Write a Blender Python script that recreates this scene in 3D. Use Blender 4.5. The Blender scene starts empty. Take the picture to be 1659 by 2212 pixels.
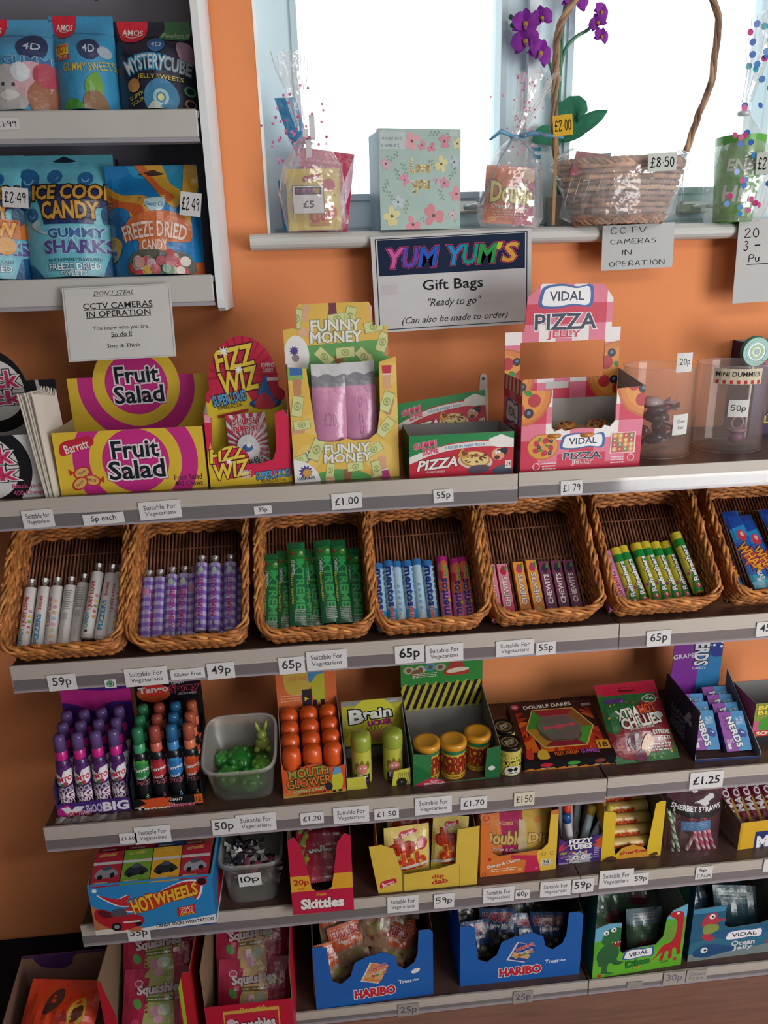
import bpy, math, random
from math import sin, cos, pi, radians, sqrt
from mathutils import Vector, Matrix, geometry, noise
C = bpy.context.scene.collection
sc = bpy.context.scene
random.seed(7)
# ---------------------------------------------------------------- camera
FPX, PITCH, YAW, ROLL = 1620.0, radians(18.1), radians(5.0), radians(1.62)
CAM = Vector((0, -1.5594, 1.6))
_f = Vector((sin(YAW)*cos(PITCH), cos(YAW)*cos(PITCH), -sin(PITCH)))
_r0 = Vector((cos(YAW), -sin(YAW), 0)); _d0 = _f.cross(_r0)
_r = _r0*cos(ROLL)+_d0*sin(ROLL); _d = -_r0*sin(ROLL)+_d0*cos(ROLL)
cd = bpy.data.cameras.new('camera'); cam = bpy.data.objects.new('camera', cd); C.objects.link(cam)
cam.matrix_world = Matrix.Translation(CAM) @ Matrix((_r, -_d, -_f)).transposed().to_4x4()
cd.sensor_fit = 'VERTICAL'; cd.sensor_height = 36; cd.lens = FPX*36/2212
cd.clip_start = .02; sc.camera = cam
sc.cycles.transparent_max_bounces = 24
# ---------------------------------------------------------------- light
sc.view_settings.view_transform = 'Standard'; sc.view_settings.look = 'None'
sc.view_settings.gamma = 1; sc.view_settings.use_curve_mapping = False
sc.view_settings.exposure = 0.0
w = bpy.data.worlds.new('daylight'); sc.world = w; w.use_nodes = True
nt = w.node_tree; N = nt.nodes; bg = N['Background']
tc = N.new('ShaderNodeTexCoord'); sx = N.new('ShaderNodeSeparateXYZ'); nt.links.new(tc.outputs['Generated'], sx.inputs[0])
mr = N.new('ShaderNodeMapRange'); mr.inputs['From Min'].default_value = -.2; mr.inputs['From Max'].default_value = .55
mr.inputs['To Min'].default_value = 0; mr.inputs['To Max'].default_value = 1
nt.links.new(sx.outputs['Y'], mr.inputs['Value'])
mx_ = N.new('ShaderNodeMapRange'); mx_.inputs['From Min'].default_value = -.7; mx_.inputs['From Max'].default_value = .7   # the shop is brighter to the right
mx_.inputs['To Min'].default_value = .06; mx_.inputs['To Max'].default_value = .42; nt.links.new(sx.outputs['X'], mx_.inputs['Value'])
mix_ = N.new('ShaderNodeMix'); nt.links.new(mr.outputs[0], mix_.inputs[0]); nt.links.new(mx_.outputs[0], mix_.inputs[2]); mix_.inputs[3].default_value = 2.3
nt.links.new(mix_.outputs[0], bg.inputs['Strength'])
bg.inputs['Color'].default_value = (.93, .985, 1, 1)
def area(name, loc, target, size, size_y, energy, col):
    l = bpy.data.lights.new(name, 'AREA'); l.shape = 'RECTANGLE'; l.size = size; l.size_y = size_y; l.energy = energy; l.color = col
    o = bpy.data.objects.new(name, l); C.objects.link(o); o.location = loc
    o.rotation_euler = (Vector(target)-Vector(loc)).to_track_quat('-Z', 'Y').to_euler(); return o
area('ceiling_light', (.9, -2.2, 2.66), (.6, -.3, .3), 1.6, .9, 26, (1, .95, .9))
area('right_fill_light', (1.9, -2.2, 1.15), (.3, 0, .6), 1.1, 1.4, 50, (1, .98, .97))  # added fill light from the front right, no shop window stands there
# ---------------------------------------------------------------- photograph pixel -> place (camera ray met with a plane)
def _ray(px, py): return _f*FPX + _r*(px-829.5) + _d*(py-1106)
def on(px, py, z):
    v = _ray(px, py); t = (z-CAM.z)/v.z; return CAM+v*t
def at(px, py, y):
    v = _ray(px, py); t = (y-CAM.y)/v.y; return CAM+v*t
# ---------------------------------------------------------------- materials
def lin(h):
    if isinstance(h, tuple): return h
    r = [int(h[i:i+2], 16)/255 for i in (0, 2, 4)]
    return tuple(c/12.92 if c <= .04045 else ((c+.055)/1.055)**2.4 for c in r)
MATS = {}
def mat(k):
    if k in MATS: return MATS[k]
    m = bpy.data.materials.new(k); m.use_nodes = True; t = m.node_tree; n = t.nodes; L = t.links
    b = n['Principled BSDF']; out = n['Material Output']
    a = n.new('ShaderNodeAttribute'); a.attribute_name = 'Col'
    def nz(scale, detail=2, vec=None):
        x = n.new('ShaderNodeTexNoise'); x.inputs['Scale'].default_value = scale; x.inputs['Detail'].default_value = detail
        c = n.new('ShaderNodeTexCoord'); L.new(c.outputs['Object'], x.inputs['Vector'])
        if vec:
            mp = n.new('ShaderNodeMapping'); mp.inputs['Scale'].default_value = vec
            L.new(c.outputs['Object'], mp.inputs[0]); L.new(mp.outputs[0], x.inputs['Vector'])
        return x
    def vary(x, lo, hi, src=None):
        r = n.new('ShaderNodeMapRange'); r.inputs['From Min'].default_value = .3; r.inputs['From Max'].default_value = .7
        r.inputs['To Min'].default_value = lo; r.inputs['To Max'].default_value = hi; L.new(x.outputs[0], r.inputs[0])
        v = n.new('ShaderNodeVectorMath'); v.operation = 'SCALE'; L.new(src or a.outputs['Color'], v.inputs[0]); L.new(r.outputs[0], v.inputs['Scale'])
        L.new(v.outputs[0], b.inputs['Base Color']); return v
    def bump(x, s, d=.002):
        u = n.new('ShaderNodeBump'); u.inputs['Strength'].default_value = s; u.inputs['Distance'].default_value = d
        L.new(x.outputs[0], u.inputs['Height']); return u
    R = b.inputs['Roughness']; sp = b.inputs['Specular IOR Level']
    if k == 'card': vary(nz(30), .95, 1.03); R.default_value = .45; sp.default_value = .35
    elif k == 'paper': vary(nz(12), .96, 1.02); R.default_value = .8; sp.default_value = .2
    elif k == 'plastic': L.new(a.outputs['Color'], b.inputs['Base Color']); R.default_value = .25
    elif k == 'rough': vary(nz(60), .85, 1.1); R.default_value = .85; sp.default_value = .15
    elif k == 'foil':
        vary(nz(18), .93, 1.05); R.default_value = .27; sp.default_value = .6
        u = bump(nz(28, 3), .5, .006); L.new(u.outputs[0], b.inputs['Normal'])
    elif k == 'wicker':
        vary(nz(40, 3), .55, 1.35); R.default_value = .5; sp.default_value = .3
    elif k == 'gummy':
        L.new(a.outputs['Color'], b.inputs['Base Color']); R.default_value = .15; b.inputs['Subsurface Weight'].default_value = .3
        b.inputs['Subsurface Radius'].default_value = (.01, .01, .01)
    elif k == 'metal': L.new(a.outputs['Color'], b.inputs['Base Color']); b.inputs['Metallic'].default_value = .8; R.default_value = .35
    elif k == 'gold': L.new(a.outputs['Color'], b.inputs['Base Color']); b.inputs['Metallic'].default_value = .9; R.default_value = .3
    elif k == 'wall':
        vary(nz(3, 3), .96, 1.04); R.default_value = .75; sp.default_value = .25
        u = bump(nz(220, 2), .25, .001); L.new(u.outputs[0], b.inputs['Normal'])
    elif k == 'paint':
        vary(nz(9, 3), .96, 1.03); R.default_value = .5
    elif k == 'laminate':
        x = nz(6, 4, (1, 14, 1)); vary(x, .78, 1.15); R.default_value = .45
    elif k == 'shelfboard':
        vary(nz(25, 3), .8, 1.15); R.default_value = .3
    elif k in ('clear', 'cello', 'film', 'tub'):
        tr = n.new('ShaderNodeBsdfTransparent'); g = n.new('ShaderNodeBsdfGlossy'); g.inputs['Roughness'].default_value = {'tub': .3, 'cello': .14}.get(k, .08)
        df = n.new('ShaderNodeBsdfDiffuse'); L.new(a.outputs['Color'], df.inputs[0])
        m1 = n.new('ShaderNodeMixShader'); m2 = n.new('ShaderNodeMixShader')
        fr = n.new('ShaderNodeLayerWeight'); fr.inputs[0].default_value = .5; pw_ = n.new('ShaderNodeMath'); pw_.operation = 'POWER'; pw_.inputs[1].default_value = 3.5; L.new(fr.outputs['Facing'], pw_.inputs[0])
        mm = n.new('ShaderNodeMath'); mm.operation = 'MULTIPLY_ADD'; mm.inputs[1].default_value = {'clear': .55, 'cello': .7, 'film': .5, 'tub': .3}[k]
        mm.inputs[2].default_value = {'clear': .03, 'cello': .11, 'film': .06, 'tub': .04}[k]; mm.use_clamp = True
        L.new(pw_.outputs[0], mm.inputs[0])
        m1.inputs[0].default_value = {'clear': .05, 'cello': .15, 'film': .10, 'tub': .13}[k]
        L.new(tr.outputs[0], m1.inputs[1]); L.new(df.outputs[0], m1.inputs[2])
        L.new(mm.outputs[0], m2.inputs[0]); L.new(m1.outputs[0], m2.inputs[1]); L.new(g.outputs[0], m2.inputs[2]); L.new(m2.outputs[0], out.inputs[0])
        if k in ('cello', 'film'):
            u = bump(nz(35 if k == 'cello' else 22, 2), .5, .01); L.new(u.outputs[0], g.inputs['Normal']); L.new(u.outputs[0], fr.inputs['Normal'])
    elif k == 'tint':      # coloured see-through plastic (caps, bottles, jelly)
        b.inputs['Roughness'].default_value = .15; L.new(a.outputs['Color'], b.inputs['Base Color'])
        tr = n.new('ShaderNodeBsdfTransparent'); L.new(a.outputs['Color'], tr.inputs[0])
        m1 = n.new('ShaderNodeMixShader'); m1.inputs[0].default_value = .55
        L.new(tr.outputs[0], m1.inputs[1]); L.new(b.outputs[0], m1.inputs[2]); L.new(m1.outputs[0], out.inputs[0])
    MATS[k] = m; return m
# ---------------------------------------------------------------- drawing on surfaces
_tc = {}
def glyphs(s, off, shear, res=2):
    k = (s, round(off, 3), shear, res)
    if k not in _tc:
        cu = bpy.data.curves.new('t', 'FONT'); cu.body = s; cu.size = 1; cu.offset = off; cu.shear = shear
        cu.resolution_u = res; cu.fill_mode = 'FRONT' if hasattr(cu, 'fill_mode') else None
        cu.dimensions = '2D'; cu.align_x = 'LEFT'
        ob = bpy.data.objects.new('t', cu); C.objects.link(ob)
        dg = bpy.context.evaluated_depsgraph_get(); me = ob.evaluated_get(dg).to_mesh()
        P = [[(me.vertices[i].co.x, me.vertices[i].co.y) for i in p.vertices] for p in me.polygons if p.area > 1e-7]
        ob.evaluated_get(dg).to_mesh_clear(); bpy.data.objects.remove(ob); bpy.data.curves.remove(cu)
        _tc[k] = P
    return _tc[k]
def bb(P):
    xs = [p[0] for q in P for p in q]; ys = [p[1] for q in P for p in q]; return min(xs), min(ys), max(xs), max(ys)
HF = {'C': ['3,5 1.5,6 0,4.5 0,1.5 1.5,0 3,1'], 'T': ['0,6 4,6', '2,6 2,0'], 'V': ['0,6 1.8,0 4,6'], 'A': ['0,0 1.8,6 3.6,0', '.6,2 3,2'],
 'M': ['0,0 .4,6 2,2.5 3.6,6 4,0'], 'E': ['3,6 0,6 0,0 3,0', '0,3 2.4,3'], 'R': ['0,0 0,6 2.6,6 3,4.5 2.4,3.2 0,3 3.2,0'],
 'S': ['3,5.2 1.6,6 .2,5 .6,3.6 2.6,2.6 3,1.2 1.6,0 0,.7'], 'I': ['1,6 1,0'], 'N': ['0,0 0,6 3.2,0 3.4,6'], 'O': ['1.8,6 .3,4.6 .2,1.6 1.6,0 3.1,1.3 3.3,4.4 1.8,6'],
 'P': ['0,0 0,6 2.6,5.8 3,4.3 2.2,3 0,2.8'], 'H': ['0,0 0,6', '3,0 3,6', '0,3 3,3'], '0': ['1.5,6 .3,4.6 .2,1.6 1.4,0 2.7,1.3 2.8,4.4 1.5,6'], '1': ['1,6 1,0'],
 '2': ['0,5 1.5,6 2.8,4.8 0,0 3.2,.1'], '3': ['0,5.5 1.5,6 2.8,4.8 1.2,3.3 2.9,1.8 1.5,0 0,.6'], '5': ['3,6 .6,6 .3,3.4 2,3.7 3,2 2,.1 0,.4'],
 '7': ['0,6 3.2,6 1.2,0'], '8': ['2.8,5 1.5,6 .3,4.8 2.8,1.6 1.5,0 .2,1.4 2.8,5'], '9': ['2.8,4.5 1.5,6 .2,4.6 1.4,3.2 2.8,4.5 2.4,0'],
 '4': ['2.4,0 2.4,6 0,2 3.4,2'], '£': ['3,5 2,6 1,5 1.2,1 0,0 3.4,.2', '0,3 2.4,3'], '.': ['.6,2.6 .9,2.6'], 'p': ['0,3.5 0,-2', '0,3 1.6,3.6 2.8,2 1.6,.2 0,.8'], '-': ['0,3 2.2,3'],
 'L': ['.8,7 .2,3 0,0 3,.6'], 'o': ['1.4,3.6 .1,2.4 .3,.5 1.6,0 2.7,1.4 2.4,3 1.4,3.6 3,3.2'], 'v': ['0,3.6 1.2,0 2.6,3.8'], 'e': ['.1,1.6 2.4,2.4 1.6,3.7 .2,2.6 .4,.4 1.8,0 3,.9'],
 'y': ['0,3.6 .4,1 2,.6 2.8,3.6 2.6,-1 1.2,-2.6 0,-1.6'], 'u': ['0,3.6 .3,.4 1.8,.2 2.6,3.6 2.6,.6 3.4,0'], 'D': ['0,0 0,6 2,5.6 3.2,3.4 2.4,.8 0,0'], 'a': ['2.6,3.3 1,3.6 0,1.6 1,0 2.6,1.4 2.6,3.4 3,0'], 'i': ['.5,3.6 .5,0'], 'd': ['2.6,2.6 1,3.4 0,1.6 1,0 2.6,1.2 2.6,6 2.8,0'], 'x': ['0,3.6 2.6,0', '2.6,3.6 0,0'], 's': ['2,3.4 .4,3.2 .4,2.2 2,1.4 1.6,.2 0,.4'], 'w': ['0,3.6 1,0 1.8,2.8 2.8,0 3.8,3.6'], 't': ['1,5.4 1,.2 2.2,.2', '0,3.6 2,3.6'], 'r': ['0,3.6 .2,0', '.2,2.4 1.2,3.6 2.2,3.4']}
def smooth_pts(P, closed=True, k=4):
    out = []; n = len(P)
    for i in range(n if closed else n-1):
        g = lambda j: Vector(P[j % n] if closed else P[max(0, min(n-1, j))])
        a, b, c, d = g(i-1), g(i), g(i+1), g(i+2)
        for s in range(k):
            t = s/k; out.append(tuple(.5*((2*b)+(c-a)*t+(2*a-5*b+4*c-d)*t*t+(3*b-a-3*c+d)*t**3)))
    if not closed: out.append(tuple(P[-1]))
    return out
def tess(pts):
    if len(pts) == 3: return [list(pts)]
    if len(pts) == 4:
        s = [((pts[(i+1) % 4][0]-pts[i][0])*(pts[(i+2) % 4][1]-pts[(i+1) % 4][1])-(pts[(i+1) % 4][1]-pts[i][1])*(pts[(i+2) % 4][0]-pts[(i+1) % 4][0])) for i in range(4)]
        if all(x > 0 for x in s): return [list(pts)]
        if all(x < 0 for x in s): return [list(pts)[::-1]]
    T = geometry.tessellate_polygon([[Vector((p[0], p[1], 0)) for p in pts]])
    return [[pts[i] for i in t] for t in T]
def ccw(p):
    a = sum(p[i][0]*p[(i+1) % len(p)][1]-p[(i+1) % len(p)][0]*p[i][1] for i in range(len(p)))
    return p if a > 0 else p[::-1]
def clip(P, Q):      # convex P by convex ccw Q
    for i in range(len(Q)):
        ax, ay = Q[i]; bx, by = Q[(i+1) % len(Q)]; o = []; n = len(P)
        if n < 3: return None
        d = [(bx-ax)*(p[1]-ay)-(by-ay)*(p[0]-ax) for p in P]
        for j in range(n):
            k = (j+1) % n
            if d[j] >= 0: o.append(P[j])
            if (d[j] >= 0) != (d[k] >= 0):
                t = d[j]/(d[j]-d[k]); o.append((P[j][0]+(P[k][0]-P[j][0])*t, P[j][1]+(P[k][1]-P[j][1])*t))
        P = o
    return P if len(P) > 2 else None
class Art:
    """records flat shapes in percent of a W x H face; drawn later onto that face"""
    def __init__(s, W, H): s.W = W; s.H = H; s.ops = []; s.m = 'card'
    def xy(s, p): return (p[0]*s.W/100, p[1]*s.H/100)
    def raw(s, polys, c, m=None): s.ops.append((polys, c, m)); return s
    def poly(s, pts, c, m=None): return s.raw(tess([s.xy(p) for p in pts]), c, m)
    def blob(s, pts, c, m=None): return s.raw(tess([s.xy(p) for p in smooth_pts(pts)]), c, m)
    def rect(s, x0, y0, x1, y1, c, m=None): return s.poly([(x0, y0), (x1, y0), (x1, y1), (x0, y1)], c, m)
    def ell(s, x, y, rx, c, ry=None, rot=0, m=None, n=24):      # rx, ry in percent of width unless ry given in percent of width too
        ry = rx if ry is None else ry; X, Y = s.xy((x, y)); a = rx*s.W/100; b = ry*s.W/100; r = radians(rot)
        P = [(X+a*cos(t)*cos(r)-b*sin(t)*sin(r), Y+a*cos(t)*sin(r)+b*sin(t)*cos(r)) for t in [2*pi*i/n for i in range(n)]]
        return s.raw([P], c, m)
    def ring(s, x, y, r0, r1, c, k=1.0, a0=0, a1=360, n=40):
        X, Y = s.xy((x, y)); q = s.W/100; P = []
        for i in range(n):
            t, u = radians(a0+(a1-a0)*i/n), radians(a0+(a1-a0)*(i+1)/n)
            P.append([(X+r0*q*cos(t), Y+r0*q*k*sin(t)), (X+r1*q*cos(t), Y+r1*q*k*sin(t)), (X+r1*q*cos(u), Y+r1*q*k*sin(u)), (X+r0*q*cos(u), Y+r0*q*k*sin(u))])
        return s.raw(P, c)
    def star(s, x, y, r0, r1, n, c, rot=0, k=1):
        X, Y = s.xy((x, y)); q = s.W/100; V = [(X+(r1 if i % 2 else r0)*q*cos(pi*i/n+radians(rot)), Y+k*(r1 if i % 2 else r0)*q*sin(pi*i/n+radians(rot))) for i in range(2*n)]
        return s.raw([[(X, Y), V[i], V[(i+1) % (2*n)]] for i in range(2*n)], c)
    def text(s, t, x, y, w, h, c, bold=.02, shear=0, rot=0, out=(), arc=0, m=None, res=2, keep=False):
        X, Y = s.xy((x, y)); v = 45 < abs(rot) < 135
        pw, ph = (w*s.H/100, h*s.W/100) if v else (w*s.W/100, h*s.H/100)
        base = glyphs(t, 0, shear, res)
        if not base: return s
        b = bb(base); kx, ky = pw/(b[2]-b[0]), ph/max(1e-3, b[3]-b[1]); r = radians(rot)
        if keep: kx = ky = min(kx, ky)
        mx, my = (b[0]+b[2])/2, (b[1]+b[3])/2
        def T(p):
            a, d = (p[0]-mx)*kx, (p[1]-my)*ky
            if arc:
                R = pw/radians(arc); th = a/R; a, d = (R+d)*sin(th), (R+d)*cos(th)-R
            return (X+a*cos(r)-d*sin(r), Y+a*sin(r)+d*cos(r))
        ob = bold; bold = bold*.45; out = [(bold+max(.012, (o-ob)*.75), cc) for o, cc in out]
        for o, cc in list(out)+[(bold, c)]:
            s.raw([[T(p) for p in q] for q in glyphs(t, o, shear, res)], cc, m if cc == c else None)
        return s
    def hand(s, t, x, y, w, h, c, th=.7, rot=0, m=None, jit=.15, sp=1.3):
        P = []; cur = 0; rnd = random.Random(t)
        for ch in t:
            if ch == ' ': cur += 2.4; continue
            G = HF.get(ch) or HF['o']; mxx = 0
            for st in G:
                pts = [(float(a.split(',')[0])+cur+rnd.uniform(-jit, jit), float(a.split(',')[1])+rnd.uniform(-jit, jit)) for a in st.split()]
                if len(pts) > 2: pts = smooth_pts(pts, False, 3)
                mxx = max(mxx, max(p[0] for p in pts)-cur)
                for i in range(len(pts)-1):
                    (ax, ay), (bx, by) = pts[i], pts[i+1]; L = sqrt((bx-ax)**2+(by-ay)**2) or 1; nx, ny = -(by-ay)/L*th/2, (bx-ax)/L*th/2; ex, ey = (bx-ax)/L*th*.25, (by-ay)/L*th*.25
                    P.append([(ax+nx-ex, ay+ny-ey), (ax-nx-ex, ay-ny-ey), (bx-nx+ex, by-ny+ey), (bx+nx+ex, by+ny+ey)])
            cur += mxx+sp
        b = bb(P); X, Y = s.xy((x, y)); v = 45 < abs(rot) < 135
        pw, ph = (w*s.H/100, h*s.W/100) if v else (w*s.W/100, h*s.H/100); r = radians(rot)
        kx, ky = pw/(b[2]-b[0]), ph/(b[3]-b[1])
        def T(p):
            a, d = (p[0]-(b[0]+b[2])/2)*kx, (p[1]-(b[1]+b[3])/2)*ky; return (X+a*cos(r)-d*sin(r), Y+a*sin(r)+d*cos(r))
        return s.raw([[T(p) for p in q] for q in P], c, m)
    def lines(s, x0, y0, x1, y1, n, c, k=.45, seed=1):           # small print
        rnd = random.Random(seed); P = []
        for i in range(n):
            yy = y1-(i+.5)*(y1-y0)/n; hh = (y1-y0)/n*k/2; x = x0
            while x < x1-2:
                l = min(x1-x, rnd.uniform(4, 10)*(x1-x0)/60); P.append([s.xy(q) for q in ((x, yy-hh), (x+l, yy-hh), (x+l, yy+hh), (x, yy+hh))]); x += l+(x1-x0)*.03
        return s.raw(P, c)
EPS = .00012
# ---------------------------------------------------------------- mesh builder
class MB:
    def __init__(s): s.v = []; s.f = []; s.c = []; s.m = []; s.s = []; s.mats = []
    def mi(s, k):
        if k not in s.mats: s.mats.append(k)
        return s.mats.index(k)
    def add(s, V, F, col, m='card', smooth=False):
        o = len(s.v); s.v += [tuple(v) for v in V]; mi = s.mi(m)
        multi = isinstance(col, list); k_ = 1 if m in ('wall', 'paint', 'laminate', 'shelfboard', 'clear', 'cello', 'film', 'tub', 'metal', 'wicker') else .74
        for i, f in enumerate(F):
            s.f.append([o+j for j in f]); s.c.append(tuple(x*k_ for x in lin(col[i] if multi else col))); s.m.append(mi); s.s.append(smooth)
        return s
    def poly(s, P, col, m='card'): return s.add(P, [list(range(len(P)))], col, m)
    def box(s, a, b, col, m='card', inner=None):
        x0, y0, z0 = a; x1, y1, z1 = b
        V = [(x0, y0, z0), (x1, y0, z0), (x1, y1, z0), (x0, y1, z0), (x0, y0, z1), (x1, y0, z1), (x1, y1, z1), (x0, y1, z1)]
        return s.add(V, [[3, 2, 1, 0], [4, 5, 6, 7], [0, 1, 5, 4], [1, 2, 6, 5], [2, 3, 7, 6], [3, 0, 4, 7]], col, m)
    def bbox(s, a, b, r, col, m='card'):      # box with chamfered edges
        (x0, y0, z0), (x1, y1, z1) = a, b; P = []
        def ringz(z, i): return [(x0+r+i, y0+i, z), (x1-r-i, y0+i, z), (x1-i, y0+r+i, z), (x1-i, y1-r-i, z), (x1-r-i, y1-i, z), (x0+r+i, y1-i, z), (x0+i, y1-r-i, z), (x0+i, y0+r+i, z)]
        V = ringz(z0, r)+ringz(z0+r, 0)+ringz(z1-r, 0)+ringz(z1, r); F = [list(range(7, -1, -1)), list(range(24, 32))]
        for k in range(3):
            for i in range(8): j = (i+1) % 8; F.append([k*8+i, k*8+j, k*8+8+j, k*8+8+i])
        return s.add(V, F, col, m)
    def sheet(s, cells, fn, col, m='card', art=None, smooth=False, flip=False):
        cells = [ccw(list(c)) for c in cells]; idx = {}; V = []; F = []
        def vid(p):
            k = (round(p[0], 6), round(p[1], 6))
            if k not in idx: idx[k] = len(V); V.append(fn(p[0], p[1], 0))
            return idx[k]
        for c in cells:
            f = [vid(p) for p in c]; F.append(f[::-1] if flip else f)
        s.add(V, F, col, m, smooth)
        if art:
            B = [(min(p[0] for p in c), min(p[1] for p in c), max(p[0] for p in c), max(p[1] for p in c)) for c in cells]
            LV = []
            for li, (polys, cc, mm) in enumerate(art.ops):
                if not polys: continue
                b = bb(polys); lv = 1+max([l for q, l in LV if not (q[0] > b[2] or q[2] < b[0] or q[1] > b[3] or q[3] < b[1])] or [0]); LV.append((b, lv))
                V = []; F = []; e = (.0004+.00022*lv) if smooth else .0001*lv
                for P in polys:
                    P = ccw(list(P)); a, b, c2, d = min(p[0] for p in P), min(p[1] for p in P), max(p[0] for p in P), max(p[1] for p in P)
                    for q, bx in zip(cells, B):
                        if a > bx[2] or c2 < bx[0] or b > bx[3] or d < bx[1]: continue
                        R = P if (len(q) == 4 and a >= bx[0] and c2 <= bx[2] and b >= bx[1] and d <= bx[3] and len(cells) == 1) else clip(P, q)
                        if R and len(R) > 2:
                            o = len(V); V += [fn(p[0], p[1], e) for p in R]; f = list(range(o, o+len(R))); F.append(f[::-1] if flip else f)
                if F: s.add(V, F, cc, mm or m, smooth)
        return s
    def panel(s, pts, o=(0, 0, 0), U=(1, 0, 0), V=(0, 0, 1), th=.0012, cf='ffffff', cb=None, art=None, m='card', bart=None):
        o, U, V = Vector(o), Vector(U), Vector(V); Nn = U.cross(V).normalized(); pts = ccw([tuple(p) for p in pts])
        cells = tess(pts) if len(pts) != 4 else [pts]
        s.sheet(cells, lambda u, v, n: o+U*u+V*v+Nn*n, cf, m, art)
        s.sheet(cells, lambda u, v, n: o+U*u+V*v-Nn*(th+n), cb or cf, m, bart, flip=True)
        n = len(pts); A = [o+U*p[0]+V*p[1] for p in pts]; B = [a-Nn*th for a in A]
        s.add(A+B, [[i, n+i, n+(i+1) % n, (i+1) % n] for i in range(n)], cb or cf, m)
        return s
    def tube(s, P, r, col, n=6, m='plastic', cap=True, closed=False):
        P = [Vector(p) for p in P]; N_ = len(P); rr = r if isinstance(r, (list, tuple)) else [r]*N_
        V = []; up = None; F = []
        for i in range(N_):
            t = (P[(i+1) % N_]-P[i-1]) if closed else (P[min(i+1, N_-1)]-P[max(i-1, 0)])
            t = t.normalized() if t.length > 1e-9 else Vector((0, 0, 1))
            if up is None: up = t.orthogonal().normalized()
            up = (up-t*up.dot(t)); up = up.normalized() if up.length > 1e-6 else t.orthogonal().normalized(); sd = t.cross(up)
            for k in range(n): V.append(P[i]+(up*cos(2*pi*k/n)+sd*sin(2*pi*k/n))*rr[i])
        for i in range(N_ if closed else N_-1):
            j = (i+1) % N_
            for k in range(n): F.append([i*n+k, i*n+(k+1) % n, j*n+(k+1) % n, j*n+k])
        if cap and not closed: F += [list(range(n))[::-1], list(range((N_-1)*n, N_*n))]
        return s.add(V, F, col, m, True)
    def lathe(s, prof, col, n=20, o=(0, 0, 0), m='plastic', ax='z', sq=0, smooth=True):
        V = []; F = []; cs = []; o = Vector(o)
        for r, z in prof:
            for k in range(n):
                a = 2*pi*k/n; x, y = r*cos(a), r*sin(a)
                if sq: e = (abs(cos(a))**sq+abs(sin(a))**sq)**(-1/sq); x *= e; y *= e
                V.append(o+(Vector((x, y, z)) if ax == 'z' else Vector((x, -z, y))))
        for i in range(len(prof)-1):
            for k in range(n): F.append([i*n+k, i*n+(k+1) % n, (i+1)*n+(k+1) % n, (i+1)*n+k]); cs.append(col[i] if isinstance(col, list) else col)
        F += [list(range(n))[::-1], list(range((len(prof)-1)*n, len(prof)*n))]; cs += [cs[0], cs[-1]]
        if prof[0][0] < 1e-6: F.pop(-2); cs.pop(-2)
        return s.add(V, F, cs, m, smooth)
    def ball(s, o, r, col, m='gummy', n=10, q=(1, 1, 1)):
        V = []; F = []; k = n//2
        for i in range(k+1):
            for j in range(n):
                a, b = pi*i/k, 2*pi*j/n; V.append((o[0]+r*q[0]*sin(a)*cos(b), o[1]+r*q[1]*sin(a)*sin(b), o[2]+r*q[2]*cos(a)))
        for i in range(k):
            for j in range(n): F.append([i*n+j, (i+1)*n+j, (i+1)*n+(j+1) % n, i*n+(j+1) % n])
        return s.add(V, F, col, m, True)
    def xf(s, M, start=0):
        for i in range(start, len(s.v)): s.v[i] = tuple(M @ Vector(s.v[i]))
        return s
    def build(s, name, parent=None, label=None):
        me = bpy.data.meshes.new(name); me.from_pydata(s.v, [], s.f)
        for k in s.mats: me.materials.append(mat(k))
        me.polygons.foreach_set('material_index', s.m); me.polygons.foreach_set('use_smooth', s.s)
        ca = me.color_attributes.new('Col', 'FLOAT_COLOR', 'CORNER'); buf = []
        for p, c in zip(me.polygons, s.c): buf += [c[0], c[1], c[2], 1.0]*p.loop_total
        ca.data.foreach_set('color', buf); me.update()
        o = bpy.data.objects.new(name, me); C.objects.link(o)
        if parent: o.parent = parent
        if label: o['label'] = label
        return o
def grid(W, H, nu, nv, u0=0, v0=0):
    return [[(u0+W*i/nu, v0+H*j/nv), (u0+W*(i+1)/nu, v0+H*j/nv), (u0+W*(i+1)/nu, v0+H*(j+1)/nv), (u0+W*i/nu, v0+H*(j+1)/nv)] for j in range(nv) for i in range(nu)]
def tag(o, label, cat, group=None, kind=None):
    o['label'] = label; o['category'] = cat
    if group: o['group'] = group
    if kind: o['kind'] = kind
    return o
def thing(name, label, cat, loc, rz=0, rx=0, ry=0, group=None, M=None):
    o = bpy.data.objects.new(name, None); C.objects.link(o); o.empty_display_size = .02
    if M is not None: o.matrix_world = M
    else: o.location = loc; o.rotation_euler = (rx, ry, rz)
    return tag(o, label, cat, group)
def copy_tree(o, parent=None):
    c = o.copy(); C.objects.link(c)
    if parent: c.parent = parent
    for ch in list(o.children): copy_tree(ch, c)
    return c
def struct(name, mb, lab=None):
    o = mb.build(name); o['kind'] = 'structure'
    if lab: o['label'] = lab
    return o
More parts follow.
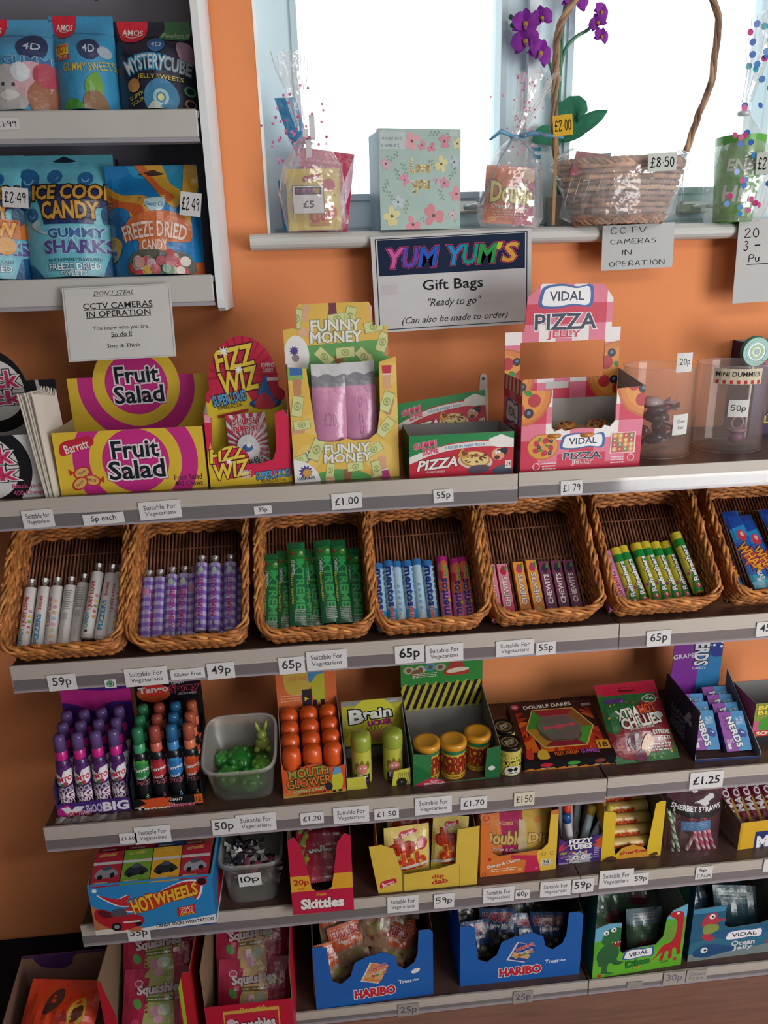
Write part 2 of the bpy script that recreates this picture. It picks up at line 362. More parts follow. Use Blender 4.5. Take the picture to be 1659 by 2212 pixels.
# ================================================================ the room
SZ = {1: 1.244, 2: .935, 3: .583, 4: .335, 5: .035}          # shelf tops
FY = -.31                                                     # shelf front plane
OR = 'dc8a58'
WX0 = at(562, 250, 0).x; WX1 = 1.16; WZ0 = at(560, 520, 0).z; WZ1 = 2.6
m = MB()
X0, X1, T = -1.25, 2.6, .14
for a, b in (((X0, 0, 0), (WX0, T, 2.7)), ((WX1, 0, 0), (X1, T, 2.7)), ((WX0, 0, 0), (WX1, T, WZ0)), ((WX0, 0, WZ1), (WX1, T, 2.7))): m.box(a, b, OR, 'wall')
struct('wall_back', m, 'orange painted wall behind the shelves')
m = MB(); m.box((X0, -3.4, -.05), (X1, T, 0), '80594a', 'laminate'); struct('floor', m, 'brown wood laminate floor')
m = MB(); m.box((X0, -3.4, 2.7), (X1, T, 2.76), 'c9c6c0', 'wall'); struct('ceiling', m)
m = MB(); m.box((X0-.1, -3.4, 0), (X0, T, 2.7), '5a5654', 'wall'); struct('wall_left_light_block', m)  # unseen wall added close by and dark, to block light from the left
# window reveal, sill, frames, glass
FRC = 'cde4ec'  # white frame tinted pale blue, the window glare put into its colour
m = MB()
m.box((WX0-.001, -.001, WZ0), (WX0+.004, T, WZ1), 'eef2f2', 'paint'); m.box((WX1-.004, -.001, WZ0), (WX1+.001, T, WZ1), 'eef2f2', 'paint'); struct('trim_1', m, 'white painted window reveal')
sx0 = at(540, 520, -.05).x; zt = at(560, 504, -.05).z; zb = at(560, 541, -.05).z; hh = (zt-zb)/2
m = MB(); prof = [(-.03, zb)]+[(-.035-.02*cos(t), (zt+zb)/2+hh*sin(t)) for t in [(-pi/2)+pi*i/8 for i in range(9)]]+[(T, zt), (T, zb)]
n_ = len(prof)
m.add([(sx0, y, z) for y, z in prof]+[(1.45, y, z) for y, z in prof], [list(range(n_))[::-1], list(range(n_, 2*n_))]+[[i, (i+1) % n_, n_+(i+1) % n_, n_+i] for i in range(n_)], 'bdbdb9', 'paint')
struct('trim_2', m, 'white window sill with rounded front edge')
SILL = zt
GY = .10
def gx(px, py=250): return at(px, py, GY-.02).x
gz0 = at(900, 418, GY-.02).z
def winframe(nm, xa, xb, ga, gb, extra=None):
    r = struct(nm, MB().box((ga-.004, GY+.012, gz0-.004), (gb+.004, GY+.016, WZ1-.05), 'f4fbff', 'clear'), 'clear glazed pane in white frame')
    f = MB()
    f.box((xa, GY-.03, SILL), (xb, GY+.04, gz0), FRC, 'paint'); f.box((xa, GY-.03, WZ1-.06), (xb, GY+.04, WZ1), FRC, 'paint')
    f.box((xa, GY-.03, gz0), (ga, GY+.04, WZ1-.06), FRC, 'paint'); f.box((gb, GY-.03, gz0), (xb, GY+.04, WZ1-.06), FRC, 'paint')
    # inner sash step
    s_ = .012
    for a, b in (((ga-s_, GY-.036, gz0-s_), (gb+s_, GY-.03, gz0)), ((ga-s_, GY-.036, gz0), (ga, GY-.03, WZ1-.06)), ((gb, GY-.036, gz0), (gb+s_, GY-.03, WZ1-.06))): f.box(a, b, 'bdd4dd', 'paint')
    f.box((xa+.006, GY-.034, SILL+.01), (xb-.006, GY-.03, SILL+.014), 'b5ccd6', 'paint')
    f.build('window_frame', r)
    return r
xm = gx(1142)
w1 = winframe('window_1', WX0+.004, xm, gx(652), gx(1076))
w2 = winframe('window_2', xm, WX1-.004, gx(1228), gx(1640))
f = MB(); f.box((xm-.012, GY-.05, SILL), (xm+.012, GY-.03, WZ1-.06), 'dcebf0', 'paint'); f.build('mullion', w1)
for xp, wn in ((1008, w1), (1500, w2)):
    p = at(xp, 448, GY-.05); h = MB(); h.bbox((p.x-.03, GY-.05, p.z-.012), (p.x+.03, GY-.034, p.z+.012), .005, 'd8d8d4', 'metal')
    h.tube([(p.x-.004, GY-.052, p.z), (p.x+.02, GY-.06, p.z+.003), (p.x+.045, GY-.06, p.z+.002)], .005, 'e4e4e0', 8, 'metal'); h.build('window_handle', wn)

# ================================================================ shelves
RAIL = '483940'; STRIP = 'a69e95'
def shelf(lab, x0, x1, ztop, zbot, zrail, seed, depth=.31, brackets=True, thick=.022):
    t = thing('wall_shelf', lab, 'shelf', (x0, 0, ztop-thick)); W = x1-x0; rn = random.Random(seed)
    m = MB(); m.box((0, -depth+.004, 0), (W, -.004, thick), '46332d', 'shelfboard'); m.build('shelf_board', t)
    o = zbot-(ztop-thick); r = zrail-(ztop-thick); tp = thick+.004
    # pale edge strip with a slightly ragged top
    m = MB(); P = [(0, r-.002), (W, r-.002), (W, tp)]; x = W
    while x > .12: x -= rn.uniform(.08, .3); x = max(x, .0); P += [(x, tp+rn.uniform(-.0015, .0012))]
    if P[-1][0] > 0: P.append((0, tp))
    m.panel(P, (0, -depth-.004, 0), th=.004, cf=STRIP, cb='8d867c', m='paint')
    m.build('edge_strip', t)
    m = MB(); m.box((0, -depth-.002, o), (W, -depth+.004, r), RAIL, 'plastic'); m.box((0, -depth-.006, o), (W, -depth-.002, o+.0035), 'a59ba3', 'plastic')
    m.build('price_rail', t)
    m = MB()
    m.panel([(0, o+.003), (W, o+.003), (W, r+.004), (0, r+.004)], (0, -depth-.0062, 0), th=.0004, cf='ffffff', m='clear'); m.build('rail_cover', t)
    if brackets:
        m = MB()
        for xx in (.03, W-.03):
            m = MB(); m.add([(xx-.002, -.01, -.06), (xx+.002, -.01, -.06), (xx+.002, -.01, 0), (xx-.002, -.01, 0), (xx-.002, -.25, -.012), (xx+.002, -.25, -.012), (xx+.002, -.25, 0), (xx-.002, -.25, 0)], [[0, 1, 2, 3], [4, 7, 6, 5], [0, 4, 5, 1], [2, 6, 7, 3], [1, 5, 6, 2], [0, 3, 7, 4]], '55504f', 'paint'); m.build('bracket', t)
    return t
def lx(px, py, y=FY): return at(px, py, y).x
shelf('uppermost long shelf left bay, carrying the yellow chew box', -.86, .347, 1.244, 1.195, 1.222, 1)
shelf('uppermost long shelf right bay, carrying the pink gingham pizza box', .349, 1.5, 1.246, 1.203, 1.227, 2)
shelf('second shelf left bay, carrying five wicker baskets', -.569, .553, .937, .887, .914, 3)
shelf('second shelf right bay, carrying the yellow chew rolls basket', .555, 1.5, .937, .887, .914, 4)
shelf('third shelf left bay, carrying sprays and sour candy tubs', -.568, .553, .585, .533, .561, 5)
shelf('third shelf right bay, carrying the purple and blue candy boxes', .555, 1.5, .587, .542, .568, 6)
shelf('fourth shelf left bay, carrying the blue toy car candy box', -.535, .51, .338, .289, .317, 7)
shelf('fourth shelf right bay, carrying yellow tubes and straws', .512, 1.5, .338, .290, .318, 8)
shelf('bottom shelf left bay at floor level under blue sweet boxes', -.118, .545, .037, .002, .02, 9, brackets=False, thick=.03)
shelf('bottom shelf right bay at floor level under the dinosaur box', .548, 1.5, .037, .002, .02, 10, brackets=False, thick=.03)
m = MB(); m.bbox((-1.25, -.57, 0), (-.125, -.004, .012), .003, '15171d', 'rough'); o = m.build('floor_mat'); tag(o, 'near-black mat on the floor at the lower left', 'mat')
# ================================================================ price cards on the rails
def card(shz, x0, y0, x1, y1, txt, lab, style='print', tilt=None, bold=.012, col='e0dfdf', tc='3a3a3e', grp=None, y=FY-.0068, name='price_card', cat='price card'):
    a, b, c = at(x0, y1, y), at(x1, y1-(x1-x0)*.09 if tilt is None else y1-(x1-x0)*tilt, y), at(x0, y0+ (x1-x0)*.09, y)
    W = (b-a).length; H = (c.z-a.z); rot = math.atan2(b.z-a.z, b.x-a.x)
    A = Art(W, H)
    if style == 'sfv': A.text('Suitable For', 50, 68, 78, 26, tc, .004); A.text('Vegetarians', 50, 31, 74, 29, tc, .004)
    elif style == 'two': A.text(txt[0], 50, 68, 76, 28, tc, bold); A.text(txt[1], 50, 32, 70, 28, tc, bold)
    elif style == 'hand': A.hand(txt, 50, 50, 80, 55, '18181c', .7)
    elif style == 'handtwo': A.hand(txt[0], 42, 70, 45, 36, '18181c', .8); A.hand(txt[1], 50, 26, 80, 32, '18181c', .8)
    elif style == 'round': A.ell(50, 50, 34, '3f7d52'); A.ell(50, 50, 24, 'bcd6c0'); A.ell(50, 50, 17, '3f7d52')
    elif txt: A.text(txt, 50, 50, 78, 66, tc, bold+.012, keep=True)
    m = MB(); m.panel([(0, 0), (W, 0), (W, H), (0, H)], th=.0006, cf=col, art=A, m='paper')
    o = m.build(name); o.location = (a.x, y, a.z); o.rotation_euler = (0, -rot, 0)
    return tag(o, lab, cat, grp)
SV = 'Suitable For Vegetarians card '
card(1, 53, 1098, 120, 1143, ('Suitable for', 'Vegetarians'), 'tilted Suitable for Vegetarians card left of the 5p each card', 'two')
card(1, 182, 1105, 270, 1136, '5p each', 'white card reading 5p each on uppermost shelf rail')
card(1, 304, 1078, 394, 1125, '', SV+'right of the 5p each card', 'sfv')
card(1, 550, 1091, 588, 1112, '35p', 'small white card reading 35p on uppermost shelf rail')
card(1, 718, 1062, 783, 1102, '£1.00', 'large white card reading £1.00 on uppermost shelf rail')
card(1, 937, 1055, 980, 1087, '55p', 'white card reading 55p below the green and red pizza box')
card(1, 1211, 1036, 1258, 1070, '£1.79', 'handwritten £1.79 card below the pink gingham pizza box', 'hand')
card(2, 107, 1454, 168, 1494, '59p', 'white card reading 59p below the leftmost basket')
card(2, 228, 1467, 252, 1487, '', 'tiny white sticker with a green round mark beside the 59p card', 'round', name='round_sticker', cat='sticker')
card(2, 273, 1438, 365, 1485, '', SV+'left of the Gluten Free card on second shelf', 'sfv')
card(2, 370, 1441, 444, 1470, 'Gluten Free', 'narrow card reading Gluten Free between vegetarian card and 49p card', bold=.006)
card(2, 450, 1429, 509, 1469, '49p', 'white card reading 49p on second shelf rail')
card(2, 604, 1417, 660, 1458, '65p', 'white card reading 65p under the green wrapper basket')
card(2, 664, 1401, 751, 1450, '', SV+'right of the 65p under the green wrapper basket', 'sfv')
card(2, 854, 1391, 917, 1435, '65p', 'bold black 65p card under the mint roll basket', bold=.035, tc='202024')
card(2, 920, 1388, 1001, 1433, '', SV+'right of the bold 65p card', 'sfv')
card(2, 1072, 1379, 1153, 1420, '', SV+'left of the 55p card on second shelf', 'sfv')
card(2, 1158, 1385, 1200, 1416, '55p', 'white card reading 55p on second shelf below boxed chews basket')
card(2, 1396, 1360, 1448, 1398, '65p', 'white card reading 65p under the yellow and green rolls basket')
card(2, 1632, 1341, 1682, 1376, '45p', 'white card cut by the right picture edge on second shelf')
card(3, 260, 1798, 297, 1824, '£1.50', 'printed £1.50 card furthest left on third shelf rail', bold=.005)
card(3, 294, 1781, 371, 1825, '', SV+'furthest left on third shelf rail', 'sfv')
card(3, 460, 1767, 512, 1805, '50p', 'white card reading 50p on third shelf rail')
card(3, 512, 1754, 598, 1800, '', SV+'directly right of the 50p card', 'sfv')
card(3, 650, 1753, 700, 1782, '£1.20', 'plain £1.20 card below the orange capped candy box', bold=.005)
card(3, 721, 1739, 798, 1781, '', SV+'between the £1.20 and £1.50 cards', 'sfv')
card(3, 809, 1744, 862, 1772, '£1.50', 'printed £1.50 card below the brain sour box', bold=.005)
card(3, 897, 1718, 976, 1762, '', SV+'directly left of the £1.70 card', 'sfv')
card(3, 995, 1719, 1052, 1750, '£1.70', 'plain £1.70 card below the yellow lidded waste tubs', bold=.005)
card(3, 1110, 1710, 1154, 1742, '£1.50', 'handwritten cream £1.50 card on third shelf rail', 'hand', col='dcd3bf')
card(3, 1488, 1664, 1560, 1706, '£1.25', 'bold black £1.25 card at right of third shelf rail', bold=.03, tc='202024')
card(4, 278, 1998, 326, 2034, '55p', 'white 55p card partly hidden below the blue toy car box')
card(4, 837, 1933, 904, 1973, '', SV+'left of the handwritten 59p card', 'sfv')
card(4, 937, 1929, 981, 1963, '59p', 'handwritten 59p card on fourth shelf rail', 'hand')
card(4, 1043, 1914, 1110, 1952, '', SV+'left of the 60p card', 'sfv')
card(4, 1113, 1921, 1144, 1943, '60p', 'small white card reading 60p on fourth shelf rail')
card(4, 1166, 1901, 1232, 1939, '', SV+'between the 60p and 59p cards below bubble tubes', 'sfv')
card(4, 1235, 1897, 1281, 1930, '59p', 'larger printed 59p card below the fizzy tubes box')
card(4, 1293, 1876, 1366, 1920, '', SV+'below the yellow sherbet box', 'sfv')
card(4, 1366, 1885, 1399, 1913, '59p', 'smaller printed 59p card below the yellow sherbet box')
card(4, 1501, 1871, 1537, 1900, ('5p', 'EACH'), 'handwritten 5p EACH card below the sherbet straws', 'handtwo')
card(4, 1647, 1853, 1700, 1884, '59p', 'card cut by the right picture edge on fourth shelf')
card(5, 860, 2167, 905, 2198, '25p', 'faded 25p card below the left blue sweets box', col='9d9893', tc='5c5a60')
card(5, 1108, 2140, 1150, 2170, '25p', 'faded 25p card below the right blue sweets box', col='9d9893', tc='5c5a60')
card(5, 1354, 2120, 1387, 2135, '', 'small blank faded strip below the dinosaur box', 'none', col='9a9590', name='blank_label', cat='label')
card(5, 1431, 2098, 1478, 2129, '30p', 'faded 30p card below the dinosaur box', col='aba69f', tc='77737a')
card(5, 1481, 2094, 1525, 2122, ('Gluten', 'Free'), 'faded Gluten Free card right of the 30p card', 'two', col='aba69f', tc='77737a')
# ================================================================ notices
def notice(name, lab, p_tl, p_tr, p_bl, y, art, col='dcdcdc', rx=0, cat='notice'):
    a, b, c = at(*p_tl, y), at(*p_tr, y), at(*p_bl, y); W = (b-a).length; H = (c-a).length
    A = Art(W, H); art(A); m = MB(); m.panel([(0, -H), (W, -H), (W, 0), (0, 0)], th=.0008, cf=col, m='paper')
    m.sheet([[(0, 0), (W, 0), (W, H), (0, H)]], lambda u, v, n: Vector((u, -n-.0002, v-H)), col, 'paper', A)
    o = m.build(name); o.location = (a.x, y, a.z); o.rotation_euler = (rx, -math.atan2(b.z-a.z, b.x-a.x), 0)
    return tag(o, lab, cat)
def n1(A):
    k = '2b2b2e'
    A.ring(50, 50, 0, 0, k) if 0 else None
    for r in ((1.5, 1.5, 98.5, 2), (1.5, 98, 98.5, 98.5), (1.5, 1.5, 2, 98.5), (98, 1.5, 98.5, 98.5)): A.rect(*r, 'a9a9ac')
    A.text("DON'T STEAL", 47, 91, 37, 6, '55555a', .01, .35); A.rect(28, 86.5, 66, 87.2, '55555a')
    A.text('CCTV CAMERAS', 50, 74, 64, 8, k, .03); A.rect(18, 68.5, 82, 69.6, k)
    A.text('IN OPERATION', 50, 63, 59, 8, k, .03); A.rect(20, 57.5, 80, 58.6, k)
    A.text('You know who you are.', 51, 43, 52, 7.5, k, .005); A.text('So do I!', 51, 34.5, 19, 6.5, k, .02); A.rect(41, 30.5, 61, 31.2, k)
    A.text('Stop & Think', 52, 18, 31, 6.5, k, .025)
notice('printed_notice', 'white printed notice about CCTV hanging below the wall cabinet', (133, 623), (367, 612), (146, 782), -.186, n1, 'dcdbd9', rx=radians(-13))
def n2(A):
    k = '1d1d22'
    for r in ((2.5, 2.5, 97.5, 3.4), (2.5, 96.6, 97.5, 97.5), (2.5, 2.5, 3.1, 97.5), (96.9, 2.5, 97.5, 97.5)): A.rect(*r, '2b3444')
    A.rect(4, 59.5, 96, 96, '1b2a48')
    cols = ['e66ab0', '3a55c8', '2d7cd0', '1f9ad0', '24a08a', '4aa857', 'e0c43c', 'e8a23c']
    xs = [(12, 'Y', 'dd63b4'), (21, 'U', '6a4fc4'), (32, 'M', '2f62cc'), (49.5, 'Y', '2b95cf'), (58.5, 'U', '1f9f8f'), (69, 'M', '35a050'), (77, "'", 'd8c838'), (83.5, 'S', 'e3a948')]
    wd = {'M': 12.5, "'": 2.6}
    for pas in (0, 1, 2):
        for x, ch, c in xs:
            w_ = wd.get(ch, 9.5); h_ = 6 if ch == "'" else 19; yy = 84 if ch == "'" else 77
            if pas == 0: A.text(ch, x+3, yy, w_, h_, 'e0457e', .16, .2)
            elif pas == 1: A.text(ch, x+3, yy, w_, h_, '141a33', .11, .2)
            else: A.text(ch, x+3, yy, w_, h_, c, .06, .2)
    A.text('Gift Bags', 50, 46, 38, 14, k, .03); A.text('"Ready to go"', 51, 28, 34, 10.5, k, .012, .35); A.text('(Can also be made to order)', 51, 10.5, 68, 9, k, .008, .35)
    A.rect(5, 40, 15, 50, 'd2ccd0')
notice('framed_sign', 'white Gift Bags sign with navy banner and rainbow lettering under sill', (800, 512), (1148, 493), (808, 720), -.062, n2, 'd8d8d9')
def n3(A):
    A.hand('CCTV', 36, 88, 50, 15, '26262a', .5, jit=.3, sp=2); A.hand('CAMERAS', 43, 63, 64, 13, '26262a', .6, jit=.3, sp=1.6)
    A.hand('IN', 35, 39, 14, 12, '26262a', .6, jit=.3); A.hand('OPERATION', 50, 14, 78, 13, '26262a', .6, jit=.3, sp=1.4)
notice('handwritten_notice', 'pale handwritten CCTV CAMERAS IN OPERATION card below the gift basket', (1302, 488), (1458, 480), (1302, 585), -.062, n3, 'c9cdce')
def n4(A):
    A.hand('20', 24, 84, 26, 12, '26262a', .6); A.hand('or', 64, 84, 20, 9, '26262a', .6); A.hand('3', 16, 69, 9, 12, '26262a', .7); A.hand('-', 36, 69, 10, 2, '26262a', .7); A.hand('Pu', 33, 54, 22, 10, '26262a', .7); A.rect(20, 46, 60, 47, '26262a')
notice('handwritten_notice', 'larger pale handwritten card below sill at the right picture edge', (1597, 475), (1720, 468), (1591, 655), -.062, n4, 'c9cac9')
m = MB(); p = at(1045, 815, -.004); b_ = at(1052, 925, -.004)
m.panel(smooth_pts([(-.008, 0), (-.006, .012), (0, .016), (.006, .012), (.008, 0), (.010, -.10), (-.010, -.10)], True, 3), (p.x, -.003, p.z-.008), th=.003, cf='dcd9d2', m='paint')
m.lathe([(.0035, 0), (.0035, .002)], '8a8a88', 10, (p.x, -.0032, p.z-.002), 'metal', 'y'); o = m.build('wall_bracket'); tag(o, 'white metal bracket end screwed to wall behind pizza boxes', 'bracket')
# ================================================================ wall cabinet
cx1 = -.158; cy = -.17
zs = [at(440, 236, cy).z, at(440, 298, cy).z, at(478, 592, cy).z, at(478, 651, cy).z]; zlow = at(488, 672, cy).z
t = thing('wall_cabinet', 'grey backed wall display cabinet with open pale shelves at upper left', 'cabinet', (-1.0, 0, zs[3]))
def L_(x, y, z): return (x+1.0, y, z-zs[3])
m = MB(); m.box(L_(-1.0, -.012, zs[3]), L_(cx1, -.002, 2.5), '6f6c78', 'paint')
for zz in [zs[3]+.06+.055*i for i in range(14)]: m.box(L_(-.34, -.0135, zz), L_(-.336, -.012, zz+.025), '2c2b33', 'paint')
m.build('back_panel', t)
m = MB(); dz = zlow-zs[3]
P = [(-.17, dz+.02), (-.165, dz+.006), (-.15, dz), (-.02, dz+.0), (-.005, dz+.0), (-.005, .95), (-.172, .95)]
m.panel([(p[0], p[1]) for p in P], L_(cx1+.008, 0, zs[3]), (0, 1, 0), (0, 0, 1), th=.012, cf='d8dde0', m='paint')
m.build('side_panel', t)
for za, zb_ in ((zs[1], zs[0]), (zs[3], zs[2])):
    m = MB(); m.box(L_(-1.0, cy, zb_-.012), L_(cx1-.006, -.013, zb_-.002), '8b8a90', 'paint'); sb = m.build('shelf_board', t)
    m = MB(); m.bbox(L_(-1.0, cy-.006, za), L_(cx1-.008, cy, zb_), .0018, 'b4b2ae', 'paint'); m.box(L_(-1.0, cy-.0062, za-.006), L_(cx1-.008, cy+.02, za), '94929a', 'paint'); m.build('shelf_front', sb)
m = MB(); m.box(L_(-1.0, -.15, zs[2]+.55), L_(cx1-.006, -.013, zs[2]+.56), '8b8a90', 'paint')
card(0, -12, 250, 43, 281, '£1.99', 'handwritten £1.99 card on the cabinet shelf front', 'hand', tilt=.02, y=cy-.007)
# ================================================================ generic packaging
ORD = ['first', 'second', 'third', 'fourth', 'fifth', 'sixth', 'seventh', 'eighth', 'ninth', 'tenth']
def wm(o): return Matrix.LocRotScale(o.location, o.rotation_euler, None)
def TR(x, y, z, rx=0, ry=0, rz=0): return Matrix.Translation((x, y, z)) @ Matrix.Rotation(radians(rz), 4, 'Z') @ Matrix.Rotation(radians(rx), 4, 'X') @ Matrix.Rotation(radians(ry), 4, 'Y')
def solo(mb, name, lab, cat, M, group=None):
    o = mb.build(name); o.matrix_world = M; return tag(o, lab, cat, group)
def dup(o, M, lab=None):
    c = copy_tree(o); c.matrix_world = M
    if lab: c['label'] = lab
    return c
def spot(s, bl, br, z=None):
    z = SZ[s] if z is None else z; a, b = on(*bl, z), on(*br, z); return Vector((a.x, a.y, z)), (b-a).length, math.atan2(b.y-a.y, b.x-a.x)
def pct(pts, W, H): return [(p[0]*W/100, p[1]*H/100) for p in pts]
def carton(name, lab, cat, loc, w, rz, hf, d, outer, inner='a7a29c', art=None, outline=None, hs=None, hb=None, header=None, lart=None, rx=0, group=None, fbart=None, nofront=False, rart=None, fname='front_panel', th=.0014):
    """open carton: tray (bottom, sides, back), front panel with cut-out, optional header card at the back"""
    t = thing(name, lab, cat, loc, rz, rx, group=group); hs = hf if hs is None else hs; hb = hs if hb is None else hb
    m = MB(); A = None
    m.box((0, 0, 0), (w, d, th), inner)
    for x, fl, ar in ((0, 1, lart), (w, 0, rart)):
        pts = [(0, 0), (d, 0), (d, hb), (0, hs)]; a_ = None
        if ar: a_ = Art(d, max(hs, hb)); ar(a_)
        if fl: m.panel([(d-p[0], p[1]) for p in pts], (0, d, 0), (0, -1, 0), (0, 0, 1), th, outer, inner, a_)
        else: m.panel(pts, (w, 0, 0), (0, 1, 0), (0, 0, 1), th, outer, inner, a_)
    if not header: m.panel([(0, 0), (w, 0), (w, hb), (0, hb)], (0, d-th, 0), th=th, cf=inner, cb=outer)
    m.build('tray', t)
    if not nofront:
        A = Art(w, hf)
        if art: art(A)
        P = pct(outline, w, hf) if outline else [(0, 0), (w, 0), (w, hf), (0, hf)]
        m = MB(); m.panel(P, (0, -.0004, 0), th=th, cf=outer, cb=inner, art=A); m.build(fname, t)
    if header:
        H, ol, ar, hc = header; A = Art(w, H)
        if ar: ar(A)
        m = MB(); m.panel(pct(ol, w, H) if ol else [(0, 0), (w, 0), (w, H), (0, H)], (0, d+.0004, 0), th=th, cf=hc, cb=outer, art=A); m.build('header_card', t)
    return t
def pouch(name, lab, cat, M, W, H, T, col, art=None, back=None, fin='foil', group=None, wr=.0015, seed=1, stand=0, zig=False, seal=.06, nu=14, nv=18, slant=0):
    A = Art(W, H)
    if art: art(A)
    def fn(side):
        def f(u, v, n):
            a, b = u/W, v/H
            g = max(0, sin(pi*min(1, max(0, a))))**.55
            t_ = min(1, max(0, (1-seal-b)/(.35))); t_ = t_*t_*(3-2*t_)
            q = b if seal else 1; lo = 1 if stand else min(1, max(0, (b-seal)/.3)); lo = lo*lo*(3-2*lo) if not stand else 1
            f_ = g*t_*lo*(1+stand*(1-b)); k = noise.noise(Vector((u*55+seed*7, v*38, side*5+seed)))*wr*(.4+f_)
            x = W/2+(u-W/2)*(1-.05*f_)+slant*v; y = -(T*f_*.72+k+n) if side == 0 else T*f_*.28+n
            return Vector((x, y, v))
        return f
    m = MB(); cells = grid(W, H, nu, nv)
    m.sheet(cells, fn(0), col, fin, A, smooth=True); m.sheet(cells, fn(1), back or col, fin, None, smooth=True, flip=True)
    if zig:
        n = int(W/.004)
        for vv, s_ in ((0, -1), (H, 1)):
            for i in range(n): m.add([(W*i/n+slant*vv, -.0003, vv), (W*(i+1)/n+slant*vv, -.0003, vv), (W*(i+.5)/n+slant*vv, -.0003, vv+s_*.002)], [[0, 1, 2]], col, fin)
    return solo(m, name, lab, cat, M, group)
def tubemesh(r, L, col, art=None, mt='plastic', nseg=16, endc=None, tw=0, z0=0, m=None, nl=4, r2=None):
    """cylinder along z centred on the axis, drawing wrapped round it (50 percent faces the viewer)"""
    m = m or MB(); W = 2*pi*r; A = Art(W, L); rr = r2 or r
    if art: art(A)
    def f(u, v, n):
        a = (u/W-.5)*2*pi; q = r+(rr-r)*v/L+n; return Vector((q*sin(a), -q*cos(a), z0+v))
    m.sheet(grid(W, L, nseg, nl), f, col, mt, A, smooth=True)
    e = endc or col
    if not tw: m.lathe([(0, z0-.001), (r*.8, z0-.001), (r, z0)], e, nseg, m=mt); m.lathe([(rr, z0+L), (rr*.8, z0+L+.001), (0.0001, z0+L+.001)], e, nseg, m=mt)
    else:
        m.lathe([(r, z0+L), (r*.8, z0+L+.003), (r*.25, z0+L+.005), (r*.5, z0+L+tw*.6), (r*.7, z0+L+tw)], 'd8d6d8', 8, m='cello', smooth=False); m.lathe([(r*.7, z0-.002), (r, z0)], e, nseg, m=mt)
    return m
def vidal(A, x, y, w, h, t='VIDAL', bc='2d5fa5', rot=0):
    def W_(k):
        P = [(-50, -38), (-20, -46), (15, -36), (42, -44), (50, -20), (46, 40), (20, 34), (-10, 46), (-42, 36), (-50, 0)]
        return [(x+p[0]*w/100*k, y+p[1]*h/100*(k+(k-1)*.6)) for p in P]
    A.blob(W_(1.14), bc); A.blob(W_(1.0), 'f4f4f6'); A.text(t, x, y, w*.72, h*.42, '17294f', .035, 0, rot)
def swoosh(A, x, y, w, h, col, k=.0):
    A.blob([(x-w/2, y-h*.2), (x-w*.2, y+h*.4), (x+w*.25, y+h*.5), (x+w/2, y+h*.1), (x+w*.2, y-h*.5), (x-w*.25, y-h*.45)], col)
def barr(A, x, y, w, h, rot=0):
    A.blob([(x-w/2, y-h*.45), (x-w*.1, y-h*.3), (x+w/2, y+h*.05), (x+w*.45, y+h*.5), (x+w*.1, y+h*.45), (x-w*.45, y+h*.2)], 'c9263f'); A.text('Barratt', x, y, w*.75, h*.45, 'f4efe9', .03, 0, 14)
# ================================================================ goods in the wall cabinet
def cabz(k): return zs[0]-.002 if k == 0 else zs[2]-.002
def amos(A, dark=False):
    A.blob([(9, 104), (41, 104), (42, 88), (37, 78), (25, 74), (13, 78), (8, 88)], 'd8203a'); A.text('AMOS', 25, 88, 25, 7, 'f3eee8', .03, 0, -3); A.ring(25, 86, 8, 9.6, 'f3eee8', .6, 200, 340, 10)
def cp(k, pxl, pxr, ptop, y, H, T, name, lab, col, art, seed, lean=8, zb=None, **kw):
    a = at(pxl, ptop, y+.02); b = at(pxr, ptop, y+.02); W = b.x-a.x; z0 = cabz(k)-.001
    hh = (a.z-z0); return pouch(name, lab, 'sweet bag', TR(a.x, y, z0, -lean), W, hh, T, col, art, seed=seed, stand=.25, **kw)
def g1(A):
    A.rect(0, 80, 100, 81, '2f7fae'); amos(A); A.ell(73, 66, 16, '23355f'); A.text('4D', 73, 66, 18, 8, 'c9d6e6', .02); A.text('GUMMY', 72, 50, 60, 9, '2b6ea3', .04, out=((.09, '9fc4dc'),)); A.text('BEARS', 72, 43, 36, 5, '24456f', .02)
    for x, y, r, c in ((45, 20, 26, 'b9b7b6'), (72, 30, 20, 'd3a9b4'), (88, 12, 22, 'a1684a'), (20, 38, 14, 'c8ccd4'), (60, 38, 10, 'cfd8de'), (86, 36, 13, 'b7455a'), (12, 10, 14, 'd69bb9')): A.ell(x, y, r, c)
    for x, y in ((40, 26), (52, 25)): A.ell(x, y, 2, '44444c')
    A.blob([(35, 15), (45, 9), (58, 15), (46, 20)], 'd6d4d0')
cp(0, -75, 128, 40, -.13, .2, .045, 'sweet_pouch', 'light blue 4D gummy pouch cut by the left picture edge, upper cabinet shelf', '4f9fcc', g1, 1)
def g2(A):
    A.rect(0, 80, 100, 81, '1f7fb2'); amos(A); A.rect(12, 55, 34, 66, 'e8c53a'); A.text('TOY', 23, 61, 20, 8, 'c7352c', .04); A.rect(13, 50, 34, 55, 'c93b33'); A.text('STORY', 23.5, 52.5, 17, 3.4, 'f0d9c0', .02)
    A.ell(66, 61, 17, '23355f'); A.text('4D', 66, 61, 18, 8, 'c9d6e6', .02); A.text('GUMMY SWEETS', 62, 42, 78, 8, 'd9bb45', .02, rot=5, arc=-30)
    A.blob([(58, 26), (76, 38), (84, 20), (76, 12), (60, 14)], '6fa83f'); A.blob([(54, 0), (58, 16), (80, 18), (90, 2), (80, -2)], '8a6a4a'); A.blob([(20, 0), (26, 10), (44, 9), (52, 0)], '4d9a3f'); A.ell(88, 59, 9, 'a8b9c6')
cp(0, 102, 242, 33, -.13, .2, .045, 'sweet_pouch', 'bright blue gummy sweets pouch with small red and yellow badge, upper cabinet shelf', '3f9bcb', g2, 2)
